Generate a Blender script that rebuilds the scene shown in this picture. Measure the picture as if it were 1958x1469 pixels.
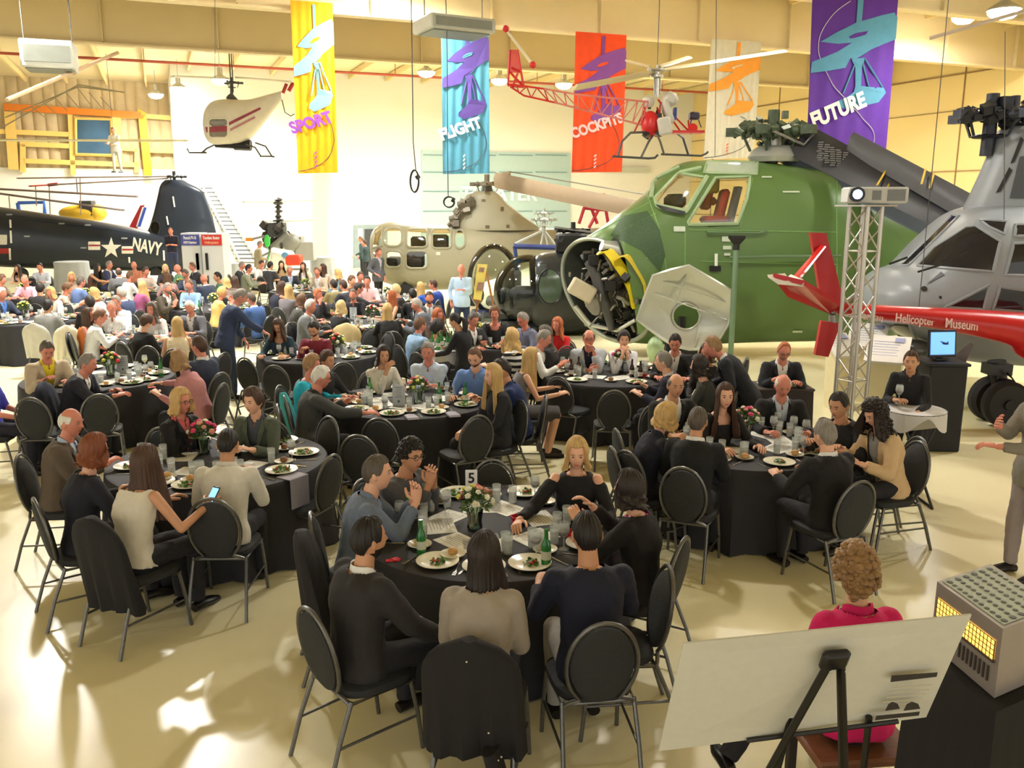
import bpy, math, random
import numpy as np
from mathutils import Vector, Matrix, Euler
PI = math.pi
for o in list(bpy.data.objects): bpy.data.objects.remove(o)
sc = bpy.context.scene
COL = sc.collection
# ---------------- camera, world, exposure, lights ----------------
F, PITCH, CH = 1650.0, math.radians(11.8), 2.95
cam = bpy.data.cameras.new('camera'); cam.sensor_width = 36.0; cam.lens = 36.0*F/1958.0
cam.clip_start = 0.05; cam.clip_end = 200
camo = bpy.data.objects.new('camera', cam); COL.objects.link(camo)
camo.location = (0, 0, CH); camo.rotation_euler = (PI/2-PITCH, 0, 0)
sc.camera = camo
sc.view_settings.view_transform = 'Standard'; sc.view_settings.look = 'None'
sc.view_settings.gamma = 1; sc.view_settings.use_curve_mapping = False
sc.view_settings.exposure = 1.2
w = bpy.data.worlds.new('world'); sc.world = w; w.use_nodes = True
w.node_tree.nodes['Background'].inputs[0].default_value = (1.0, .965, .9, 1)
w.node_tree.nodes['Background'].inputs[1].default_value = 0.85
# hall lights: (px, py, depth, power) of the bay lamps the photo shows, then those of the same grid above the frame
BAYS = [(421,152,33,330),(341,167,37,300),(298,180,40,300),(815,137,33,330),(955,152,33,330),(1078,160,34,300),(1920,18,19,90)]
BAYS_UP = [(-10.5,18,7.9,330),(-2.5,20.5,7.9,230),(5.5,19.5,7.9,160),(-6.2,15.2,7.4,330),(2,12,7.3,110),(10.5,12.6,7.3,170)]
sc.cycles.max_bounces = 6; sc.cycles.diffuse_bounces = 3; sc.cycles.glossy_bounces = 3; sc.cycles.transmission_bounces = 4; sc.cycles.transparent_max_bounces = 12
sc.cycles.use_denoising = True; sc.cycles.caustics_reflective = False; sc.cycles.caustics_refractive = False
# ---------------- helpers ----------------
CP, SP = math.cos(PITCH), math.sin(PITCH)
def ray(px, py):
    x, y = (px-979.0)/F, (734.5-py)/F
    return Vector((x, CP + y*SP, -SP + y*CP))
def at(px, py, Y):            # the point seen at a pixel, Y metres into the hall
    d = ray(px, py); return Vector((0, 0, CH)) + d*(Y/d.y)
def gz(px, py, z=0.0):        # the point seen at a pixel at height z
    d = ray(px, py); return Vector((0, 0, CH)) + d*((z-CH)/d.z)
def lin(c):
    return tuple((v/12.92 if v <= .04045 else ((v+.055)/1.055)**2.4) for v in [x/255.0 for x in c])
MATS = {}
def M(rgb, rough=.6, metal=0, noise=.06, scale=6.0, bump=0, key=None, emit=0, trans=0, alpha=1, sheen=0, stretch=None, ior=1.45, spec=.5, bscale=None):
    k = (tuple(rgb), rough, metal, noise, scale, bump, emit, trans, alpha, sheen, stretch, bscale, spec)
    if k in MATS: return MATS[k]
    m = bpy.data.materials.new('mat_%d' % len(MATS)); m.use_nodes = True
    nt = m.node_tree; N = nt.nodes; L = nt.links; b = N['Principled BSDF']
    c = lin(rgb)
    b.inputs['Roughness'].default_value = rough; b.inputs['Metallic'].default_value = metal
    b.inputs['IOR'].default_value = ior; b.inputs['Specular IOR Level'].default_value = spec
    b.inputs['Base Color'].default_value = (*c, 1)
    if noise or bump:
        tc = N.new('ShaderNodeTexCoord'); mp = N.new('ShaderNodeMapping'); L.new(tc.outputs['Object'], mp.inputs[0])
        if stretch: mp.inputs['Scale'].default_value = stretch
    if noise:
        nz = N.new('ShaderNodeTexNoise'); nz.inputs['Scale'].default_value = scale; nz.inputs['Detail'].default_value = 3
        L.new(mp.outputs[0], nz.inputs['Vector'])
        mx = N.new('ShaderNodeMix'); mx.data_type = 'RGBA'
        mx.inputs[6].default_value = (*[v*(1-noise*2) for v in c], 1); mx.inputs[7].default_value = (*[min(1, v*(1+noise*2)) for v in c], 1)
        L.new(nz.outputs[0], mx.inputs[0]); L.new(mx.outputs[2], b.inputs['Base Color'])
    if bump:
        nb = N.new('ShaderNodeTexNoise'); nb.inputs['Scale'].default_value = bscale or scale; nb.inputs['Detail'].default_value = 4
        L.new(mp.outputs[0], nb.inputs['Vector'])
        bp = N.new('ShaderNodeBump'); bp.inputs['Strength'].default_value = bump; bp.inputs['Distance'].default_value = .02
        L.new(nb.outputs[0], bp.inputs['Height']); L.new(bp.outputs[0], b.inputs['Normal'])
    if emit:
        b.inputs['Emission Color'].default_value = (*c, 1); b.inputs['Emission Strength'].default_value = emit
    if trans: b.inputs['Transmission Weight'].default_value = trans
    if alpha < 1: b.inputs['Alpha'].default_value = alpha
    MATS[k] = m; return m
def GLASS(rgb=(235,240,238), alpha=.22, rough=.05, ior=1.5):   # thin panes: a see-through sheet with a glossy coat
    k = ('glass', tuple(rgb), alpha, ior)
    if k in MATS: return MATS[k]
    m = bpy.data.materials.new('mat_%d' % len(MATS)); m.use_nodes = True
    nt = m.node_tree; N = nt.nodes; L = nt.links; N.remove(N['Principled BSDF']); out = N['Material Output']
    t = N.new('ShaderNodeBsdfTransparent'); t.inputs[0].default_value = (*lin(rgb), 1)
    g = N.new('ShaderNodeBsdfGlossy'); g.inputs['Roughness'].default_value = rough
    nz = N.new('ShaderNodeTexNoise'); nz.inputs['Scale'].default_value = 2
    fr = N.new('ShaderNodeFresnel'); fr.inputs[0].default_value = ior
    ad = N.new('ShaderNodeMath'); ad.operation = 'MULTIPLY_ADD'; ad.inputs[1].default_value = 1.0; ad.inputs[2].default_value = alpha
    L.new(fr.outputs[0], ad.inputs[0])
    mx = N.new('ShaderNodeMixShader'); L.new(ad.outputs[0], mx.inputs[0]); L.new(t.outputs[0], mx.inputs[1]); L.new(g.outputs[0], mx.inputs[2])
    L.new(mx.outputs[0], out.inputs[0]); MATS[k] = m; return m
def frame_of(d):
    d = Vector(d).normalized(); a = Vector((0,0,1)) if abs(d.z) < .9 else Vector((1,0,0))
    x = d.cross(a).normalized(); return x, x.cross(d).normalized(), d
class MB:                      # collects shapes, builds them as one mesh object
    def __init__(s): s.v = []; s.f = []; s.m = []; s.k = 0
    def add(s, vs, fs, mi=None):
        o = len(s.v); s.v.extend([tuple(v) for v in vs]); s.f.extend([tuple(i+o for i in f) for f in fs])
        s.m.extend([s.k if mi is None else mi]*len(fs)); return s
    def box(s, c, d, rot=None, bev=0):
        c = Vector(c); hx, hy, hz = d[0]/2, d[1]/2, d[2]/2
        R = Euler(rot).to_matrix() if rot is not None and not isinstance(rot, Matrix) else (rot or Matrix.Identity(3))
        if bev:
            b = min(bev, hx*.9, hy*.9, hz*.9); vs = []; 
            for sz in (-1, 1):
                for kx, ky, kz in ((b, b, 0), (0, 0, b)) if sz < 0 else ((0, 0, b), (b, b, 0)):
                    for x, y in ((-hx+kx, -hy+b+ky*0), (-hx+b, -hy+ky), (hx-b, -hy+ky), (hx-kx, -hy+b), (hx-kx, hy-b), (hx-b, hy-ky), (-hx+b, hy-ky), (-hx+kx, hy-b)):
                        vs.append(c + R @ Vector((x, y, sz*(hz-kz))))
            fs = [tuple(range(7, -1, -1)), tuple(range(24, 32))]
            for r in range(3):
                for i in range(8): fs.append((r*8+i, r*8+(i+1) % 8, r*8+8+(i+1) % 8, r*8+8+i))
            return s.add(vs, fs)
        vs = [c + R @ Vector((x*hx, y*hy, z*hz)) for z in (-1, 1) for y in (-1, 1) for x in (-1, 1)]
        return s.add(vs, [(0,2,3,1),(4,5,7,6),(0,1,5,4),(1,3,7,5),(3,2,6,7),(2,0,4,6)])
    def tube(s, pts, r, n=8, close=False, caps=True, flat=1.0):
        pts = [Vector(p) for p in pts]; k = len(pts); rs = r if isinstance(r, (list, tuple)) else [r]*k
        vs = []; fs = []; px = None
        for i, p in enumerate(pts):
            if close: d = pts[(i+1) % k] - pts[i-1]
            else: d = pts[min(i+1, k-1)] - pts[max(i-1, 0)]
            if d.length < 1e-9: d = Vector((0, 0, 1))
            d.normalize()
            if px is None: x = frame_of(d)[0]
            else:
                x = px - d*px.dot(d)
                x = x.normalized() if x.length > 1e-6 else frame_of(d)[0]
            px = x; y = d.cross(x)
            for j in range(n):
                a = 2*PI*j/n; vs.append(p + (x*math.cos(a) + y*math.sin(a)*flat)*rs[i])
        m = k if close else k-1
        for i in range(m):
            for j in range(n):
                a, b = i*n, ((i+1) % k)*n; fs.append((a+j, a+(j+1) % n, b+(j+1) % n, b+j))
        if caps and not close: fs.append(tuple(range(n-1, -1, -1))); fs.append(tuple(range((k-1)*n, k*n)))
        return s.add(vs, fs)
    def cyl(s, a, b, r0, r1=None, n=12): return s.tube([a, b], [r0, r0 if r1 is None else r1], n)
    def lathe(s, prof, c=(0,0,0), n=24, rot=None, wave=None):
        c = Vector(c); R = Euler(rot).to_matrix() if rot is not None and not isinstance(rot, Matrix) else (rot or Matrix.Identity(3)); vs = []; fs = []
        for r, z in prof:
            for j in range(n):
                a = 2*PI*j/n; rr = r if not wave else wave(r, z, a); vs.append(c + R @ Vector((rr*math.cos(a), rr*math.sin(a), z)))
        for i in range(len(prof)-1):
            for j in range(n): fs.append((i*n+j, i*n+(j+1) % n, (i+1)*n+(j+1) % n, (i+1)*n+j))
        if prof[0][0] > 1e-6: fs.append(tuple(range(n-1, -1, -1)))
        if prof[-1][0] > 1e-6: fs.append(tuple(range((len(prof)-1)*n, len(prof)*n)))
        return s.add(vs, fs)
    def ball(s, c, r, n=12, m=8, rot=None, fn=None):
        if not isinstance(r, (list, tuple)): r = (r, r, r)
        c = Vector(c); R = rot if isinstance(rot, Matrix) else (Euler(rot).to_matrix() if rot else Matrix.Identity(3)); vs = []; fs = []
        for i in range(m+1):
            t = PI*i/m
            for j in range(n):
                a = 2*PI*j/n; d = Vector((math.sin(t)*math.cos(a), math.sin(t)*math.sin(a), math.cos(t)))
                k = fn(d) if fn else 1.0
                vs.append(c + R @ Vector((d.x*r[0]*k, d.y*r[1]*k, d.z*r[2]*k)))
        for i in range(m):
            for j in range(n): fs.append((i*n+j, (i+1)*n+j, (i+1)*n+(j+1) % n, i*n+(j+1) % n))
        return s.add(vs, fs)
    def loft(s, rings, caps=True, close=True):
        n = len(rings[0]); vs = [p for r in rings for p in r]; fs = []
        for i in range(len(rings)-1):
            for j in range(n if close else n-1):
                fs.append((i*n+j, i*n+(j+1) % n, (i+1)*n+(j+1) % n, (i+1)*n+j))
        if caps and close: fs.append(tuple(range(n-1, -1, -1))); fs.append(tuple(range((len(rings)-1)*n, len(rings)*n)))
        return s.add(vs, fs)
    def slab(s, poly, off):     # an outline (coplanar 3D points) given a thickness vector
        off = Vector(off); n = len(poly); P = [Vector(p) for p in poly]
        vs = P + [p + off for p in P]
        return s.add(vs, [tuple(range(n-1, -1, -1)), tuple(range(n, 2*n))] + [(i, (i+1) % n, n+(i+1) % n, n+i) for i in range(n)])
    def quad(s, a, b, c, d, th): 
        a, b, c, d = map(Vector, (a, b, c, d)); return s.slab([a, b, c, d], (b-a).cross(d-a).normalized()*th)
    def build(s, name, mats, parent=None, smooth=True, loc=None):
        me = bpy.data.meshes.new(name); me.from_pydata([tuple(v) for v in s.v], [], s.f)
        if not isinstance(mats, (list, tuple)): mats = [mats]
        for m in mats: me.materials.append(m)
        if len(mats) > 1: me.polygons.foreach_set('material_index', s.m)
        me.update()
        if smooth:
            me.polygons.foreach_set('use_smooth', [True]*len(me.polygons)); me.set_sharp_from_angle(angle=math.radians(38))
        o = bpy.data.objects.new(name, me); COL.objects.link(o)
        if parent is not None: o.parent = parent
        if loc is not None: o.location = loc
        return o
def tag(o, label=None, cat=None, group=None, kind=None):
    if label: o['label'] = label
    if cat: o['category'] = cat
    if group: o['group'] = group
    if kind: o['kind'] = kind
    return o
def empty(name, loc=(0,0,0), rz=0.0, label=None, cat=None, group=None):
    o = bpy.data.objects.new(name, None); COL.objects.link(o); o.location = loc; o.rotation_euler = (0, 0, rz); o.empty_display_size = .1
    return tag(o, label, cat, group)
KIDS = {}
def copy_tree(o, parent=None, kids=None):
    c = o.copy(); COL.objects.link(c)
    if parent is not None: c.parent = parent
    for ch in list(o.children): copy_tree(ch, c)
    return c
LATER = []
def text(s, name, mat, parent, mtx, size, depth=.004, shear=0, bold=0, sx=1.0, align='CENTER'):
    cu = bpy.data.curves.new(name, 'FONT'); cu.body = s; cu.size = size; cu.extrude = depth; cu.shear = shear; cu.offset = bold; cu.align_x = align; cu.align_y = 'CENTER'; cu.resolution_u = 3
    cu.materials.append(mat)
    o = bpy.data.objects.new(name, cu); COL.objects.link(o); o.parent = parent
    o.matrix_local = mtx @ Matrix.Diagonal((sx, 1, 1, 1)); LATER.append((o, None)); return o
def basis(o, x, y):            # matrix with origin o, local x and y axes
    x = Vector(x).normalized(); y = Vector(y); y = (y - x*y.dot(x)).normalized(); z = x.cross(y)
    return Matrix(((x.x, y.x, z.x, o[0]), (x.y, y.y, z.y, o[1]), (x.z, y.z, z.z, o[2]), (0, 0, 0, 1)))
def finish():                  # turn text and remeshed clothing into plain meshes
    bpy.context.view_layer.update(); dg = bpy.context.evaluated_depsgraph_get(); done = []
    for o, post in LATER:
        ev = o.evaluated_get(dg); me = bpy.data.meshes.new_from_object(ev, depsgraph=dg); done.append((o, me, post))
    for o, me, post in done:
        if o.type == 'FONT':
            n = bpy.data.objects.new('tmp', me); COL.objects.link(n); n.parent = o.parent; n.matrix_local = o.matrix_local
            for k in ('label', 'category', 'kind'):
                if k in o: n[k] = o[k]
            nm = o.name; bpy.data.objects.remove(o); n.name = nm
        else:
            o.modifiers.clear(); me.name = o.name
            if post: me = post(me)
            me.polygons.foreach_set('use_smooth', [True]*len(me.polygons)); o.data = me
def keep_faces(me, fn):        # a garment's opening: drop the faces whose centre fails fn (vectorised)
    n = len(me.polygons); c = np.empty(n*3); me.polygons.foreach_get('center', c); c = c.reshape(-1, 3)
    nor = np.empty(n*3); me.polygons.foreach_get('normal', nor); nor = nor.reshape(-1, 3)
    keep = fn(c, nor)
    vs = np.empty(len(me.vertices)*3); me.vertices.foreach_get('co', vs); vs = vs.reshape(-1, 3)
    ls = np.empty(n, dtype=np.int32); lt = np.empty(n, dtype=np.int32); me.polygons.foreach_get('loop_start', ls); me.polygons.foreach_get('loop_total', lt)
    lv = np.empty(len(me.loops), dtype=np.int32); me.loops.foreach_get('vertex_index', lv)
    idx = np.nonzero(keep)[0]; fs = [tuple(lv[ls[i]:ls[i]+lt[i]]) for i in idx]
    used = np.unique(np.concatenate([np.array(f) for f in fs])) if fs else np.array([], dtype=int)
    mp = np.full(len(vs), -1); mp[used] = np.arange(len(used))
    new = bpy.data.meshes.new(me.name); new.from_pydata(vs[used].tolist(), [], [tuple(int(mp[i]) for i in f) for f in fs])
    for m in me.materials: new.materials.append(m)
    return new
random.seed(7); rnd = random.Random(7)
# ---------------- the hall ----------------
WA = math.radians(22); U = Vector((math.cos(WA), math.sin(WA), 0)); V = Vector((-math.sin(WA), math.cos(WA), 0)); Z = Vector((0, 0, 1))
def struct(name, mb, m, **k): return tag(mb.build(name, m, **k), kind='structure')
def on_plane(px, py, P0, n):
    d = ray(px, py); o = Vector((0, 0, CH)); return o + d*((P0-o).dot(n)/d.dot(n))
WP = at(690, 400, 41); WP.z = 0                      # back wall
def wall_pt(px, off=0.0, z=None, py=400):
    p = on_plane(px, py, WP - V*off, V)
    if z is not None: p.z = z
    return p
CORNER = wall_pt(1318, z=0); LEFTEND = wall_pt(346, z=0)
RN = U                                               # the side wall's normal
def rwall(px, py): return on_plane(px, py, CORNER, RN)
H = 8.7
FLOORM = M((234,226,186), .27, noise=.05, scale=.8, bump=.03)
nt = FLOORM.node_tree                                 # epoxy: faint stains
b = MB(); b.box((0, 24, -.1), (90, 76, .2)); struct('floor', b, FLOORM, smooth=False)
WHITE = M((240,238,228), .7, noise=.015, scale=.6); YEL = M((240,214,150), .7, noise=.03, scale=.4); BEI = M((214,190,140), .75, noise=.04, scale=.5)
b = MB(); b.slab([LEFTEND, CORNER + U*.3, CORNER + U*.3 + Z*H, LEFTEND + Z*H], V*.3)
struct('wall_back', b, WHITE, smooth=False)
b = MB(); b.slab([CORNER, CORNER - V*46, CORNER - V*46 + Z*H, CORNER + Z*H], U*.3); struct('wall_right', b, YEL, smooth=False)
b = MB()                                             # its panel joints and cable line
for z, r in ((2.4,.03), (4.1,.03), (7.45,.045), (6.2,.02)): b.box(CORNER - V*20 + Z*z - U*.02, (.05, 40, r), rot=Matrix.Rotation(WA, 3, 'Z'))
for k in range(8): b.box(CORNER - V*(2+5*k) + Z*4.3 - U*.015, (.03, .04, 8.6), rot=Matrix.Rotation(WA, 3, 'Z'))
struct('trim_1', b, M((150,120,80), .6, noise=.02), smooth=False)
# left bay: set back, quilted insulation over a white lower wall
BAY = 6.5; LW = LEFTEND + V*BAY; LFAR = LW - U*34
b = MB(); b.slab([LEFTEND + V*.3, LW, LW + Z*H, LEFTEND + V*.3 + Z*H], U*.3); struct('wall_return', b, WHITE, smooth=False)
LN = V
def lwall(px, py): return on_plane(px, py, LW, V)
zl = lwall(150, 322).z
b = MB(); b.slab([LFAR, LW, LW + Z*zl, LFAR + Z*zl], V*.3); struct('wall_left', b, WHITE, smooth=False)
# quilt: vertical pillows with real depth
INS = M((206,186,146), .85, noise=.1, scale=2.5, bump=.2)
b = MB(); n = 34*2; rows = 10; step = .5; xs = n*6
for i in range(rows*5+1):
    for j in range(xs+1):
        u = 34*j/xs; z = zl + (H-zl)*i/(rows*5)
        d = .10*abs(math.sin(PI*u/step))**.5 * (.55+.45*abs(math.sin(PI*(z-zl)/1.3))**.5)
        p = LFAR + U*u + Z*z + V*(.1 - d); b.v.append(tuple(p))
for i in range(rows*5):
    for j in range(xs):
        a = i*(xs+1)+j; b.f.append((a, a+1, a+xs+2, a+xs+1)); b.m.append(0)
o = struct('wall_left_upper', b, INS)
GY = M((232,196,110), .5, noise=.04); ORG = M((214,120,30), .5, noise=.04); YP = M((240,180,30), .5, noise=.04)
def wallbar(pts, wdt, m, name, off=.22, th=.18):
    b = MB()
    for (x0, y0), (x1, y1) in pts:
        a, c = lwall(x0, y0) - V*off, lwall(x1, y1) - V*off
        d = (c-a); s = d.normalized().cross(V)*wdt/2
        b.slab([a-s, c-s, c+s, a+s], V*th)
    return struct(name, b, m, smooth=False)
wallbar([((10,206),(270,222))], .30, ORG, 'trim_2', .45)
wallbar([((272,222),(284,338)), ((262,216),(276,224))], .36, YP, 'trim_3', .4)
wallbar([((135,215),(141,335)), ((0,252),(135,258)), ((40,276),(135,280)), ((45,308),(265,316)), ((266,222),(345,228)), ((282,288),(345,290)), ((232,284),(262,286)), ((220,222),(262,224)),
         ((45,276),(45,330)), ((262,285),(262,330))], .22, GY, 'trim_4', .3)
wallbar([((20,215),(28,325)), ((222,222),(226,310))], .42, GY, 'trim_5', .35)
wn = MB(); wn.slab([lwall(147,230)-V*.3, lwall(148,293)-V*.3, lwall(214,295)-V*.3, lwall(211,232)-V*.3], V*.05)
wo = struct('window_1', wn, M((62,92,118), .12, noise=.25, scale=1.2), smooth=False)
fr = MB(); c = [lwall(145,227), lwall(146,296), lwall(216,298), lwall(213,229)]; c = [p - V*.34 for p in c]
fr.tube(c, .1, 4, close=True); fo = fr.build('window_frame', GY, wo)
# roof deck, purlins, beams, pipes
b = MB(); b.box(Vector((0,24,H+.1)), (110, 80, .15)); struct('ceiling', b, M((232,216,174), .7, noise=.05, scale=.6), smooth=False)
PUR = M((232,208,150), .6, noise=.03); Rz = Matrix.Rotation(WA, 3, 'Z')
b = MB()
for k in range(-18, 17):
    b.box(U*(k*1.7) + V*24 + Z*(H-.14), (.09, 46, .24), rot=Rz)
struct('trim_6', b, PUR, smooth=False)
BM = M((226,208,164), .55, noise=.03, scale=.7)
for k, nd in enumerate((9.8, 15.9, 21.2, 27.4)):
    b = MB(); c = V*nd + U*2
    b.box(c + Z*(H-.72), (56, .03, 1.45), rot=Rz); b.box(c + Z*(H-1.47), (56, .3, .05), rot=Rz)
    for q in range(-9, 10): b.box(c + U*(q*3.0) + Z*(H-.72), (.03, .26, 1.4), rot=Rz)
    struct('beam', b, BM, smooth=False)
RED = M((176,84,66), .5, noise=.05)
for nd, z in ((18.6, 8.1), (24.4, 8.05), (30.2, 8.1), (35.5, 8.0)):
    b = MB(); b.tube([V*nd - U*26 + Z*z, V*nd + U*26 + Z*z], .05, 8)
    for q in range(-8, 9): b.cyl(V*nd + U*(q*3.1) + Z*z, V*nd + U*(q*3.1) + Z*(H-.1), .015, n=5)
    o = b.build('sprinkler_pipe', RED); tag(o, 'red sprinkler pipe running under the roof deck between the beams', 'pipe', 'sprinkler pipes under the roof')
b = MB()                                             # rows of pale strips under the roof deck
for nd in (23.6, 30.4, 36.5, 18.2):
    for q in range(-12, 10): b.box(V*nd + U*(q*2.3+.6) + Z*(H-.005), (1.5, .7, .03), rot=Rz)
struct('trim_7', b, M((250,240,205), .5, noise=.02), smooth=False)
# back wall fittings
def wbox(name, x0, y0, x1, y1, m, th, off=0.0, **k):   # a slab on the back wall between two pixel corners
    P = WP - V*off
    q = [on_plane(x, y, P, V) for x, y in ((x0,y0), (x1,y0), (x1,y1), (x0,y1))]
    q[1].z = q[0].z = (q[0].z+q[1].z)/2; q[2].z = q[3].z = (q[2].z+q[3].z)/2
    b = MB(); b.slab(q[::-1], -V*th); return b.build(name, m, smooth=False, **k), q
SKY = M((172,196,196), .6, noise=.02)
o, q = wbox('wall_panel_blue', 805, 290, 1089, 520, SKY, .12); tag(o, kind='structure')
b = MB()
for py in (297, 330, 367, 405, 445):
    for x0, x1 in ((809, 878), (884, 948), (954, 1018), (1024, 1084)):
        a, c = wall_pt(x0, .13, py=py), wall_pt(x1, .13, py=py); c.z = a.z; b.slab([a, c, c+Z*.05, a+Z*.05], -V*.02)
tag(b.build('trim_8', M((120,150,155), .6), smooth=False), kind='structure')
a = wall_pt(955, .16, py=372)
th = empty('theater_lettering', a, 0, 'white raised THEATER letters on the pale blue wall panel', 'lettering')
text('THEATER', 'letters', M((245,245,240), .5), th, basis((0,0,0), U, Z), .95, .03, bold=.02)
o, q = wbox('door_1', 676, 430, 740, 530, M((140,156,160), .6), .12); tag(o, kind='structure')
o2, q = wbox('door_opening', 697, 438, 724, 530, M((62,66,72), .6), .03, .12, parent=o)
o2, q = wbox('door_pane', 684, 437, 693, 456, M((245,245,240), .3), .03, .12, parent=o)
o, q = wbox('column', 598, 200, 622, 545, M((238,228,176), .6, noise=.03), .35); tag(o, kind='structure')
o, q = wbox('trim_9', 1142, 320, 1238, 328, M((200,205,190), .5), .3); tag(o, kind='structure')
o, q = wbox('column', 336, 222, 352, 545, M((240,236,220), .6), .3); tag(o, kind='structure')
# hi-bay lamps: housing and glowing lens, each with its own light
LENS = M((255,246,225), .3, noise=0, emit=45); LENS.cycles.emission_sampling = 'NONE'
def bay(p, W, label, vis=True):
    t = empty('bay_lamp', p, 0, label, 'lamp', None if vis else 'lamps of the same grid above the frame')
    b = MB(); b.lathe([(.06,.42), (.1,.4), (.1,.16), (.32,.02), (.33,-.02)], n=20); b.cyl((0,0,.4), (0,0,H-p[2]), .012, n=5); b.build('housing', M((190,190,185), .35, .8), t)
    b = MB(); b.lathe([(.31,0), (.30,-.08), (.19,-.17), (.001,-.21)], n=20); b.build('lens', LENS, t)
    l = bpy.data.lights.new('bay_light', 'AREA'); l.shape = 'DISK'; l.size = .5; l.energy = W; l.color = (1, .98, .93); l.spread = PI
    lo = bpy.data.objects.new('bay_light', l); COL.objects.link(lo); lo.parent = t; lo.location = (0, 0, -.26)
BN = ['leftmost bright lamp in front of the white wall, over the white hanging helicopter', 'bright lamp between two others above the quilted wall', 'bright lamp nearest the quilted wall, under the sprinkler pipe',
      'bright lamp just under the beam, between yellow and blue banners', 'bright lamp beside the red lattice tail, next to the blue banner', 'bright lamp touching the red banner edge above the lattice tail', 'large glaring lamp in the top corner by the yellow side wall']
for (x, y, Y, W), l in zip(BAYS, BN): bay(at(x, y, Y), W, l)
t = at(1843, 32, 26); bay(t, 200, 'small round lamp beside the large glaring one under the roof')
for x, y, z, W in BAYS_UP: bay(Vector((x, y, z)), W, 'bay lamp hanging from the roof above the tables', False)
# ---------------- aircraft ----------------
from mathutils.bvhtree import BVHTree
def inpoly(x, y, P):
    r = False; j = len(P)-1
    for i in range(len(P)):
        if (P[i][1] > y) != (P[j][1] > y) and x < (P[j][0]-P[i][0])*(y-P[i][1])/(P[j][1]-P[i][1])+P[i][0]: r = not r
        j = i
    return r
def proj(p):
    d = Vector(p) - Vector((0, 0, CH)); z = d.y*CP - d.z*SP
    return 979 + F*d.x/z, 734.5 - F*(d.y*SP + d.z*CP)/z
def cr(A, t):                                        # catmull-rom through a list of tuples
    n = len(A); i = min(int(t), n-2); u = t-i; p = [A[max(i-1,0)], A[i], A[i+1], A[min(i+2,n-1)]]
    return [ .5*(2*b + (c-a)*u + (2*a-5*b+4*c-d)*u*u + (3*b-a-3*c+d)*u**3) for a, b, c, d in zip(*p)]
def rpoly(x0, y0, x1, y1, r=.35, n=6):               # rounded pixel rectangle
    rx, ry = (x1-x0)*r, (y1-y0)*r; P = []
    for cx, cy, a0 in ((x1-rx, y1-ry, 0), (x0+rx, y1-ry, 90), (x0+rx, y0+ry, 180), (x1-rx, y0+ry, 270)):
        for k in range(n+1):
            a = math.radians(a0+90*k/n); P.append((cx+rx*math.cos(a), cy+ry*math.sin(a)))
    return P
def epoly(cx, cy, rx, ry, n=24, rot=0):
    return [(cx+rx*math.cos(a)*math.cos(rot)-ry*math.sin(a)*math.sin(rot), cy+rx*math.cos(a)*math.sin(rot)+ry*math.sin(a)*math.cos(rot)) for a in [2*PI*k/n for k in range(n)]]
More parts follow.
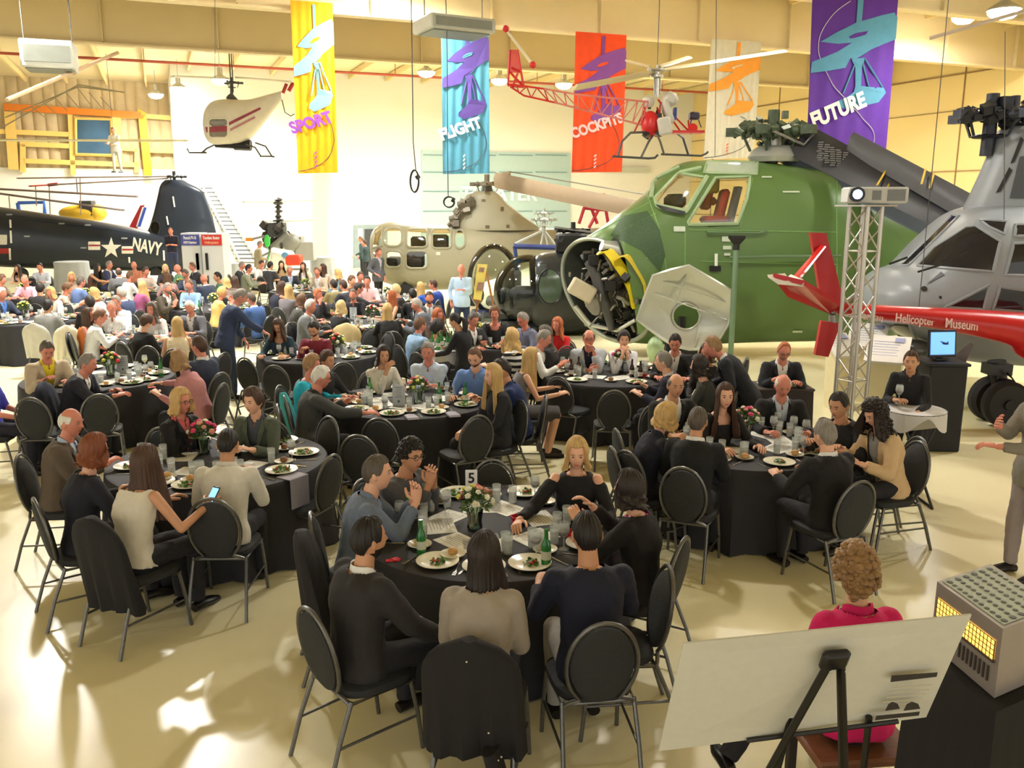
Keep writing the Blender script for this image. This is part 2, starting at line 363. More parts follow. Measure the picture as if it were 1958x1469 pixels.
class Hull:
    """sections (x_top, y_top, x_bottom, y_bottom, half width, squareness, depth): a body of full width around its centre plane"""
    def __init__(s, secs, n=48, sub=6, side=(0,1,0)):
        s.n = n; side = Vector(side); fr = []
        for q in secs: fr.append((*at(q[0], q[1], q[6]), *at(q[2], q[3], q[6]), q[4], q[5]))
        k = (len(fr)-1)*sub; s.rings = []
        for i in range(k+1):
            c = cr(fr, i/sub); t, b, w, e = Vector(c[0:3]), Vector(c[3:6]), max(c[6], .01), max(c[7], .4)
            m = (t+b)/2; h = (t-b)/2; R = []
            for j in range(n):
                a = 2*PI*j/n; ca, sa = math.cos(a), math.sin(a)
                R.append(m + h*(math.copysign(abs(ca)**e, ca)) - side*w*(math.copysign(abs(sa)**e, sa)))
            s.rings.append(R)
        s.bvh()
    def bvh(s):
        m = MB(); m.loft(s.rings); s.tree = BVHTree.FromPolygons([Vector(v) for v in m.v], m.f)
    def hit(s, px, py):
        o = Vector((0, 0, CH)); d = ray(px, py).normalized(); h = s.tree.ray_cast(o, d)
        if h[0] is None:
            # just outside the silhouette: take the nearest surface point to the ray
            best = None
            for k in range(60):
                p = o + d*(s.rings[0][0].y - 3 + k*.12)/d.y; q = s.tree.find_nearest(p)
                if best is None or q[3] < best[3]: best = q
            h = best
        nrm = h[1]
        if nrm.dot(d) > 0: nrm = -nrm
        return h[0], nrm
    def build(s, name, mat, parent, holes=(), caps=True):
        m = MB(); m.loft(s.rings, caps=caps)
        if holes:
            f2 = []
            for f in m.f:
                if len(f) > 4: f2.append(f); continue
                c = Vector((0,0,0))
                for i in f: c += Vector(m.v[i])
                x, y = proj(c/len(f))
                if any(inpoly(x, y, P) for P in holes): continue
                f2.append(f)
            m.f = f2; m.m = [0]*len(f2)
        return m.build(name, mat, parent)
    def decal(s, name, P, mat, parent, off=.012, rings=4, th=0.0):
        if len(P) < 14 and max(math.hypot(P[i][0]-P[i-1][0], P[i][1]-P[i-1][1]) for i in range(len(P))) > 12:
            Q = []
            for i in range(len(P)):
                a, b = P[i], P[(i+1) % len(P)]; k = max(1, int(math.hypot(b[0]-a[0], b[1]-a[1])/5)); Q += [(a[0]+(b[0]-a[0])*j/k, a[1]+(b[1]-a[1])*j/k) for j in range(k)]
            P = Q; rings = max(rings, 8)
        cx = sum(p[0] for p in P)/len(P); cy = sum(p[1] for p in P)/len(P); m = MB(); n = len(P)
        for r in range(1, rings+1):
            for x, y in P:
                h, nn = s.hit(cx+(x-cx)*r/rings, cy+(y-cy)*r/rings); m.v.append(tuple(h+nn*off))
        h, nn = s.hit(cx, cy); m.v.append(tuple(h+nn*off)); c = len(m.v)-1
        for j in range(n): m.f.append((c, j, (j+1) % n))
        for r in range(rings-1):
            for j in range(n): m.f.append((r*n+j, (r+1)*n+j, (r+1)*n+(j+1) % n, r*n+(j+1) % n))
        if th:
            o = len(m.v)
            for x, y in P:
                h, nn = s.hit(x, y); m.v.append(tuple(h+nn*(off-th)))
            for j in range(n): m.f.append(((rings-1)*n+j, o+j, o+(j+1) % n, (rings-1)*n+(j+1) % n))
        m.m = [0]*len(m.f); return m.build(name, mat, parent)
    def line(s, name, P, mat, parent, r=.02, off=.0, close=False, n=6):
        m = MB(); pts = []
        Q = list(P)+([P[0]] if close else [])
        for a, b in zip(Q, Q[1:]):
            k = max(1, int(math.hypot(b[0]-a[0], b[1]-a[1])/6))
            for i in range(k): pts.append((a[0]+(b[0]-a[0])*i/k, a[1]+(b[1]-a[1])*i/k))
        if not close: pts.append(Q[-1])
        q = []
        for x, y in pts:
            h, nn = s.hit(x, y); q.append(h+nn*off)
        m.tube(q, r, n, close=close); return m.build(name, mat, parent)
    def window(s, P, frame, glass, parent, r=.02, name='window_frame'):
        f = s.line(name, P, frame, parent, r, .0, close=True)
        g = s.decal('pane', P, glass, f, off=.010); return f
def ptube(m, P, Y, r, n=8, **k):
    Ys = Y if isinstance(Y, (list, tuple)) else [Y]*len(P)
    m.tube([at(x, y, yy) for (x, y), yy in zip(P, Ys)], r, n, **k); return m
def blade(name, P, Y, width, mat, parent, th=.025, Y2=None, tip=None, tilt=0.0):
    a, b = at(*P[0], Y), at(*P[1], Y2 or Y); d = (b-a).normalized(); s = Vector((-d.y, d.x, 0)).normalized() if abs(d.z) < .99 else Vector((1,0,0))
    s = (s*math.cos(tilt) + Z*math.sin(tilt)); nrm = d.cross(s).normalized()
    m = MB(); R = []
    for k in range(9):
        t = k/8; p = a.lerp(b, t) - Z*(.0); w = width*(.35 if k == 0 else 1)
        R.append([p + s*w/2*math.cos(q*PI/4) + nrm*th*math.sin(q*PI/4) for q in range(8)])
    m.loft(R); return m.build(name, mat, parent)
def root(name, px, py, label, cat, Y):
    p = at(px, py, Y); p.z = 0; t = empty(name, (0,0,0), 0, label, cat); return t
def rotor_head(parent, c, r, mat, dark, seed=1, arms=4, name='rotor_head'):
    m = MB(); R = random.Random(seed); c = Vector(c)
    m.cyl(c - Z*r*.9, c + Z*r*.5, r*.16, r*.14, 12); m.lathe([(r*.3,-.1*r), (r*.36,0), (r*.3,.12*r), (.01,.2*r)], c, 16)
    for k in range(arms):
        a = 2*PI*k/arms+.4; d = Vector((math.cos(a), math.sin(a), 0)); m.cyl(c + d*r*.2, c + d*r, r*.10, r*.09, 8)
        m.ball(c + d*r*.62, (r*.17, r*.17, r*.15), 8, 6); m.box(c + d*r*.95, (r*.3, r*.22, r*.2), rot=(0,0,a))
        m.cyl(c + d*r*.5 - Z*r*.45, c + d*r*.72, r*.035, n=5)
        e = Vector((-d.y, d.x, 0)); m.cyl(c + d*r*.7 + e*r*.2, c + d*r*.3 - e*r*.1 + Z*.1*r, r*.05, n=6)
    m.lathe([(r*.34,-.5*r), (r*.42,-.46*r), (r*.34,-.42*r)], c, 16)
    return m.build(name, mat, parent)
# ---- navy tandem-rotor helicopter ----
NAVY = M((34,42,54), .3, noise=.12, scale=1.5, bump=.04); BLK = M((22,22,24), .45); DG = M((70,70,68), .5); WHT = M((232,232,222), .5); REDM = M((168,40,44), .45)
STEEL = M((150,150,146), .35, .7)
hp = root('navy_helicopter', 200, 500, 'dark navy blue tandem helicopter with white star and NAVY lettering', 'helicopter', 34.5)
Y0 = 34.5
h1 = Hull([(-110,392,-110,500,.3,.8,Y0),(-60,390,-60,506,.75,.8,Y0),(0,396,0,510,.85,.8,Y0),(103,411,103,514,.85,.8,Y0),(207,427,207,517,.78,.8,Y0),(276,440,276,519,.7,.8,Y0),(330,449,330,520,.6,.8,Y0),(385,455,385,519,.4,.85,Y0),(418,468,418,512,.12,1,Y0)])
h1.build('fuselage', NAVY, hp)
def fin_slices(S, Y, m):                             # (y, x_front, x_rear, half thickness)
    R = []
    for i in range((len(S)-1)*4+1):
        y, x0, x1, t = cr(S, i/4); a, b = at(x0, y, Y), at(x1, y, Y); c = (a+b)/2; hw = (b-a)/2
        R.append([c + hw*math.cos(q*PI/12) - Vector((0,1,0))*t*math.copysign(abs(math.sin(q*PI/12))**1.2, math.sin(q*PI/12)) for q in range(24)])
    m.loft(R); return m
def finhull(S, Y, name, mat, parent):
    m = fin_slices(S, Y, MB()); o = m.build(name, mat, parent); H_ = Hull.__new__(Hull); H_.rings = [[Vector(v) for v in m.v[i*24:(i+1)*24]] for i in range(len(m.v)//24)]; H_.bvh(); return H_
pf = finhull([(344,316,350,.16),(350,309,360,.22),(358,305,376,.24),(367,303,388,.24),(385,299,397,.26),(410,293,405,.3),(435,285,411,.36),(460,274,416,.42),(500,268,418,.42)], Y0, 'pylon', NAVY, hp)
rotor_head(hp, at(333,338,Y0), .42, BLK, BLK, 2, 3)
BLD = M((112,96,92), .5, noise=.08); 
for P, wd in ((((330,337),(36,341)),.32), (((322,341),(92,354)),.32), (((92,354),(58,356)),.30)): blade('rotor_blade', P, Y0, wd, BLD if P[1][0] != 58 else REDM, hp, .03, Y0 + (1 if P[1][0] == 36 else -.6))
m = MB(); ptube(m, [(92,354),(110,352)], 33.9, .06); m.build('blade_clamp', REDM, hp)
for P, wd in ((((-10,369),(235,402)),.42), (((-10,361),(262,376)),.26)): blade('rotor_blade', P, Y0-.8, wd, BLD, hp, .04)
m = MB()
for x, ya, yb in ((68,357,394),(94,353,413),(153,341,412),(146,341,368),(17,375,398)): ptube(m, [(x,ya),(x+2,yb)], Y0-.3, .022, 5)
m.build('blade_support', M((150,130,110), .5), hp)
for P, mt, nm in ((rpoly(169,462,192,478,.05), WHT, 'insignia_bar'), (rpoly(233,471,255,485,.05), WHT, 'insignia_bar'), (rpoly(-6,449,14,468,.1), WHT, 'marking'), (rpoly(-6,475,17,485,.1), REDM, 'marking')): h1.decal(nm, P, mt, hp, .015)
for P in (rpoly(170,468,192,471,.05), rpoly(234,476,255,479,.05)): h1.decal('insignia_stripe', P, REDM, hp, .03)
star = []
for k in range(10):
    r = 20.5 if k % 2 == 0 else 8.2; a = -PI/2 + k*PI/5; star.append((213+r*math.cos(a), 475+r*math.sin(a)*1.03))
h1.decal('insignia_star', star, WHT, hp, .02, rings=6)
p0, nn = h1.hit(281, 473)
text('NAVY', 'navy_lettering', WHT, hp, basis(p0 + nn*.03, at(306,479,Y0)-at(256,469,Y0), Z), .68, .01, bold=.02, sx=.62)
for x, y0, y1 in ((20,421,436),(21,441,465),(19,475,496),(247,492,502),(313,479,498)): h1.line('grab_handle', [(x,y0),(x+1,y1)], WHT, hp, .035, .02)
pf.line('grab_handle', [(331,376),(334,396)], WHT, hp, .03, .02); pf.line('grab_handle', [(319,414),(322,430)], WHT, hp, .03, .02)
h1.line('panel_seam', [(0,412),(103,424),(207,438),(290,452)], M((58,66,80), .4), hp, .012)
for x, y in ((18,411),(52,452),(160,474),(238,456),(118,428),(168,431)): h1.decal('stencil_marking', rpoly(x-6,y-1.5,x+6,y+1.5,.3), M((150,156,160), .5), hp, .015, rings=2)
pf.window(epoly(297,436,9,13), NAVY, M((14,16,20), .1, noise=.2), hp, .03, 'air_intake')
m = MB()
for x, y in ((40,514),(300,518)):
    c = at(x, y, Y0-.5); c.z = .25; m.lathe([(.12,-.09),(.25,-.07),(.25,.07),(.12,.09)], c, 20, rot=(PI/2,0,0)); m.cyl(c, c+Z*.6, .05)
m.build('landing_wheel', BLK, hp)
# ---- white helicopter hung from the roof ----
Y1 = 27.0; IV = M((212,206,186), .4, noise=.05)
hw = root('hanging_white_helicopter', 450, 230, 'cream and maroon helicopter hanging from the roof beside the yellow banner', 'helicopter', Y1)
h2 = Hull([(393,225,393,245,.1,1,Y1),(397,207,398,268,.45,.95,Y1),(410,194,410,277,.62,.9,Y1),(432,190,432,277,.66,.9,Y1),(455,191,462,274,.6,.9,Y1),(478,190,482,262,.42,1,Y1),(505,183,508,231,.24,1,Y1),(538,174,540,190,.1,1,Y1)], n=32)
h2.build('fuselage', IV, hw)
MAR = M((140,52,66), .5)
h2.decal('maroon_stripe', [(437,234),(497,205),(499,209),(438,240)], MAR, hw); h2.decal('maroon_stripe', [(440,246),(487,222),(488,226),(440,251)], M((176,120,120), .5), hw)
h2.decal('maroon_stripe', [(393,243),(436,240),(436,251),(395,253)], MAR, hw)
h2.window(rpoly(399,226,436,263,.2), IV, M((120,116,104), .12, noise=.15), hw, .03, 'door')
rotor_head(hw, at(443,158,Y1), .30, DG, DG, 4, 3)
m = MB(); ptube(m, [(443,150),(443,192)], Y1, .05); ptube(m, [(438,183),(450,196)], Y1, .12); m.build('rotor_mast', DG, hw)
for x in (441, 445): m = MB(); p = at(x, 152, Y1); m.cyl(p, (p.x, p.y, H), .02, n=5); m.build('hanging_cable', DG, hw)
blade('rotor_blade', ((450,148),(560,157)), Y1, .28, IV, hw); blade('rotor_blade', ((437,150),(330,146)), Y1, .28, IV, hw, Y2=25.5); 
m = MB(); ptube(m, [(541,178),(548,160)], Y1, .05); ptube(m, [(552,174),(561,158)], Y1, .06); m.build('tail_rotor', REDM, hw)
m = MB(); ptube(m, [(538,186),(545,215),(556,222),(563,218)], Y1, .015, 5); m.build('tail_guard', DG, hw)
m = MB(); ptube(m, [(470,276),(488,282),(499,299)], Y1-.3, .025, 5); ptube(m, [(488,273),(508,280),(520,299)], Y1-.3, .025, 5); ptube(m, [(497,299),(518,299),(525,300)], Y1-.3, .025, 5)
ptube(m, [(410,277),(395,284),(385,293)], Y1+.5, .03, 5); ptube(m, [(358,284),(362,292),(395,292)], Y1+.5, .03, 5); m.build('skid', DG, hw)
m = MB(); ptube(m, [(412,276),(448,278)], Y1, .1); ptube(m, [(448,277),(480,278)], Y1, .16); m.build('fuel_tank', BLK, hw)
# ---- small one-man co-axial rotorcraft ----
Y2 = 31.0; GR = M((132,134,128), .45, noise=.12, scale=3)
hr = root('one_man_rotorcraft', 540, 480, 'small grey open rotorcraft with two stacked rotors, near the stairs', 'helicopter', Y2)
m = MB(); ptube(m, [(532,378),(532,430)], Y2, [.05,.07]); 
for y, r in ((382,.16),(389,.2),(396,.14),(404,.18),(414,.14),(421,.22),(428,.26)): m.lathe([(r*.6,-.05),(r,0),(r*.6,.05)], at(532,y,Y2), 10)
m.build('rotor_mast', DG, hr)
PB = M((206,196,150), .5)
for P, y2 in ((((528,386),(466,386)),30),(((536,386),(605,383)),32),(((528,423),(482,423)),32),(((538,424),(594,421)),30)): blade('rotor_blade', P, Y2, .22, PB, hr, .02, y2)
m = MB(); R = random.Random(5)
m.box(at(530,440,Y2), (.55,.5,.5)); 
for k in range(26): m.box(at(R.uniform(506,552), R.uniform(430,472), Y2+R.uniform(-.3,.3)), (R.uniform(.08,.25),)*3, rot=(R.random()*3,R.random()*3,0))
m.build('engine', M((66,66,64), .4, .4), hr)
m = MB(); m.ball(at(556,464,Y2-.2), (.34,.3,.32), 16, 10); m.cyl(at(522,474,Y2-.3), at(552,448,Y2-.3), .14); m.build('fuel_tank', GR, hr)
m = MB()
for P in ([(512,450),(480,458)],[(520,470),(505,515)],[(560,475),(585,515)],[(530,470),(545,520)],[(500,515),(590,515)],[(575,455),(500,490)],[(540,480),(580,470)]): ptube(m, P, Y2, .045, 6)
m.build('tube_frame', GR, hr)
m = MB(); m.box(at(477,458,Y2), (.25,.12,.12)); m.build('tail_light', M((230,150,30), .4), hr)
# ---- grey rescue helicopter with glazed nose ----
Y3 = 26.0; OL = M((150,146,122), .42, noise=.07, scale=1.2, bump=.05)
hg = root('grey_rescue_helicopter', 850, 500, 'olive grey helicopter with rounded glazed nose and four-window cabin', 'helicopter', Y3)
h3 = Hull([(708,459,708,468,.1,1,Y3),(712,443,713,505,.4,.95,Y3),(724,431,724,532,.62,.9,Y3),(745,425,745,543,.78,.85,Y3),(780,427,780,551,.85,.8,Y3),(830,430,830,554,.85,.8,Y3),(884,432,884,550,.82,.8,Y3),(950,435,950,532,.68,.85,Y3),(1030,437,1030,505,.42,.95,Y3),(1130,436,1130,468,.2,1,Y3),(1200,432,1200,448,.1,1,Y3)], n=80, sub=14)
W3 = [rpoly(734,436,769,471,.35), rpoly(777,438,817,473,.2), rpoly(826,438,863,475,.2), rpoly(868,440,890,475,.45), rpoly(737,480,768,511,.3), rpoly(776,480,818,513,.25), [(717,441),(730,432),(731,470),(712,474)], [(713,480),(731,480),(731,522),(722,522),(715,505)]]
h3.build('fuselage', OL, hg, holes=W3[:])
for P in W3: h3.window(P, OL, GLASS((225,228,215), .06), hg, .035)
for P in ([(705,600),(706,600)],): pass
pl = finhull([(366,905,948,.2),(372,893,955,.3),(385,884,966,.36),(400,874,984,.4),(417,862,1006,.45),(434,850,1030,.5),(440,848,1034,.5)], Y3, 'pylon', OL, hg)
m = MB(); R = random.Random(3)
for k in range(34): 
    t = R.random(); m.box(at(862+38*t+R.uniform(-5,5), 424-48*t+R.uniform(-3,12), Y3-.45), (R.uniform(.06,.2),)*3, rot=(R.random()*3,)*3)
m.build('engine_accessories', M((104,98,86), .45, .5), hg)
rotor_head(hg, at(931,352,Y3), .55, M((120,112,98), .45, .4), DG, 5, 3)
m = MB(); ptube(m, [(931,350),(931,372)], Y3, [.12,.2]); m.build('rotor_mast', DG, hg)
TAN = M((158,138,112), .5, noise=.04)
def plank(name, P, Y, Y2, mat, parent, th=.06):       # a broad blade seen from its side: four pixel corners
    a, b, c, d = at(*P[0], Y), at(*P[1], Y2), at(*P[2], Y2), at(*P[3], Y)
    n = (b-a).cross(d-a).normalized(); R = []
    for t in [k/8 for k in range(9)]:
        u, l = a.lerp(b, t), d.lerp(c, t); R.append([u, u.lerp(l,.3)+n*th, u.lerp(l,.7)+n*th*.6, l, u.lerp(l,.7)-n*th*.6, u.lerp(l,.3)-n*th])
    m = MB(); m.loft(R); return m.build(name, mat, parent)
plank('rotor_blade', [(948,330),(1222,384),(1222,417),(948,360)], 24.5, 19.5, TAN, hg)
plank('rotor_blade', [(946,334),(975,327),(975,366),(946,358)], 24.7, 24.4, TAN, hg)
m = MB(); ptube(m, [(972,328),(1228,371)], [24.5,19.6], .015, 5); m.build('blade_cable', STEEL, hg)
for x0,y0,x1,y1 in ((921,381,928,386),(928,431,936,437),(957,396,963,404),(968,430,974,436)): pl.decal('vent', rpoly(x0,y0,x1,y1,.1), M((90,78,50), .5), hg, .015, rings=2)
for x, y in ((838,485),(812,543)): h3.decal('stencil_marking', rpoly(x-4,y-3,x+4,y+3,.1), M((205,205,190), .5), hg, .012, rings=2)
m = MB()
for x in (775, 905):
    c = at(x, 560, Y3-.6); c.z = .32; m.lathe([(.14,-.1),(.32,-.08),(.32,.08),(.14,.1)], c, 20, rot=(PI/2,0,0)); m.cyl(c, c+Z*.7, .06)
m.build('landing_wheel', BLK, hg)
m = MB(); m.box(at(795,495,Y3), (.5,.5,.5), bev=.06); m.box(at(800,470,Y3+.1), (.45,.18,.55), bev=.06); m.box(at(842,468,Y3), (.5,.18,.6), bev=.06); m.box(at(752,500,Y3), (.35,.9,.25), bev=.04); m.build('cockpit_seat', M((70,66,60), .7), hg)
# ---- bubble helicopters ----
def bubble(c, r, name, parent, g):
    m = MB(); m.ball(c, r, 32, 20); return m.build(name, g, parent)
Y4 = 20.0
hb = root('black_bubble_helicopter', 1030, 560, 'black helicopter with large clear bubble canopy in front of the green one', 'helicopter', Y4)
c4 = at(1010, 560, Y4)
bubble(c4, (.80,.85,.88), 'bubble_canopy', hb, GLASS((222,228,226), .03, ior=1.25))
BKG = M((30,34,36), .22, noise=.15)
h4 = Hull([(1012,500,1018,634,.8,.95,Y4),(1030,486,1032,640,.86,.9,Y4),(1065,480,1065,642,.86,.9,Y4),(1100,482,1105,640,.85,.9,Y4),(1150,500,1150,622,.7,1,Y4)])
h4.build('cabin_body', BKG, hb); h4.window(epoly(1052,548,24,34), BKG, M((66,80,66), .15, noise=.3, scale=4), hb, .03, 'side_window'); h4.window(rpoly(1024,504,1046,528,.3), BKG, M((50,56,56), .15), hb, .02, 'side_window')
m = MB(); m.box(at(985,600,Y4), (.9,.9,.22), bev=.06); m.box(at(995,575,Y4+.2), (.5,.3,.6), bev=.08); m.box(at(1002,570,Y4-.35), (.5,.3,.55), bev=.08); m.box(at(962,565,Y4), (.12,.5,.32), bev=.04); m.build('cockpit_seat', M((42,44,44), .6), hb)
m = MB(); m.box(at(992,622,Y4), (1.0,1.3,.32), bev=.12); m.build('belly', BKG, hb)
m = MB(); ptube(m, [(975,640),(972,655),(960,662),(1110,662)], Y4-.6, .04, 6); ptube(m, [(1060,640),(1062,662)], Y4-.6, .04, 6); m.build('skid', BLK, hb)
m = MB(); m.box(at(1092,465,Y4), (.7,.6,.45), bev=.05)
R = random.Random(9)
for k in range(18): m.box(at(R.uniform(1065,1115), R.uniform(452,480), Y4+R.uniform(-.3,.3)), (R.uniform(.08,.2),)*3, rot=(R.random()*3,)*3)
m.build('engine', M((38,38,38), .4, .3), hb)
rotor_head(hb, at(1096,441,Y4), .38, BLK, BLK, 7, 2); blade('rotor_blade', ((1060,436),(1135,446)), Y4, .3, M((80,82,80), .5), hb, .04)
Y5 = 22.3
hc = root('blue_framed_bubble_helicopter', 950, 520, 'clear bubble helicopter with blue cabin frame behind the poster easel', 'helicopter', Y5)
c5 = at(944, 535, Y5)
bubble(c5, (.68,.8,.92), 'bubble_canopy', hc, GLASS((232,236,234), .03, ior=1.22))
BLU = M((52,66,118), .35)
m = MB(); ptube(m, [(982,471),(1068,474)], Y5-.3, .07, 8); ptube(m, [(984,471),(988,500),(990,580)], Y5-.3, .05, 8); ptube(m, [(908,600),(990,590)], Y5-.3, .08, 8); m.build('blue_frame', BLU, hc)
m = MB(); m.box(at(978,560,Y5), (.5,1.0,1.2), bev=.08); m.box(at(950,575,Y5), (.55,.9,.18), bev=.05); m.build('cockpit_seat', M((92,94,92), .6), hc)
m = MB(); m.box(at(930,600,Y5), (.9,.9,.16), bev=.07); ptube(m, [(905,618),(1000,622)], Y5-.6, .035, 6); ptube(m, [(925,596),(922,620)], Y5-.6, .03, 6); m.build('skid', M((80,84,90), .4), hc)
LGM = M((186,188,178), .4, .3)
m = MB(); 
for P in ([(1040,440),(985,466)],[(1040,440),(1034,470)],[(1040,440),(1062,468)],[(1040,440),(1048,470)]): ptube(m, P, Y5, .03, 5)
m.build('mast_frame', LGM, hc); rotor_head(hc, at(1040,420,Y5), .34, LGM, LGM, 8, 4)
rotor_head(hc, at(1040,408,Y5), .25, LGM, LGM, 9, 4, 'control_head')
# ---- green cargo helicopter with open nose ----
Y6 = 17.2; GRN = M((88,116,62), .33, noise=.09, scale=.9, bump=.04); LGR = M((150,172,130), .4, noise=.06); ALU = M((178,180,172), .35, .5, noise=.05, scale=2)
hx = root('green_cargo_helicopter', 1450, 500, 'large green helicopter with its nose open showing the engine', 'helicopter', Y6)
class Ring4(Hull):
    def __init__(s, ring, secs, n=96, sub=10):
        fr = []; Vy = Vector((0,1,0)); s.n = n
        for T, B, L, N, e in ring: fr.append([*T, *B, *L, *N, e])
        for q in secs:
            t, b = at(q[0], q[1], q[6]), at(q[2], q[3], q[6]); c = (t+b)/2; fr.append([*t, *b, *(c+Vy*q[4]), *(c-Vy*q[4]), q[5]])
        s.rings = []
        for i in range((len(fr)-1)*sub+1):
            c = cr(fr, i/sub); T, B, L, N = [Vector(c[k:k+3]) for k in (0,3,6,9)]; e = c[12]; m = (T+B+L+N)/4; R = []
            for j in range(n):
                a = 2*PI*j/n; ca, sa = math.cos(a), math.sin(a)
                R.append(m + (T-B)/2*math.copysign(abs(ca)**e, ca) + (N-L)/2*math.copysign(abs(sa)**e, sa))
            s.rings.append(R)
        s.bvh()
RT = (at(1128,447,17.3), at(1172,641,16.9), at(1086,552,17.7), at(1252,580,16.2), 1.0)
hh = Ring4([RT], [(1172,418,1215,655,.95,.9,Y6),(1226,377,1258,657,.98,.82,Y6),(1262,340,1300,657,.98,.78,Y6),(1300,313,1345,656,.98,.74,Y6),(1350,307,1400,654,.98,.72,Y6),(1440,309,1460,652,.98,.72,Y6),
    (1560,325,1560,650,.95,.72,Y6),(1645,349,1650,645,.9,.75,Y6),(1722,388,1735,636,.82,.8,Y6),(1800,420,1830,618,.7,.85,Y6+.4),(1900,450,1930,590,.55,.9,Y6+.9)], n=110, sub=11)
WX = [[(1297,331),(1352,340),(1312,405),(1256,393),(1252,378)], [(1368,340),(1434,338),(1428,380),(1410,428),(1318,430),(1316,424)]]
hh.build('fuselage', GRN, hx, holes=WX, caps=False)
for P in WX: hh.window(P, LGR, GLASS((228,230,222), .08), hx, .035)
hh.decal('roof_window', [(1352,310),(1448,312),(1446,334),(1346,331)], M((170,182,160), .15, noise=.08), hx, .02)
hh.line('window_frame', [(1352,310),(1448,312),(1446,334),(1346,331)], LGR, hx, .03, .01, close=True)
for P in ([(1300,320),(1250,345),(1246,380)],[(1352,338),(1312,405),(1257,394)],[(1340,322),(1300,331)]): hh.line('windshield_frame', P, LGR, hx, .05, .01)
hh.line('rim', [], LGR, hx) if False else None
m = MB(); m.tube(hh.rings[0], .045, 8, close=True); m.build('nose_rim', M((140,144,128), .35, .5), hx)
m = MB(); m.loft([[sum(R_, Vector())/len(R_)+(p-sum(R_, Vector())/len(R_))*.965 for p in R_] for R_ in hh.rings[0:10]], caps=False); m.build('shade_liner', M((44,48,42), .6, noise=.2), hx)  # dark liner added so the open nose looks shaded inside
hh.decal('cooling_screen', [(1190,414),(1238,404),(1262,440),(1272,490),(1262,520),(1225,478),(1168,450)], M((52,76,44), .6, noise=.2, scale=30), hx, .012)
for P in ([(1150,440),(1245,385)],[(1175,448),(1255,408)],[(1210,470),(1262,445)],[(1235,495),(1270,480)],[(1262,330),(1238,372),(1262,440),(1275,520),(1262,560)],[(1310,436),(1310,560)],[(1318,440),(1600,444)],[(1340,500),(1600,506)],[(1440,338),(1414,436)],[(1600,345),(1600,640)]): hh.line('panel_seam', P, M((112,150,86), .4), hx, .012)
hh.line('hand_rail', [(1392,492),(1470,490),(1602,489)], M((92,116,84), .4), hx, .03, .12)
hh.line('door_track', [(1350,444),(1450,446),(1465,442)], M((92,116,84), .4), hx, .025, .06)
for x0,y0,x1,y1 in ((1288,433,1310,443),(1380,452,1398,462),(1382,470,1398,477),(1384,484,1396,489),(1496,366,1528,369),(1456,338,1475,341),(1515,631,1534,635)): hh.decal('stencil_marking', rpoly(x0,y0,x1,y1,.1), M((196,206,184), .5), hx, .02, rings=2)
hh.line('antenna', [(1368,485),(1368,508)], WHT, hx, .03, .06); hh.decal('step', rpoly(1356,508,1378,519,.1), BLK, hx, .03, rings=2)
hh.decal('deflector', [(1255,394),(1310,406),(1308,412),(1270,406)], BLK, hx, .08)
# inside: firewall, radial engine, yellow shroud
R0 = hh.rings[0]; c0 = sum(R0, Vector())/len(R0); R8 = hh.rings[9]; c8 = sum(R8, Vector())/len(R8)
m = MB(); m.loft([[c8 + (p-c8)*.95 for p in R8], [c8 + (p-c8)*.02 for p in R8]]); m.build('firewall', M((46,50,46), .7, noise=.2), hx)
ax = (c8-c0).normalized(); u_, v_, _ = frame_of(ax)
m = MB(); R = random.Random(12); Ec = at(1170,560,17.0)
m.cyl(Ec - ax*.5, Ec + ax*.55, .28, .36, 24)
for k in range(9):
    a = 2*PI*k/9; d = (u_*math.cos(a) + v_*math.sin(a))
    for q in range(7): m.cyl(Ec + d*(.3+.05*q), Ec + d*(.33+.05*q), .125 if q < 6 else .09, n=10)
    m.cyl(Ec + d*.34 - ax*.15, Ec + d*.6 - ax*.2, .022, n=6)
m.build('engine', M((96,94,88), .4, .5, noise=.2, scale=8), hx)
m = MB()
for k in range(60):
    a = R.uniform(0, 6.3); rr = R.uniform(.15, .85); p = Ec + (u_*math.cos(a)+v_*math.sin(a))*rr - ax*R.uniform(-.1,.5)
    q = p + Vector((R.uniform(-.25,.25), R.uniform(-.1,.1), R.uniform(-.25,.25)))
    m.tube([p, (p+q)/2 + Vector((0,-.05,.03)), q], R.uniform(.012,.04), 6)
m.build('engine_pipe', M((120,118,110), .35, .7, noise=.2), hx)
m = MB()
for k in range(46):
    a = R.uniform(0, 6.3); rr = R.uniform(.2, .9); p = Ec + (u_*math.cos(a)+v_*math.sin(a))*rr - ax*R.uniform(-.2,.3)
    m.box(p, (R.uniform(.05,.2),)*3, rot=(R.random()*3,)*3)
m.build('engine_accessories', M((30,30,28), .5, .3), hx)
def band(P, Yc, wdt, name, mat, th=.03, dy=.35):
    R = []
    for i in range((len(P)-1)*5+1):
        x, y = cr(P, i/5); p = at(x, y, Yc); R.append([p + Vector((0,-dy/2,0)), p + Vector((wdt,-dy*.2,.05)), p + Vector((wdt,dy/2,.05)), p + Vector((0,dy/2,0))])
    m = MB(); m.loft(R); return m.build(name, mat, hx)
YLW = M((218,196,34), .4, noise=.06)
band([(1141,487),(1152,482),(1175,512),(1197,548),(1208,590)], 16.4, .20, 'yellow_shroud', YLW, dy=.3)
band([(1172,497),(1190,490),(1210,515),(1226,545),(1228,580)], 16.45, .13, 'yellow_shroud', M((204,180,58), .4, noise=.06), dy=.6)
m = MB(); m.cyl(at(1150,470,16.7), at(1186,482,16.8), .10, .22, 20); m.build('exhaust_duct', ALU, hx)
m = MB(); m.box(at(1113,555,16.6), (.5,.3,.32), rot=(0,.5,0), bev=.03); m.build('oil_tank', M((176,166,140), .5), hx)
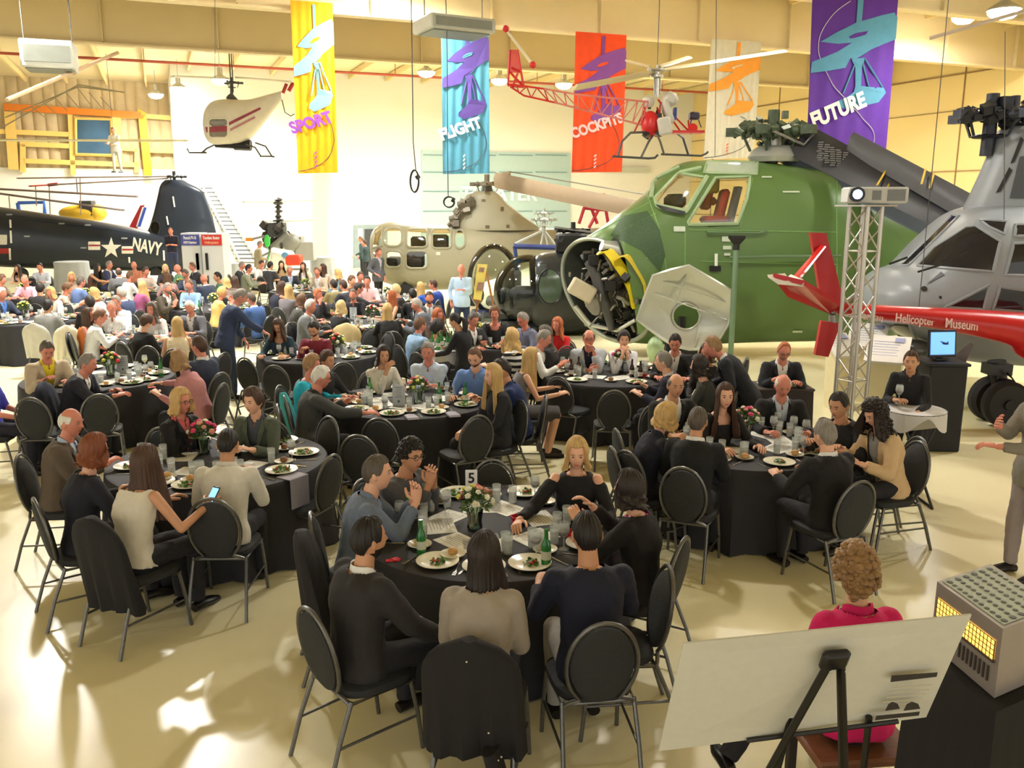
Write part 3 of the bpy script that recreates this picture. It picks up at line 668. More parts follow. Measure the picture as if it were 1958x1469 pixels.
m = MB(); m.tube([at(1125,500,16.8), at(1138,520,16.7), at(1160,590,16.6), at(1170,632,16.6)], [.09,.12,.1,.07], 10); m.build('intake_hose', M((60,60,58), .5), hx)
m = MB(); m.tube([at(1100,585,16.9), at(1130,622,16.8), at(1180,632,16.6), at(1215,612,16.4)], .04, 8); m.build('drain_line', ALU, hx)
m = MB(); m.box(at(1345,385,Y6+.35), (.45,.45,.16), bev=.05); m.box(at(1352,372,Y6+.3), (.16,.45,.6), bev=.05, rot=(0,.15,0)); m.build('pilot_seat', M((226,96,38), .6), hx)
m = MB(); m.box(at(1378,398,Y6-.3), (.14,.42,.72), bev=.05, rot=(0,.2,0)); m.box(at(1366,420,Y6-.35), (.5,.45,.14), bev=.05, rot=(0,0,0)); m.build('pilot_seat', M((186,48,40), .6), hx)
m = MB(); m.box(at(1402,395,Y6-.35), (.07,.4,.75), rot=(0,.2,0)); m.build('armor_panel', M((110,114,120), .5), hx)
m = MB(); m.box(at(1360,350,Y6+.2), (.25,.4,.4), bev=.04); m.build('life_vest', M((222,190,60), .6), hx)
m = MB(); m.box(at(1290,385,Y6), (.3,.9,.28), bev=.08); m.tube([at(1310,420,Y6-.4), at(1345,385,Y6-.3)], .02, 6); m.build('instrument_panel', M((52,56,52), .5), hx)
# clamshell door, concave, with its oval hole
OUT = [(1249,527),(1283,516),(1317,508),(1360,533),(1399,556),(1402,590),(1392,622),(1374,650),(1345,668),(1318,668),(1290,662),(1262,645),(1218,611),(1232,570)]
hc_, hr_ = (1312,605), (26,25); NN = 56; rows = []
def outline_at(a):
    d = (math.cos(a), math.sin(a)); best = 1e9
    for i in range(len(OUT)):
        (x0,y0),(x1,y1) = OUT[i], OUT[(i+1) % len(OUT)]; ex, ey = x1-x0, y1-y0; D = d[0]*ey - d[1]*ex
        if abs(D) < 1e-9: continue
        t = ((x0-hc_[0])*ey - (y0-hc_[1])*ex)/D; s = ((x0-hc_[0])*d[1] - (y0-hc_[1])*d[0])/D
        if t > 0 and 0 <= s <= 1: best = min(best, t)
    return best
m = MB(); G = []
for side in (0, 1):
    for k in range(7):
        row = []
        for j in range(NN):
            a = 2*PI*j/NN; r1 = outline_at(a); r0 = 1/math.sqrt((math.cos(a)/hr_[0])**2+(math.sin(a)/hr_[1])**2); r = r0+(r1-r0)*k/6
            row.append(at(hc_[0]+r*math.cos(a), hc_[1]+r*math.sin(a), 15.35 + .30*(1-(r/95)**2) + .05*side))
        G.append(row)
for i in range(14):
    for p in G[i]: m.v.append(tuple(p))
for side in (0, 1):
    for k in range(6):
        for j in range(NN):
            a = (side*7+k)*NN; q = (j+1) % NN; m.f.append((a+j, a+NN+j, a+NN+q, a+q) if side == 0 else (a+j, a+q, a+NN+q, a+NN+j))
for a, b in ((0, 7), (6, 13)):
    for j in range(NN): m.f.append((a*NN+j, a*NN+(j+1) % NN, b*NN+(j+1) % NN, b*NN+j))
m.m = [0]*len(m.f)
cd = m.build('nose_door', M((182,186,178), .3, .55, noise=.06, scale=1.5), hx)
m = MB(); m.tube([at(x, y, 15.33) for x, y in OUT], .03, 6, close=True); m.tube([at(x, y, 15.6) for x, y in epoly(*hc_, *hr_)], .02, 6, close=True)
for P in ([(1262,536),(1395,580)],[(1253,562),(1390,612)],[(1317,512),(1287,592)],[(1340,600),(1328,655)]): m.tube([at(x, y, 15.44) for x, y in P], .012, 5)
m.build('door_frame', ALU, cd)
m = MB(); m.ball(at(1253,668,15.6), (.16,.16,.24), 16, 10); m.build('landing_light', LGR, hx)
m = MB()
c = at(1301,690,15.9); c.z = .3; m.lathe([(.1,-.12),(.3,-.1),(.3,.1),(.1,.12)], c, 22, rot=(PI/2,0,0)); m.cyl(c, c+Z*.6, .07); m.tube([c+Z*.05, c+Vector((.7,.3,.45))], .04)
m.build('landing_wheel', BLK, hx)
m = MB(); m.lathe([(.45,-.1),(.5,0),(.4,.14),(.3,.2)], at(1480,300,Y6), 24); m.cyl(at(1480,305,Y6), at(1480,262,Y6), .14); m.build('rotor_mast', ALU, hx)
rotor_head(hx, at(1478,252,Y6), .8, M((66,78,58), .5, .3, noise=.3, scale=9), DG, 21, 5)
m = MB(); R = random.Random(33)
for k in range(70):
    p = at(R.gauss(1472,36), R.gauss(254,11), Y6+R.uniform(-.4,.4)); 
    if k % 3: m.box(p, (R.uniform(.06,.22), R.uniform(.06,.2), R.uniform(.05,.16)), rot=(R.random()*3,)*3)
    else: m.cyl(p, p+Vector((R.uniform(-.2,.2), R.uniform(-.1,.1), R.uniform(-.15,.15))), R.uniform(.03,.07), n=8)
m.build('rotor_linkage', M((84,96,74), .45, .3, noise=.35, scale=10), hx)
m = MB(); ptube(m, [(1452,236),(1478,250),(1537,277),(1556,256)], Y6-.5, .025, 6); m.build('fold_lock_rod', STEEL, hx)
BL1 = M((40,41,46), .4, noise=.12, scale=2, bump=.03); BL2 = M((74,75,78), .42, noise=.1, scale=2)
plank('folded_blade', [(1500,262),(1870,440),(1800,470),(1470,300)], Y6+.3, 15.2, M((84,92,98), .4), hx, .05)
plank('folded_blade', [(1556,243),(1862,408),(1822,452),(1500,292)], Y6-.3, 14.6, BL1, hx, .06)
plank('folded_blade', [(1632,252),(1890,388),(1860,432),(1618,290)], Y6-.9, 14.3, BL2, hx, .06)
m = MB()
for (x0,y0),(x1,y1) in (((1697,321),(1677,354)),((1714,329),(1697,358))): 
    d = at(x1,y1,15.72)-at(x0,y0,15.72); m.quad(at(x0-2,y0,15.66), at(x0+2,y0,15.66), at(x1+2,y1,15.5), at(x1-2,y1,15.5), .01)
for (x0,y0),(x1,y1) in (((1770,323),(1762,352)),((1786,331),(1778,360))): m.quad(at(x0-2,y0,15.0), at(x0+2,y0,15.0), at(x1+2,y1,14.9), at(x1-2,y1,14.9), .01)
m.build('yellow_stripe', M((214,176,40), .5), hx)
m = MB(); R = random.Random(2)
for k in range(9):
    for q in range(5): m.box(at(1568+q*12+R.uniform(-2,2), 272+k*4.2+q*5, 16.2), (.09,.01,.02))
m.build('stencil_marking', M((110,108,104), .5), hx)
# ---- grey transport helicopter nose ----
Y7 = 13.0; GY2 = M((136,142,148), .36, noise=.08, scale=1.2, bump=.05); DGL = M((30,30,36), .06, noise=.2, scale=2)
hk = root('grey_transport_helicopter', 1850, 550, 'grey helicopter nose with dark windshield behind the red tail boom', 'helicopter', Y7)
h7 = Hull([(1652,566,1652,580,.1,1,Y7),(1664,538,1668,608,.6,.95,Y7),(1692,515,1702,630,.88,.9,Y7),(1730,501,1748,654,1.0,.82,Y7),(1778,452,1800,678,1.05,.76,Y7),(1834,405,1850,688,1.08,.72,Y7),(1890,390,1900,692,1.08,.72,Y7),(1990,384,1990,698,1.08,.72,Y7),(2100,380,2100,700,1.08,.72,Y7)], n=80, sub=10)
h7.build('fuselage', GY2, hk)
WK = [[(1755,508),(1786,474),(1848,434),(1866,432),(1912,462),(1898,520),(1800,512)], [(1722,508),(1738,508),(1833,414),(1822,412)], [(1938,466),(2000,462),(2000,528),(1922,526)], [(1942,430),(2000,428),(2000,452),(1940,452)],
      [(1806,588),(1892,544),(1880,592)], [(1898,592),(1912,548),(2000,560),(2000,600)], [(1872,420),(1926,424),(1920,448),(1890,434)], [(1688,614),(1738,618),(1752,650),(1716,640)]]
for P in WK: h7.window(P, GY2, DGL, hk, .025)
m = MB(); ptube(m, [(1755,520),(1800,506),(1850,482)], 11.7, .015, 5); ptube(m, [(1700,505),(1735,492)], 11.9, .015, 5); m.build('windshield_wiper', BLK, hk)
h7.decal('intake_dimple', epoly(1767,553,6,5), BLK, hk); h7.decal('intake_dimple', epoly(1798,569,3,3), BLK, hk); h7.decal('sensor_fairing', [(1770,546),(1800,520),(1806,526)], M((70,74,80), .5), hk)
pk = finhull([(243,1920,2150,.4),(258,1905,2150,.5),(320,1880,2150,.55),(385,1850,2150,.6),(408,1838,2150,.6)], Y7, 'rotor_pylon', GY2, hk)
for P in ([(1952,262),(1958,268),(1940,310),(1932,314)],[(1930,320),(1936,326),(1914,366),(1904,370)],[(1972,280),(1990,280),(1980,380),(1960,380)]): pk.decal('vent_slot', P, BLK, hk, .015)
pk.decal('intake_panel', [(1950,300),(2000,290),(2000,380),(1930,380)], M((70,74,80), .5), hk, .012)
rotor_head(hk, at(1895,222,Y7), .62, M((52,54,62), .4, .5, noise=.3, scale=9), DG, 31, 4)
rotor_head(hk, at(1940,212,Y7), .42, M((60,62,70), .4, .5), DG, 33, 4)
m = MB(); R = random.Random(8)
for k in range(60):
    p = at(R.uniform(1838,1985), 222+R.gauss(0,9)-max(0,(R.random()-.5))*8, Y7+R.uniform(-.3,.3)); m.box(p, (R.uniform(.05,.16),)*3, rot=(R.random()*3,)*3)
ptube(m, [(1930,222),(1938,246)], Y7, .1)
m.build('rotor_linkage', M((48,50,58), .4, .5, noise=.3), hk)
m = MB(); ptube(m, [(1906,690),(1908,745)], 11.6, .12, 12); ptube(m, [(1908,735),(1895,720),(1892,700)], 11.6, .04, 6); ptube(m, [(1908,722),(1940,730),(1925,712)], 11.4, .025, 6); m.box(at(1906,705,11.6), (.3,.25,.15)); m.build('landing_strut', BLK, hk)
m = MB()
for dy in (-.17, .17):
    c = Vector((at(1908,780,11.5).x, 11.5+dy, .31)); m.lathe([(.08,-.09),(.14,-.1),(.27,-.1),(.315,-.05),(.315,.05),(.27,.1),(.14,.1),(.08,.09)], c, 28, rot=(PI/2,0,0)); m.cyl(c-Vector((0,.12,0)), c+Vector((0,.12,0)), .07)
m.build('landing_wheel', M((20,20,22), .7), hk)
m = MB(); m.ball(at(1752,668,12.4), (.22,.2,.14), 16, 8); m.ball(at(1725,655,12.3), .09, 12, 8); m.build('belly_antenna', M((80,82,80), .3, .4), hk)
# ---- red tail boom on show ----
Y8 = 11.2; RB = M((182,26,30), .28, noise=.05, scale=2)
hb8 = root('red_tail_boom', 1780, 620, 'bright red tail boom lettered with the museum name, fin and endplate', 'tail boom', Y8)
h8 = Hull([(1606,578,1606,600,.10,1,Y8),(1650,582,1650,608,.14,1,Y8),(1757,587,1757,623,.17,1,Y8),(1880,593,1880,647,.22,1,Y8),(1930,596,1932,662,.26,1,Y8),(1965,598,1965,690,.30,1,Y8),(2060,602,2060,700,.3,1,Y8)], n=32)
h8.build('boom', RB, hb8)
def poly_slab(P, Y, th, name, mat, parent):
    Ys = Y if isinstance(Y, (list, tuple)) else [Y]*len(P); m = MB(); m.slab([at(x, y, yy) for (x, y), yy in zip(P, Ys)], Vector((0,1,0))*th); return m.build(name, mat, parent, smooth=False)
poly_slab([(1550,445),(1580,446),(1614,578),(1604,602),(1570,570)], Y8, .09, 'upper_fin', RB, hb8)
poly_slab([(1571,614),(1608,619),(1584,683),(1559,679)], Y8, .08, 'lower_fin', RB, hb8)
m = MB(); q = [at(1478,532,10.4), at(1538,546,10.3), at(1618,592,11.25), at(1590,602,11.3), at(1506,568,10.7)]; m.slab(q, Vector((0,0,.06))); m.build('stabilizer', RB, hb8, smooth=False)
m = MB(); q = [at(1469,531,10.35), at(1503,528,10.5), at(1508,535,10.45), at(1514,530,10.45), at(1538,540,10.3), at(1536,548,10.28), at(1488,544,10.3)]; m.slab(q, Vector((0,.05,.03))); m.build('endplate', M((206,198,184), .4), hb8, smooth=False)
m = MB(); m.tube([at(1573,472,11.15), at(1522,533,10.5)], [.045,.06], 8, flat=.5); m.build('stabilizer_strut', RB, hb8)
m = MB(); m.cyl(at(1592,602,11.25), at(1592,618,11.25), .05); m.tube([at(1590,600,11.25), at(1640,560,11.25)], .03); m.build('fin_hinge', STEEL, hb8)
for x in (1756, 1990): m = MB(); p = at(x, 597, Y8+.1); m.cyl(p, (p.x, p.y, H), .006, n=4); m.build('hanging_wire', DG, hb8)
for s_, x, y, sz in (('American', 1657, 603, .150), ('Helicopter', 1749, 611, .160), ('Museum', 1838, 621, .170)):
    p, nn = h8.hit(x, y); a_, b_ = h8.hit(x-25, y-2)[0], h8.hit(x+25, y+3)[0]
    o = text(s_, 'lettering', M((226,186,180), .5), hb8, basis(p + nn*.012, at(x+25,y+2.6,Y8)-at(x-25,y-2.6,Y8), Z + Vector((0,.25,0))), sz, .006, bold=.003, sx=.74)
# ---- little red helicopter hung from the roof ----
Y9 = 18.5; RD = M((196,34,34), .35, noise=.05); PK = M((206,120,110), .45)
hm = root('hanging_red_helicopter', 1250, 230, 'tiny red open helicopter with lattice tail hanging from the roof', 'helicopter', Y9)
m = MB(); T1 = [(974,161),(1040,170),(1105,181),(1201,191),(1240,195)]; T2 = [(976,166),(1002,183),(1060,196),(1150,219),(1230,240)]
def latt(m, A, B, Ya, Yb, r, n):
    for A_, Yx in ((A, Ya), (A, Yb)): ptube(m, A_, Yx, r, 5)
    ptube(m, B, (Ya+Yb)/2, r, 5)
    for k in range(n):
        a, b = cr(A, k/n*(len(A)-1)), cr(B, (k+.5)/n*(len(B)-1)); c = cr(A, (k+1)/n*(len(A)-1))
        for Yx in (Ya, Yb): ptube(m, [a, b], [Yx, (Ya+Yb)/2], r*.7, 4, caps=False); ptube(m, [b, c], [(Ya+Yb)/2, Yx], r*.7, 4, caps=False)
latt(m, T1[:2], T2[:3], Y9-.2, Y9+.2, .02, 4); m.build('tail_lattice', RD, hm)
m = MB(); latt(m, T1[1:], T2[2:], Y9-.25, Y9+.25, .02, 9); m.build('tail_lattice', PK, hm)
m = MB()
for P in ([(975,95),(971,160)],[(989,95),(1001,166)],[(978,130),(997,138)],[(975,138),(1000,165)],[(980,166),(990,140)],[(975,165),(1002,166)],[(971,160),(974,165)]): ptube(m, P, Y9, .025, 5)
m.build('tail_fin_frame', RD, hm)
poly_slab([(975,95),(988,95),(998,140),(972,138)], Y9, .03, 'tail_fin', M((214,88,76), .5), hm)
blade('tail_rotor', ((967,56),(1019,124)), Y9-.3, .10, M((222,212,180), .4), hm, .02, tilt=1.2)
m = MB(); m.ball(at(967,55,Y9-.32), .07, 10, 6); m.ball(at(1019,124,Y9-.32), .07, 10, 6); m.build('blade_tip', RD, hm)
m = MB(); m.ball(at(1243,238,Y9), (.19,.2,.27), 18, 12); m.ball(at(1256,240,Y9+.25), (.16,.2,.24), 14, 8); m.build('fuel_tank', RD, hm)
m = MB(); R = random.Random(17)
for k in range(24): m.box(at(R.uniform(1234,1262), R.uniform(205,262), Y9+R.uniform(-.15,.25)), (R.uniform(.03,.12),)*3, rot=(R.random()*3,)*3)
m.build('engine', M((48,46,46), .4, .4), hm)
m = MB(); m.lathe([(.08,-.12),(.12,-.05),(.12,.05),(.05,.08)], at(1240,193,Y9), 14); m.box(at(1281,190,Y9), (.3,.3,.28), bev=.08, rot=(0,.4,0)); m.box(at(1271,241,Y9-.2), (.28,.1,.36), bev=.04, rot=(0,-.2,0)); m.box(at(1276,215,Y9), (.14,.4,.5), bev=.05, rot=(0,-.35,0)); m.build('seat', M((196,192,178), .5), hm)
m = MB(); ptube(m, [(1257,138),(1256,186)], Y9, .045); ptube(m, [(1251,145),(1251,180)], Y9, .012, 5); ptube(m, [(1262,145),(1262,180)], Y9, .012, 5); m.lathe([(.02,-.05),(.13,-.02),(.13,.02),(.02,.05)], at(1256,146,Y9), 14); m.build('rotor_mast', M((176,176,170), .35, .6), hm)
rotor_head(hm, at(1257,134,Y9), .2, M((168,168,160), .4, .5), DG, 3, 4)
RBL = M((206,190,148), .45)
blade('rotor_blade', ((1250,139),(1098,168)), Y9, .24, RBL, hm, .03, 17.2, tilt=.5); blade('rotor_blade', ((1262,134),(1500,98)), Y9, .2, RBL, hm, .03, 20.5, tilt=.3)
blade('rotor_blade', ((1262,128),(1318,110)), Y9, .16, RBL, hm, .03, 19.5, tilt=.3); blade('rotor_blade', ((1244,128),(1202,118)), Y9, .2, RBL, hm, .03, 19.4, tilt=.3)
m = MB()
for P in ([(1264,196),(1322,256)],[(1258,190),(1300,250)],[(1232,200),(1236,232)],[(1262,260),(1262,200)],[(1316,230),(1317,250)],[(1256,205),(1276,256)],[(1232,212),(1213,252)]): ptube(m, P, Y9, .018, 5)
m.build('tube_frame', RD, hm)
m = MB(); m.box(at(1312,253,Y9), (.68,.4,.05)); m.lathe([(.1,0),(.1,.04)], at(1324,246,Y9-.1), 12, rot=(1.2,0,0)); m.build('foot_panel', RD, hm)
m = MB(); m.box(at(1327,222,Y9), (.2,.25,.15), bev=.03); ptube(m, [(1322,230),(1318,244)], Y9, .012, 5); ptube(m, [(1335,228),(1341,244)], Y9, .012, 5); m.build('instrument_box', M((48,40,54), .5), hm)
m = MB(); m.box(at(1290,218,Y9), (.05,.2,.24)); m.build('seat_pad', M((40,60,140), .5), hm)
SK = M((84,84,88), .4, .4)
m = MB(); ptube(m, [(1171,299),(1240,303),(1252,302),(1258,296)], Y9-.7, .025, 6); ptube(m, [(1264,295),(1340,298),(1350,294),(1354,290)], Y9+.7, .025, 6)
for P, yy in (([(1182,298),(1190,270),(1206,254),(1250,252)],[Y9-.7,Y9-.6,Y9-.3,Y9]), ([(1226,301),(1240,272),(1250,256)],[Y9-.7,Y9-.4,Y9]), ([(1270,296),(1262,270),(1254,252)],[Y9+.7,Y9+.4,Y9]), ([(1316,296),(1306,264),(1290,252),(1262,252)],[Y9+.7,Y9+.6,Y9+.3,Y9])): ptube(m, P, yy, .025, 6)
m.build('skid', SK, hm)
m = MB(); m.tube([at(1257,128,Y9), Vector((at(1257,128,Y9).x, Y9, H-.1))], .008, 4); m.build('hanging_cable', DG, hm)
# ---- banners ----
def zu(P): return [((x-634)/530.0, (y*.3105+12)/343.0) for x, y in P]
DA = zu([(690,248),(780,192),(905,128),(1060,82),(1145,62),(1152,80),(1176,88),(1166,225),(1090,255),(1010,290),(960,325),(915,350),(880,345),(850,405),(740,425),(632,440),(640,372),(720,340),(800,305),(885,250),(800,258)])
DM = zu([(905,-20),(942,-20),(938,130),(905,135)])
DC = zu([(888,350),(975,340),(955,400),(958,515),(990,518),(1115,524),(1130,556),(1085,615),(985,640),(880,662),(810,640),(818,612),(880,580),(918,552),(924,515),(918,400)])
DH = zu([(860,215),(905,192),(980,178),(965,200),(915,218),(870,226)])
DL = [zu(p) for p in ([(910,390),(845,560)],[(960,380),(1015,520)],[(970,345),(1105,520)])]
CU = zu([(860,0),(760,80),(690,200),(680,290),(700,360),(760,480),(850,585),(960,690),(1040,770),(1075,830),(1070,900)])
CU2 = zu([(985,665),(1060,700),(1110,780),(1120,860),(1070,940),(960,1000),(780,1040),(640,1050)])
def banner(name, C, base, ink, word, wcol, label, sz, nd, curve=CU, ccol=None, wpos=(.31,.655), folds=5, roundbase=0):
    P0 = V*nd; q = [on_plane(x, y, P0, V) for x, y in C]
    def S(u, v, o=0.0): return q[0]*(1-u)*(1-v) + q[1]*u*(1-v) + q[2]*u*v + q[3]*(1-u)*v - V*(o + .014*math.sin(u*PI*folds*2+v*3)*min(1, v*2+.2))
    t = empty(name, (0,0,0), 0, label, 'banner', 'hall banners'); t['group'] = 'theme banners hanging from the beams'
    m = MB(); nu, nv = 40, 30
    for o in (0, -.008):
        for i in range(nv+1):
            for j in range(nu+1): m.v.append(tuple(S(j/nu, i/nv, o)))
    K = (nu+1)*(nv+1)
    for i in range(nv):
        for j in range(nu):
            a = i*(nu+1)+j; m.f.append((a, a+nu+1, a+nu+2, a+1)); m.f.append((K+a, K+a+1, K+a+nu+2, K+a+nu+1))
    m.m = [0]*len(m.f); m.build('cloth', base, t)
    def clip(x): return max(0.0, min(1.0, x))
    for nm, D in (('printed_rotor', DA), ('printed_mast', DM), ('printed_hull', DC)):
        m = MB(); m.slab([S(clip(u), clip(v), .022) for u, v in D], V*.004); m.build(nm, ink, t, smooth=False)
    m = MB()
    m.slab([S(u, v, .028) for u, v in DH], V*.004); m.build('printed_gap', base, t, smooth=False)
    m = MB()
    for p in DL: m.tube([S(clip(u), clip(v), .02) for u, v in p], .02, 5)
    m.build('printed_strut', ink, t)
    m = MB(); m.tube([S(clip(u), clip(v), .02) for u, v in [cr(curve, k/4) for k in range((len(curve)-1)*4+1)]], .008, 4); m.build('printed_curve', ccol or M((60,60,70), .6), t)
    ud = (q[1]-q[0]).normalized(); vd = Z; a = math.radians(17)
    if word: text(word, 'printed_word', wcol, t, basis(S(*wpos, .03), ud*math.cos(a)+vd*math.sin(a), vd), sz, .002, bold=sz*.045, sx=.92, shear=-.12)
    m = MB()
    for k in range(4): m.slab([S(.42+du, .865+k*.027+dv, .028) for du, dv in ((0,.014),(.05,0),(.055,.012),(.005,.026))], V*.004)
    m.build('printed_mark', wcol, t, smooth=False); return t
LB = M((128,176,178), .8, noise=.05); PUB = M((92,72,150), .8, noise=.06); OR = M((218,70,22), .8, noise=.06)
n1 = 20.95
banner('theme_banner', [(555,0),(636,6),(646,330),(570,332)], M((240,164,4), .8, noise=.04), LB, 'SPORT', M((140,70,170), .8), 'yellow hanging banner printed SPORT in purple', .36, n1, CU2, wpos=(.38,.70))
banner('theme_banner', [(843,38),(934,43),(936,332),(847,333)], M((82,150,176), .8, noise=.05), PUB, 'FLIGHT', WHT, 'light blue hanging banner printed FLIGHT in white', .37, n1, CU2, wpos=(.38,.70))
banner('theme_banner', [(1101,60),(1198,67),(1189,329),(1093,330)], OR, M((120,64,140), .8, noise=.05), 'COCKPITS', M((220,190,190), .8), 'red orange hanging banner printed COCKPITS', .36, n1, CU2, wpos=(.47,.66))
banner('theme_banner', [(1360,74),(1456,80),(1440,302),(1345,305)], M((206,202,182), .8, noise=.05), M((226,150,50), .8), '', M((226,120,60), .8), 'pale banner with orange rotor print above the green helicopter', .40, n1, CU2, wpos=(.42,.68), folds=9)
banner('theme_banner', [(1554,-12),(1718,-8),(1690,331),(1540,331)], M((88,42,148), .8, noise=.05), M((82,146,176), .8), 'FUTURE', WHT, 'large purple hanging banner printed FUTURE in white', .46, 15.6, CU, WHT, wpos=(.36,.64))
# ---- roof clutter ----
def unit(px, py, Y, d, rz, label, rx=0):
    t = empty('air_cleaner', at(px, py, Y), rz, label, 'air cleaner'); m = MB(); m.box((0,0,0), d, bev=.03); m.build('housing', M((176,178,166), .5), t)
    m = MB(); m.box((0,0,-d[2]/2-.01), (d[0]*.86, d[1]*.8, .03)); m.box((0,-d[1]/2-.01,0), (d[0]*.86,.03,d[2]*.6)); m.build('grille', M((120,124,116), .5), t)
    m = MB()
    for x in (-1, 1): m.cyl((x*d[0]*.45,0,d[2]/2), (x*d[0]*.45,0,H-t.location.z-.05), .012, n=5)
    m.build('hanger', DG, t)
unit(868, 52, 19.0, (1.45,1.0,.28), .5, 'flat grey air cleaner box hanging before the light blue banner')
unit(95, 108, 19.0, (1.0,.8,.55), .35, 'boxy grey air cleaner hanging above the quilted wall')
def cord(name, P, Y, r, loop, label):
    t = empty(name, (0,0,0), 0, label, 'cord'); m = MB(); ptube(m, P, Y, r, 5); m.build('cord', DG, t)
    cx, cy, rx, ry = loop; m = MB()
    for k in range(3): ptube(m, epoly(cx+k*.6, cy+k*.5, rx, ry), Y+k*.02, r*1.2, 5, close=True)
    m.build('coil', BLK, t); m = MB(); ptube(m, [(cx+rx*.6,cy-ry*.5),(cx+rx*1.1,cy-ry*.2)], Y, .05, 8); m.build('plug', BLK, t)
cord('hanging_power_cord', [(786,-30),(787,50),(789,180),(790,270),(795,325)], 18.5, .012, (792,346,8,21), 'power cord hanging with a long loop beside the white wall')
cord('hanging_power_cord', [(852,-30),(855,100),(856,300),(857,376)], 18.5, .010, (858,386,10,10), 'power cord hanging with a round coil below the light blue banner')
def simple(name, P, Y, r, mat, label, cat, n=8):
    m = MB(); ptube(m, P, Y, r, n); return tag(m.build(name, mat), label, cat)
b_ = blade('display_rotor_blade', ((-40,268),(358,269)), 22, .3, M((222,214,176), .5), None, .03, 25); tag(b_, 'thin cream rotor blade crossing before the quilted wall', 'rotor blade')
tube_ = simple('roof_heater_pipe', [(13,191),(225,101)], [17,21], .04, M((186,158,128), .5), 'slanting grey heater pipe beside the boxy air cleaner', 'pipe')
simple('hanging_blade_tube', [(1778,73),(1990,12)], [15,14], .03, M((206,190,176), .35, .4), 'slim metal tube hanging near the glaring lamp', 'tube')
for k, (x, ya, yb, yy) in enumerate(((411,-20,150,20),(1370,-20,300,15.5),(1922,60,560,12.2))):
    simple('hanging_wire', [(x,ya),(x-(3 if k else 0),yb)], yy, .006, DG, ['thin wire hanging in front of the cream helicopter', 'thin wire hanging past the pale banner', 'thin wire hanging before the grey helicopter pylon'][k], 'wire', 4)
m = MB(); A = [(-10,252),(60,238),(150,160),(240,176)]; B = [(-20,290),(40,250),(130,165),(150,160)]
ptube(m, [(0,246),(150,162),(238,177)], 26, .02, 5); ptube(m, [(10,225),(150,166),(225,175)], 26.5, .02, 5)
for k in range(7): ptube(m, [(60+k*22,178+abs(k-4)*9-10),(85+k*22,200+abs(k-4)*6)], 26.2, .012, 4)
tag(m.build('lattice_boom', M((150,140,110), .5)), 'thin lattice boom hanging before the quilted wall', 'lattice boom')
# ---------------- people ----------------
TEX = bpy.data.textures.new('fold_noise', 'CLOUDS'); TEX.noise_scale = .11
SK_ = {'f': (224,172,142), 'r': (208,134,112), 't': (198,146,112), 'd': (150,102,76), 'p': (232,190,164)}
HC = {'k': (24,20,20), 'K': (38,30,28), 'n': (70,48,36), 'm': (104,74,52), 'a': (120,66,40), 'y': (196,162,104), 'Y': (214,188,136), 'g': (130,124,116), 'G': (176,172,164), 'W': (220,216,208), 's': (150,118,82), 'o': (168,92,52), 'e': (84,76,68)}
def skin_m(k): return M(SK_[k], .5, noise=.05, scale=12, bump=.02)
def hair_m(k): return M(HC[k], .55, noise=.22, scale=40, bump=.35, stretch=(1,1,.12))
def cloth_m(c):
    if sum(c) < 180: c = tuple(v+2 for v in c)
    return M(c, .85, noise=.06, scale=14, bump=.12, bscale=30)
EYEW = M((176,164,156), .3, noise=0); IRIS = M((46,36,30), .2, noise=0)
def cap(mb, a, b, r0, r1, n=12):                      # tapered limb with round ends
    a, b = Vector(a), Vector(b); d = (b-a).normalized(); P = []; R = []
    for t in (1.0, .8, .45): P.append(a - d*r0*t*.9); R.append(r0*math.sqrt(max(0.01, 1-t*t)))
    for t in (0, .33, .66, 1): P.append(a.lerp(b, t)); R.append(r0+(r1-r0)*t)
    for t in (.45, .8, 1.0): P.append(b + d*r1*t*.9); R.append(r1*math.sqrt(max(0.01, 1-t*t)))
    mb.tube(P, R, n)
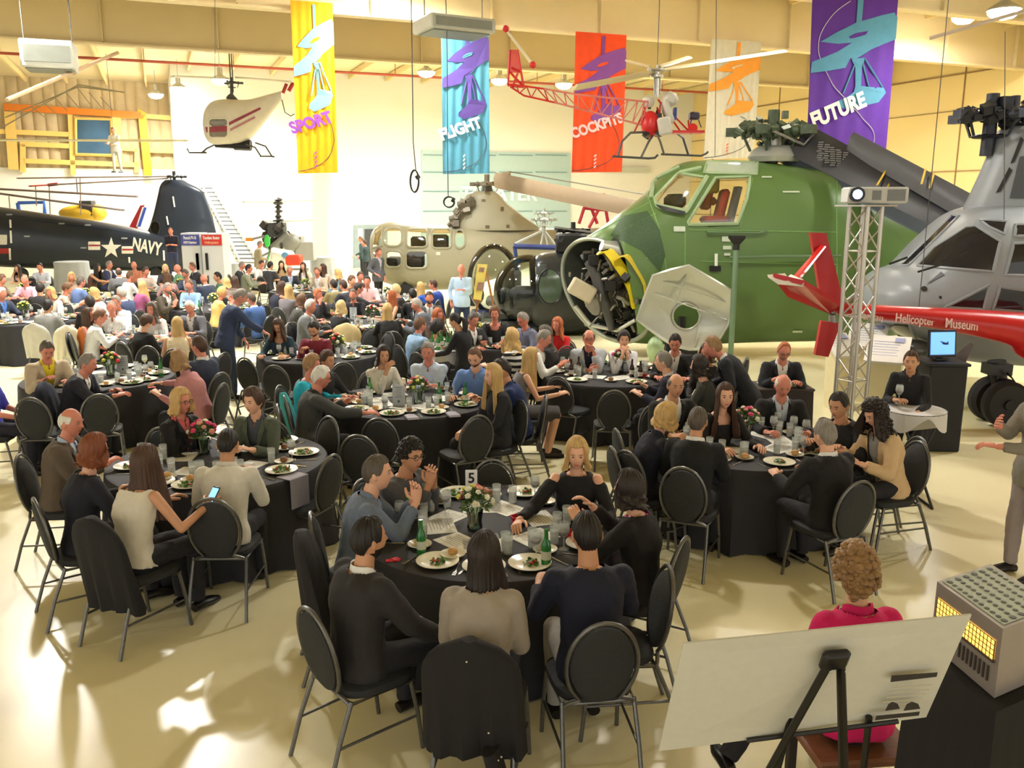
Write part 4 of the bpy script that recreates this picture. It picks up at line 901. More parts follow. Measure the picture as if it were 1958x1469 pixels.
def head_mesh(mb, C, R, s, hi, beard=0, jaw=1.0, ears=1):
    n, m_ = (48, 38) if hi == 2 else ((32, 24) if hi == 1 else (18, 13)); base = len(mb.v); k0 = len(mb.f)
    D = []
    for i in range(m_+1):
        t = PI*i/m_
        for j in range(n):
            a = 2*PI*j/n + PI/2; d = Vector((math.sin(t)*math.cos(a), math.sin(t)*math.sin(a), math.cos(t))); D.append(d)
            x, y, z = d.x*.075, d.y*.096, d.z*.119; q = max(0, -d.z)
            x *= 1 - .30*q**1.4*jaw
            if d.y < 0: y *= 1 - .5*max(0, (q-.15)/.85)
            else:
                y *= .95; ax_ = abs(d.x)
                ramp = 0 if d.z > .18 else ((.18-d.z)/.38 if d.z > -.2 else max(0, 1-(-.2-d.z)/.09))
                y += .026*math.exp(-(d.x/.13)**2)*ramp
                y -= .012*math.exp(-((ax_-.36)**2/.02 + (d.z-.07)**2/.012))
                y += .006*math.exp(-(d.x**2/.06 + (d.z+.48)**2/.01)); y -= .004*math.exp(-(d.x**2/.06 + (d.z+.36)**2/.002))
                y += .010*math.exp(-(d.x**2/.05 + (d.z+.86)**2/.03)); y += .004*math.exp(-((ax_-.3)**2/.03 + (d.z-.24)**2/.004))
            mb.v.append(tuple(C + R @ (Vector((x, y, z))*s)))
    for i in range(m_):
        for j in range(n):
            jj = (j+1) % n; c = (D[i*n+j] + D[(i+1)*n+jj])*.5; mi = 0; ax_ = abs(c.x)
            if c.y > 0:
                if hi and ax_ < .22 and -.53 < c.z < -.42: mi = 1
                elif beard and ((c.z < -.36 and c.y > .0) or (-.42 < c.z < -.34 and ax_ < .25)) and not (ax_ < .2 and -.53 < c.z < -.43): mi = 4
            elif beard and c.z < -.5 and c.y > -.3: mi = 4
            mb.f.append((base+i*n+j, base+(i+1)*n+j, base+(i+1)*n+jj, base+i*n+jj)); mb.m.append(mi)
    for sx in (-1, 1):
        mb.k = 0
        if ears: mb.ball(C + R @ (Vector((sx*.074, -.008, -.006))*s), (.011*s, .021*s, .032*s), 10, 6, rot=R @ Matrix.Rotation(sx*.25, 3, 'Z'))
        if hi:
            mb.k = 4; mb.tube([C + R @ (Vector((sx*a_, b_, c_))*s) for a_, b_, c_ in ((.013,.0905,.028),(.03,.0885,.0335),(.047,.079,.029))], [.0022*s,.0036*s,.002*s], 6)
            mb.k = 2; mb.ball(C + R @ (Vector((sx*.029, .076, .010))*s), (.0125*s, .0105*s, .0062*s), 10, 7, rot=R)
            mb.k = 3; mb.ball(C + R @ (Vector((sx*.029, .0828, .0098))*s), (.0066*s, .0048*s, .0058*s), 8, 6)
    mb.k = 0
def hand_mesh(mb, W, d, palm, s, side, curl=.5, n=6):
    """wrist W, pointing d, palm normal, thumb on the inner side"""
    d = Vector(d).normalized(); p = Vector(palm); p = (p - d*p.dot(d)).normalized(); x = d.cross(p)*side
    R = []
    for t, w_, h_ in ((-.02,.026,.020), (0,.027,.019), (.03,.036,.019), (.065,.041,.016), (.088,.040,.012)):
        c = W + d*t*s; R.append([c + (x*w_*math.cos(a) + p*h_*math.sin(a)*.8)*s for a in [2*PI*k/10 for k in range(10)]])
    mb.loft(R)
    for k, (ox, L) in enumerate(((.030,.072), (.011,.080), (-.009,.075), (-.028,.058))):
        b = W + d*.082*s + x*ox*s; dd = (d + x*ox*1.6).normalized(); P = [b]; a = curl*(.55+.12*k)
        for q in range(3):
            dd = (dd*math.cos(a) + p*math.sin(a)).normalized(); P.append(P[-1] + dd*L*s*(.45,.32,.25)[q])
        mb.tube(P, [.0095*s, .009*s, .008*s, .0062*s], n)
    b = W + d*.02*s + x*.028*s; P = [b, b + (d*.55 + x*.75 + p*.15).normalized()*.04*s]; P.append(P[-1] + (d*.9 + x*.25 + p*.4).normalized()*.032*s); P.append(P[-1] + (d + p*.5).normalized()*.024*s)
    mb.tube(P, [.013*s, .0115*s, .010*s, .0075*s], n)
def hair_mesh(mb, C, R, s, st, hi, rr):
    """st: dict(hl hairline, side, back polar reach in degrees, A face opening, v volume, L drop below head centre, curl, t0 bare crown)"""
    n = 72 if hi == 2 else (44 if hi == 1 else 24); K = 9 if hi else 6; D = 6 if hi else 3
    hl, sd, bk, A, v, L, cu, t0 = [st.get(k, dv) for k, dv in (('hl',48),('side',88),('back',125),('A',62),('v',.10),('L',0),('curl',0),('t0',0))]
    ph = rr.random()*6; part = st.get('part', .3); rows = []; nr = K+2+(D if L else 0)
    def sm(a, b, t): t = max(0, min(1, (t-a)/(b-a))); return t*t*(3-2*t)
    for i in range(nr): rows.append([])
    for j in range(n):
        ps = -PI + 2*PI*j/n; ap = abs(math.degrees(ps)); th = hl + (sd-hl)*sm(A-16, A+16, ap) + (bk-sd)*sm(95, 150, ap)
        if L: th = hl + (100-hl)*sm(A-14, A+10, ap)
        hang = L and ap > A-6
        def pt(t, f):
            t = math.radians(t); dx, dy, dz = math.sin(t)*math.sin(ps), math.sin(t)*math.cos(ps), math.cos(t)
            x, y, z = dx*.078*f, dy*.099*f, dz*.122*f; q = max(0, -dz)
            x *= 1-.2*q; y *= 1-(.38*max(0, (q-.15)/.85) if dy < 0 else 0)
            return Vector((x, y, z))
        tt0 = t0*(1 if ap > A else 1) 
        if t0 and ap < A: th = max(hl*.0+t0-1, 1)      # bare front and crown
        lo = min(tt0, th-2)
        for i in range(K+1):
            t = lo + (th-lo)*i/K; e = math.sin(PI*min(1, i/K*1.0))*.0
            thick = v*(1.0 if i < K else .8) * (sm(-.01, .3, i/K) if t0 else 1)*(.55+.45*sm(0, 30, th-t) if i > K-3 else 1)
            g = .018*math.sin(ps*21+t*.02+ph)+.012*math.sin(ps*37+ph*2)
            if cu: g += cu*(math.sin(ps*9+t*.14+ph)*math.sin(t*.17+ps*5)+.5*math.sin(ps*17+t*.3))
            if t0 and ap < A: thick = -.2
            p = pt(t, 1.0+thick+g*(1 if hi else .5)*sm(0, 28, t)); p.z += part*.01*math.cos(ps)*0
            rows[i].append(C + R @ (p*s))
        last = rows[K][-1]
        if L:
            wide = rr.uniform(.9, 1.1) if 0 else 1
            for q in range(1, D+1):
                if hang:
                    f = q/D; dz = (L-.02)*f*s; out = Vector((math.sin(ps), math.cos(ps), 0)); out = R @ out; out.z = 0
                    wv = (.012*math.sin(f*9+ps*4+ph) if cu else .004*math.sin(ps*25))*s
                    p = last - Vector((0,0,dz)) + out*(wv + (st.get('flare',.02)*f + .055*sm(.14, .34, f*L))*s)
                    if ap > 120: p += (R @ Vector((0,-1,0)))*.025*sm(.12,.3,f*L)*s
                    p = p + Vector((0,0,rr.uniform(0,.03)*s*f)) if q == D else p
                else: p = last
                rows[K+q].append(p)
        e = rows[nr-2][-1]; cc = Vector((C.x, C.y, e.z if hang else C.z)); rows[nr-1].append(e.lerp(cc, .42 if hang else .16))
    mb.loft(rows, caps=not L)
    if cu >= .03 and hi == 2:                          # tight curls standing out of the mass
        pts = [p for i in range(1, K+1) for p in rows[i][::3]] + ([p for i in range(K+1, K+D) for p in rows[i][::4]] if L else [])
        for p in pts:
            q = p - C; r_ = (.013+rr.random()*.010)*(1 if cu < .08 else 1.15); mb.ball(p - q.normalized()*r_*.35 + Vector((rr.uniform(-1,1), rr.uniform(-1,1), rr.uniform(-1,1)))*.006, (r_, r_, r_*.8), 7, 5)
HS = {'s': dict(), 'v': dict(v=.05, hl=44), 'b': dict(t0=58, v=.07, side=88, back=122), 'h': dict(hl=26, v=.06, A=66), 'w': dict(L=.125, v=.20, A=60, flare=.03, curl=.012), 'l': dict(L=.42, v=.15, A=64, flare=.02), 'Q': dict(v=.30, curl=.09, hl=50, side=96, back=134), 'M': dict(L=.25, v=.18, A=62, flare=.03, curl=.02),
      'c': dict(v=.22, curl=.05, side=96, back=128), 'C': dict(L=.22, v=.26, A=70, curl=.05, flare=.06), 'p': dict(v=.08, back=118), 'f': dict(v=.22, hl=52, side=100, back=132, A=58, curl=.015), 'q': dict(v=.17, curl=.035, hl=50, back=130)}
POSE = {
 'eat':  (14, (.13,.42,.87), (-.17,.42,.82), 0, 24), 'tab': (8, (.20,.44,.80), (-.20,.44,.80), 0, 6), 'fold': (10, (-.03,.38,.82), (.05,.36,.85), 0, 8), 'lap': (0, (.10,.34,.66), (-.10,.34,.66), 0, 4),
 'chin': (14, (.07,.30,1.04), (-.16,.42,.81), 0, 6), 'clasp': (12, (.035,.34,1.00), (-.035,.34,1.00), 0, 4), 'phone': (10, (.10,.40,.92), (-.14,.40,.82), 0, 26), 'reach': (20, (.26,.66,.84), (-.2,.42,.81), 0, 14),
 'talk': (4, (.24,.36,.98), (-.17,.42,.81), 0, 0), 'back': (-6, (.16,.34,.70), (-.16,.34,.70), 0, 0), 'bend': (30, (.10,.50,.84), (-.12,.52,.84), 0, 30)}
PCNT = [0]
def person(px, py, face, pose, hair, hc, top, col, skin, desc, s=1.0, fem=None, hy=0, hp=None, beard=0, shirt=(228,228,226), tie=None, bottom=(30,30,36), glasses=0, stand=0, lean=None, R_=None, L_=None, zf=0, lod=None, hold=None, group=None, name='person', loc=None, skirt=0, curl=.7, legL=None):
    fem = (hair in 'wlMCf') if fem is None else fem; PCNT[0] += 1; rr = random.Random(PCNT[0]*13+5)
    ln, wr, wl, hy0, hp0 = POSE[pose] if pose in POSE else POSE['tab']
    if lean is not None: ln = lean
    if R_: wr = R_
    if L_: wl = L_
    hpitch = math.radians(hp0 if hp is None else hp); s *= rr.uniform(.98, 1.02) if lod is None else 1
    a = math.radians(ln); ph_ = .93 if stand else .56
    P = Vector((0, 0, ph_)); up = Vector((0, math.sin(a), math.cos(a))); fw = Vector((0, math.cos(a), -math.sin(a)))
    Ln = .50; Nk = P + up*Ln + Vector((0, .01, 0)); sw = .148 if fem else .176; b_ = a*.55+.12
    Hd = Nk + Vector((0, math.sin(b_), math.cos(b_)))*.150 + Vector((0, .022, 0))
    if pose == 'bend': Hd += Vector((0,.03,-.02))
    zh = Hd.z*s + zf
    if loc is None:
        hw_ = gz(px, py, zh)
    else: hw_ = Vector(loc); hw_.z = zh
    dist = hw_.y; hi = lod if lod is not None else (2 if dist < 8.2 else (1 if dist < 14.5 else 0)); vox = (.013, .019, .028)[2-hi]
    if isinstance(face, str): c = TC[face]; rz = math.atan2(-(c.x-hw_.x), c.y-hw_.y)
    else: rz = math.radians(face)
    Rz_ = Matrix.Rotation(rz, 3, 'Z'); rootp = hw_ - Rz_ @ (Vector((Hd.x, Hd.y, 0))*s); rootp.z = zf
    sm_ = skin_m(skin); lip = M(tuple(int(c*k) for c, k in zip(SK_[skin], (.86,.62,.6))), .45, noise=0); brow = hair_m(hc if hc not in 'YWyG' else 's') if not beard else hair_m(beard)
    # joints
    sho = {1: Nk - up*.055 + Vector((sw, 0, 0)), -1: Nk - up*.055 - Vector((sw, 0, 0))}; elb = {}; wri = {1: Vector(wr), -1: Vector(wl)}
    for sd in (1, -1):
        S_, W_ = sho[sd], wri[sd]; d = W_-S_; L = d.length; UA, FA = .285, .255
        if L > (UA+FA)*.985: W_ = S_ + d*((UA+FA)*.985/L); wri[sd] = W_; d = W_-S_; L = d.length
        aa = (UA*UA - FA*FA + L*L)/(2*L); hh_ = math.sqrt(max(0, UA*UA-aa*aa)); dn = d/L; pole = Vector((sd*.42, -.45, -.9)); pole = (pole - dn*pole.dot(dn)).normalized(); elb[sd] = S_ + dn*aa + pole*hh_
    if stand: hipj = {k: Vector((k*.09, 0, .90)) for k in (1,-1)}; kne = {k: Vector((k*.10, .03*k+.02, .49)) for k in (1,-1)}; ank = {k: Vector((k*.11, -.02+.06*k*(1 if stand == 1 else 3), .08)) for k in (1,-1)}
    else:
        sp = rr.uniform(.08,.13) if not fem else .075; f1 = rr.uniform(.36,.48)
        hipj = {k: Vector((k*.09, .02, .55)) for k in (1,-1)}; kne = {k: Vector((k*sp*1.2, .44, .53)) for k in (1,-1)}; ank = {k: Vector((k*sp*1.15, f1+.03*k*rr.uniform(-1,1), .08)) for k in (1,-1)}
    if legL: kne[-1], ank[-1] = Vector(legL[0]), Vector(legL[1])
    # body
    SL_ = {'jk': 1, 'sh': 1, 'sw': 1, 'dr': 1, 'cs': 0, 'ts': .55, 'tk': 0, 'po': .55, 'rl': 1, 'cd': 1}[top]
    B = MB(); nn = 16 if hi else 10
    def torso(mb, inf, lo, hi_t, wmul=1.0):
        rings = []
        T = [(-.16,.158,.118),(-.08,.168,.128),(.0,.165,.125),(.10,.142,.108),(.20,.138,.106),(.30,.152,.116),(.38,.160,.114),(.44,.150,.098),(.475,.115,.078),(.50,.064,.06)] if not fem else \
            [(-.16,.160,.118),(-.08,.165,.125),(.0,.155,.118),(.10,.122,.096),(.20,.118,.094),(.29,.134,.118),(.36,.140,.110),(.43,.130,.088),(.475,.098,.070),(.50,.054,.052)]
        for t, w_, d_ in T:
            if t < lo or t > hi_t: continue
            c = P + up*(t if t > 0 or stand else t*.55) + fw*(-.018*math.sin(max(0,t)*6.3)); w2 = (w_*wmul*(1.06 if not fem else 1.04)+inf); d2 = d_+inf
            rings.append([c + Vector((1,0,0))*w2*math.copysign(abs(math.cos(q))**.9, math.cos(q)) + fw*d2*math.copysign(abs(math.sin(q))**.9, math.sin(q)) for q in [2*PI*k/nn for k in range(nn)]])
        mb.loft(rings)
    torso(B, -.014, -.1, .5, .94); B.tube([Nk - up*.04, Nk.lerp(Hd, .35), Hd + Vector((0,-.012,-.04))], [.060 if not fem else .052, .052 if not fem else .046, .05], nn)
    for sd in (1, -1):
        kb = .72 if SL_ else 1; cap(B, sho[sd] - up*(.02 if SL_ else 0), elb[sd], (.046 if not fem else .040)*kb, (.036 if not fem else .031)*(.8 if SL_ == 1 else 1), nn); cap(B, elb[sd], wri[sd], .037 if not fem else .032, .024, nn)
        d = (wri[sd]-elb[sd]).normalized(); pal = Vector((-sd*.35, .2, -1)) if pose not in ('clasp','chin') or (pose == 'chin' and sd == -1) else Vector((-sd, -.25, .1))
        if hold and hold[0] == sd: pal = Vector((-sd, .3, 0))
        hand_mesh(B, wri[sd] + d*.01, d + Vector((-sd*.25, 0, .08)) if pose not in ('clasp',) else Vector((-sd*.25,.05,1)), pal, 1.0, sd, curl, 6 if hi else 4)
        if not stand and skirt or stand and skirt: cap(B, kne[sd], ank[sd], .05, .036, nn)
    HR = Matrix.Rotation(math.radians(hy), 3, 'Z') @ Matrix.Rotation(-hpitch, 3, 'X')
    head_mesh(B, Hd, HR, 1.0 if not fem else .95, hi, beard, 1.0 if fem else .8, hair not in 'wlMC')
    o = B.build(name, [sm_, lip, EYEW, IRIS, brow]); o.location = rootp; o.rotation_euler = (0, 0, rz); o.scale = (s, s, s)
    tag(o, desc, 'person', group)
    # clothing: soft remeshed layers
    def cloth(nm, mb, mat, post=None, v=1.0, fold=.010, it=4):
        c = mb.build(nm, mat, o, smooth=False); r = c.modifiers.new('r', 'REMESH'); r.mode = 'VOXEL'; r.voxel_size = vox*v
        q = c.modifiers.new('s', 'SMOOTH'); q.factor = .5; q.iterations = it if hi else 2
        if fold and hi: dm = c.modifiers.new('d', 'DISPLACE'); dm.texture = TEX; dm.strength = fold*2; dm.mid_level = .5; dm.texture_coords = 'LOCAL'
        LATER.append((c, post)); return c
    Pn, un, fn_, Nn = [np.array(q) for q in (P, up, fw, Nk)]
    def TF(c): d = c - Nn; return d[:,0], d @ un, d @ fn_
    sl = {'jk': 1, 'sh': 1, 'sw': 1, 'dr': 1, 'cs': 2, 'ts': .55, 'tk': 0, 'po': .55, 'rl': 1, 'cd': 1}[top]
    G = MB(); th_ = .022 if top in ('jk', 'cd') else .013
    torso(G, th_, -.2 if top in ('jk','cd','sh','dr','sw') else -.09, .5, 1.0)
    if sl:
        for sd in (1, -1):
            r0, r1, r2 = (.066, .054, .043) if not fem else (.057, .047, .038); r0 += th_-.013; r1 += th_-.013; r2 += th_-.013
            if sl != 2: cap(G, sho[sd] - up*.008, elb[sd], r0, r1, nn)
            else: cap(G, sho[sd].lerp(elb[sd], .24), elb[sd], r0*.95, r1*1.15, nn)
            if sl >= 1:
                e = wri[sd] - (wri[sd]-elb[sd]).normalized()*.035 if top != 'rl' else elb[sd].lerp(wri[sd], .3)
                G.tube([elb[sd], elb[sd].lerp(e, .5), e], [r1, (r1+r2)/2, r2], nn)
    def post(me):
        def f(c, nor):
            x, u_, f_ = TF(c); keep = ~((u_ > -.012) & (np.hypot(x, f_) < .085)); tor = np.abs(f_) < .2
            if top in ('jk', 'cd'):
                wv = np.clip((u_+.36)/.36, 0, 1)*.085 if top == 'jk' else .03+np.clip((u_+.5)/.5, 0, 1)*.055
                keep &= ~((f_ > .0) & tor & (np.abs(x) < wv) & (u_ > (-.36 if top == 'jk' else -.6)) & (nor @ fn_ > .1))
            elif top in ('dr', 'tk'): keep &= ~((u_ > -.10) & (f_ > -.02) & tor & (np.abs(x) < .055+.4*np.clip(u_+.10,0,1))) & ~((u_ > -.03) & (np.abs(x) < .10))
            elif top in ('sh', 'po', 'rl'): keep &= ~((f_ > .0) & tor & (np.abs(x) < np.clip(.026+u_*.3, 0, .026)) & (u_ > -.08))
            if top == 'cs': keep &= ~((u_ > -.035) & (np.abs(x) > .0) & ((np.abs(x) > .12) | (u_ > .0)))
            return keep
        return keep_faces(me, f)
    nm = {'jk': 'jacket', 'sh': 'shirt', 'sw': 'sweater', 'dr': 'dress', 'cs': 'blouse', 'ts': 't_shirt', 'tk': 'sleeveless_top', 'po': 'polo_shirt', 'rl': 'shirt', 'cd': 'cardigan'}[top]
    cm = col if not isinstance(col, tuple) else cloth_m(col)
    cloth(nm, G, cm, post)
    if top in ('jk', 'cd'):
        S = MB(); torso(S, .008, -.09, .5); cloth('shirt', S, cloth_m(shirt), lambda me: keep_faces(me, lambda c, n: (lambda x, u_, f_: ~((u_ > -.012) & (np.hypot(x, f_) < .085)) & ~((f_ > 0) & (np.abs(x) < np.clip(.026+u_*.35, 0, .026))))(*TF(c))), fold=.004)
    if hi or top == 'jk':
        if top in ('jk', 'sh', 'po', 'rl'):
            cc = shirt if top == 'jk' else (col if isinstance(col, tuple) else (220,220,225)); c_ = MB(); r_ = .066 if not fem else .060
            for sd in (1, -1):
                R2 = []
                for k in range(8):
                    q = -PI/2 + PI*k/7*.98; x_, y_ = sd*math.cos(q)*r_, math.sin(q)*r_*1.02; hgt = .040 - .03*max(0, math.sin(q)); b0 = Nk + Vector((x_, 0, 0)) + fw*y_ - up*(.012 + .035*max(0, math.sin(q)))
                    R2.append([b0, b0 + up*hgt + Vector((x_*-.12,0,0)), b0 + up*hgt*1.0 + Vector((x_*.12,0,0)) + fw*.004, b0 + Vector((x_*.3, 0, 0)) + fw*.014*max(0,math.sin(q)) - up*.008])
                c_.loft(R2)
            c_.build('collar', cloth_m(cc), o)
            if top == 'jk' and hi:
                l_ = MB()
                for sd in (1, -1):
                    q = [Nk + Vector((sd*.070, 0, 0)) + fw*.035 - up*.0, Nk + Vector((sd*.105, 0, 0)) + fw*.098 - up*.09, Nk + Vector((sd*.012, 0, 0)) + fw*.142 - up*.34, Nk + Vector((sd*.050, 0, 0)) + fw*.124 - up*.13]
                    l_.slab(q, fw*.012)
                l_.build('lapel', cm, o, smooth=False)
        if tie:
            t_ = MB(); q0 = Nk + fw*.088 - up*.03; t_.slab([q0 + Vector((x_,0,0)) - up*u_ + fw*(.045*min(1,u_/.2)) for x_, u_ in ((-.014,0),(.014,0),(.011,.03),(.028,.30),(0,.34),(-.028,.30),(-.011,.03))], fw*.012); t_.build('tie', cloth_m(tie), o, smooth=False)
    if dist < 13 or stand:
        T = MB()
        if not skirt:
            T.ball(P + Vector((0, -.005, -.05)), (.158, .118, .10), nn, 8)
            for sd in (1, -1): cap(T, hipj[sd], kne[sd], .092 if not fem else .085, .066, nn); T.tube([kne[sd], kne[sd].lerp(ank[sd],.5), ank[sd]], [.066, .06, .052], nn)
            cloth('trousers', T, cloth_m(bottom), fold=.008)
        else:
            if stand: T.tube([P + Vector((0,0,.02)), P - Vector((0,0,.15)), P - Vector((0,0,.45))], [.17,.2,.2], nn, flat=.8)
            else:
                T.ball(P + Vector((0,0,-.02)), (.175,.14,.12), nn, 8); T.tube([P + Vector((0,.02,-.02)), P + Vector((0,.25,-.03)), Vector((0,.48,.52))], [.16,.16,.15], nn, flat=.6)
            cloth('skirt', T, cloth_m(bottom), fold=.008)
        for sd in (1, -1): 
            F_ = MB(); A_ = ank[sd]; F_.tube([A_ + Vector((0,-.05,-.045)), A_ + Vector((0,.03,-.035)), A_ + Vector((0,.12,-.052)), A_ + Vector((0,.19,-.062))], [.036,.044,.042,.022], 10, flat=.9); F_.build('shoe', M((24,22,22), .35), o)
    if hair != 'B':
        h_ = MB(); st = dict(HS[hair]); hair_mesh(h_, Hd, HR, 1.0 if not fem else .96, st, hi, rr)
        if hair == 'p':
            q = Hd + HR @ Vector((0,-.11,.02)); h_.tube([q + Vector((0,.02,.01)), q + Vector((0,-.04,-.02)), q + Vector((0,-.06,-.12)), q + Vector((0,-.05,-.24)), q + Vector((0,-.04,-.34))], [.02,.036,.042,.034,.012], 10)
        h_.build('hair', hair_m(hc), o)
    if glasses:
        g = MB()
        for sd in (1, -1): g.tube([Hd + HR @ Vector((sd*.030 + .022*math.cos(q), .094, .010 + .017*math.sin(q))) for q in [2*PI*k/12 for k in range(12)]], .0022, 5, close=True); g.tube([Hd + HR @ Vector((sd*.052,.092,.014)), Hd + HR @ Vector((sd*.079,.0,.012))], .0022, 5)
        g.tube([Hd + HR @ Vector((-.009,.097,.014)), Hd + HR @ Vector((.009,.097,.014))], .0022, 5); g.build('glasses', M((50,44,42), .3), o)
    o['_rz'] = rz; del o['_rz']
    return dict(o=o, root=rootp, rz=rz, s=s, wr=rootp + Rz_ @ (wri[1]*s), wl=rootp + Rz_ @ (wri[-1]*s), head=hw_, hi=hi)
# ---------------- chairs, tables, things on tables ----------------
def gxy(px, py, z=.75): p = gz(px, py, z); p.z = 0; return p
TC = {k: gxy(*v) for k, v in {'A': (940,1006), 'L': (420,880), 'M': (785,765), 'R': (1420,845), 'C': (1165,713), 'D': (612,675), 'E': (190,722), 'F': (285,641), 'G': (60,611), 'H': (700,618), 'I': (935,652), 'J': (585,556), 'K': (345,556), 'N': (410,588), 'O': (45,566), 'P': (742,572), 'Q': (165,577)}.items()}
TN = {'A': 'the front table with number 5', 'L': 'the near table with the menu card and pink roses', 'M': 'the centre table with the tall menu card', 'R': 'the dark table by the lattice truss', 'C': 'the table under the silver nose door', 'D': 'the table of the maroon sweater man',
      'E': 'the table of the yellow shirt man', 'F': 'the table of the blonde in cream', 'G': 'the table at the frame edge beside the grey suit back', 'H': 'the table of the blonde in the black top', 'I': 'the table of the striped top woman', 'J': 'the table before the small rotorcraft',
      'K': 'the table below the star insignia', 'N': 'the table of the pale blue shirt man', 'O': 'the distant table of the pink shirt man', 'P': 'the table of the pink shirt diner near the standing man', 'Q': 'the distant table with the blue jacket'}
FR = M((104,104,102), .38, .75, noise=.12, scale=30, bump=.05); FAB = M((42,44,45), .8, noise=.1, scale=60, bump=.2); FABL = M((36,38,40), .75, noise=.1, scale=60, bump=.2)
def make_chair():
    t = empty('banquet_chair'); zt = .93
    def bp(a, rx=.184, rz=.25, cz=.675):               # the oval of the back, leaning
        x, z = rx*math.cos(a), cz+rz*math.sin(a); return Vector((x, -.20-(z-.45)*.18, z))
    m = MB()                                          # padded oval back
    for k, (f, off) in enumerate(((.02,-.030),(.5,-.030),(.82,-.026),(.95,-.012),(.95,.012),(.82,.030),(.5,.036),(.02,.036))):
        for j in range(28):
            p = bp(2*PI*j/28, .172*f, .236*f); m.v.append((p.x, p.y+off, p.z))
    for i in range(7):
        for j in range(28): m.f.append((i*28+j, (i+1)*28+j, (i+1)*28+(j+1) % 28, i*28+(j+1) % 28))
    m.f += [tuple(range(28)), tuple(range(7*28+27, 7*28-1, -1))]; m.m = [0]*len(m.f); m.build('backrest', FAB, t)
    m = MB(); A = [math.radians(-56+ (292)*k/26) for k in range(27)]; P = [bp(a) for a in A]
    P = [Vector((.19,-.175,.42)), Vector((.155,-.19,.445))] + P + [Vector((-.155,-.19,.445)), Vector((-.19,-.175,.42))]; m.tube(P, .0125, 8); m.build('back_frame', FR, t)
    m = MB(); R = []                                  # seat cushion
    for f, z in ((.9,.425),(1,.435),(1.02,.455),(1,.475),(.9,.487),(.5,.495),(.02,.497)):
        R.append([Vector((f*(.215+.025*math.sin(a))*math.copysign(abs(math.cos(a))**.55, math.cos(a)), f*.215*math.copysign(abs(math.sin(a))**.6, math.sin(a))+.03, z)) for a in [2*PI*j/28 for j in range(28)]])
    m.loft(R); m.build('seat', FABL, t)
    m = MB(); m.tube([(-.19,-.17,.425),(.19,-.17,.425),(.21,.2,.425),(-.21,.2,.425)], .011, 6, close=True); m.build('seat_frame', FR, t)
    for x in (-1, 1):
        m = MB(); m.tube([(x*.19,-.17,.44),(x*.2,-.26,.22),(x*.205,-.33,.0)], .0125, 8); m.build('leg', FR, t)
        m = MB(); m.tube([(x*.205,.19,.43),(x*.215,.225,.22),(x*.22,.25,.0)], .0125, 8); m.build('leg', FR, t)
    for x in (-1, 1): m = MB(); m.tube([(x*.2,-.26,.21),(x*.215,.225,.21)], .008, 6); m.build('stretcher', FR, t)
    return t
CHAIR0 = make_chair(); CUSED = [0]
def chair(x, y, rz, label, group='banquet chairs around the tables'):
    o = CHAIR0 if not CUSED[0] else copy_tree(CHAIR0); CUSED[0] = 1
    o.location = (x, y, 0); o.rotation_euler = (0, 0, rz); return tag(o, label, 'chair', group)
def chair_px(px, py, face, label, z=.72, cov=None):    # px, py: centre of the oval back
    p = gz(px, py, z)
    if isinstance(face, str): c = TC[face]; rz = math.atan2(-(c.x-p.x), c.y-p.y)
    else: rz = math.radians(face)
    d = Vector((-math.sin(rz), math.cos(rz), 0)); q = p + d*.235; return chair(q.x, q.y, rz, label)
# tables
TBK = M((38,38,43), .75, noise=.12, scale=3, bump=.1); TOP = M((150,120,84), .6, noise=.08)
def make_table():
    t = empty('banquet_table'); m = MB(); m.lathe([(.01,.715),(.91,.715),(.91,.742),(.01,.742)], n=40); m.build('tabletop', TOP, t)
    for k in range(4):
        a = PI/4+k*PI/2; m = MB(); m.cyl((.55*math.cos(a),.55*math.sin(a),0), (.5*math.cos(a),.5*math.sin(a),.715), .016, n=6); m.build('leg', FR, t)
    return t
TABLE0 = make_table()
def make_cloth():
    m = MB(); n = 96; prof = [(.01,.752),(.5,.752),(.89,.752),(.915,.748),(.925,.735),(.93,.70),(.94,.5),(.955,.25),(.97,.03),(.975,.012)]
    def wv(r, z, a):
        k = max(0, (.74-z)/.74); return r + k*.05*math.sin(a*14+math.sin(a*3)*1.5) + k*.02*math.sin(a*31)
    m.lathe(prof, n=n, wave=wv); me = m; return me.build('tablecloth', TBK)
CLOTH0 = make_cloth()
for i, k in enumerate(TC):
    t = TABLE0 if i == 0 else copy_tree(TABLE0); t.location = TC[k]; tag(t, 'round banquet table, '+TN[k].replace('the ', '', 1), 'table', 'round banquet tables')
    c = CLOTH0 if i == 0 else CLOTH0.copy()
    if i: COL.objects.link(c)
    c.location = TC[k]; c.rotation_euler = (0, 0, i*.7); tag(c, 'black floor-length cloth on '+TN[k], 'tablecloth', 'black tablecloths')
# tableware prototypes (linked the first time they are used)
PORC = M((228,224,206), .22, noise=.02); LEAF = M((72,112,44), .5, noise=.3, scale=20); LEAF2 = M((120,150,70), .5, noise=.3, scale=20); ROLLM = M((198,152,92), .6, noise=.15, scale=14, bump=.1); ROLL2 = M((120,82,54), .6, noise=.15, scale=14)
GL = M((226,232,230), .08, noise=0, alpha=.30, spec=.9); WATER = M((214,220,216), .3, noise=.2, scale=60, alpha=.6); SIL = M((190,190,186), .2, .9, noise=0); NAP = M((150,146,158), .8, noise=.05); PAP = M((226,226,218), .7, noise=.04, scale=9)
GRB = M((36,120,52), .1, noise=.1, trans=.0, spec=.8); TOM = M((190,60,40), .4); PINK = M((214,62,110), .6, noise=.1); YF = M((206,204,92), .6, noise=.12); WF = M((226,222,198), .6, noise=.08); PE = M((220,150,130), .6, noise=.1); CANV = M((210,36,56), .6)
PROTO = {}
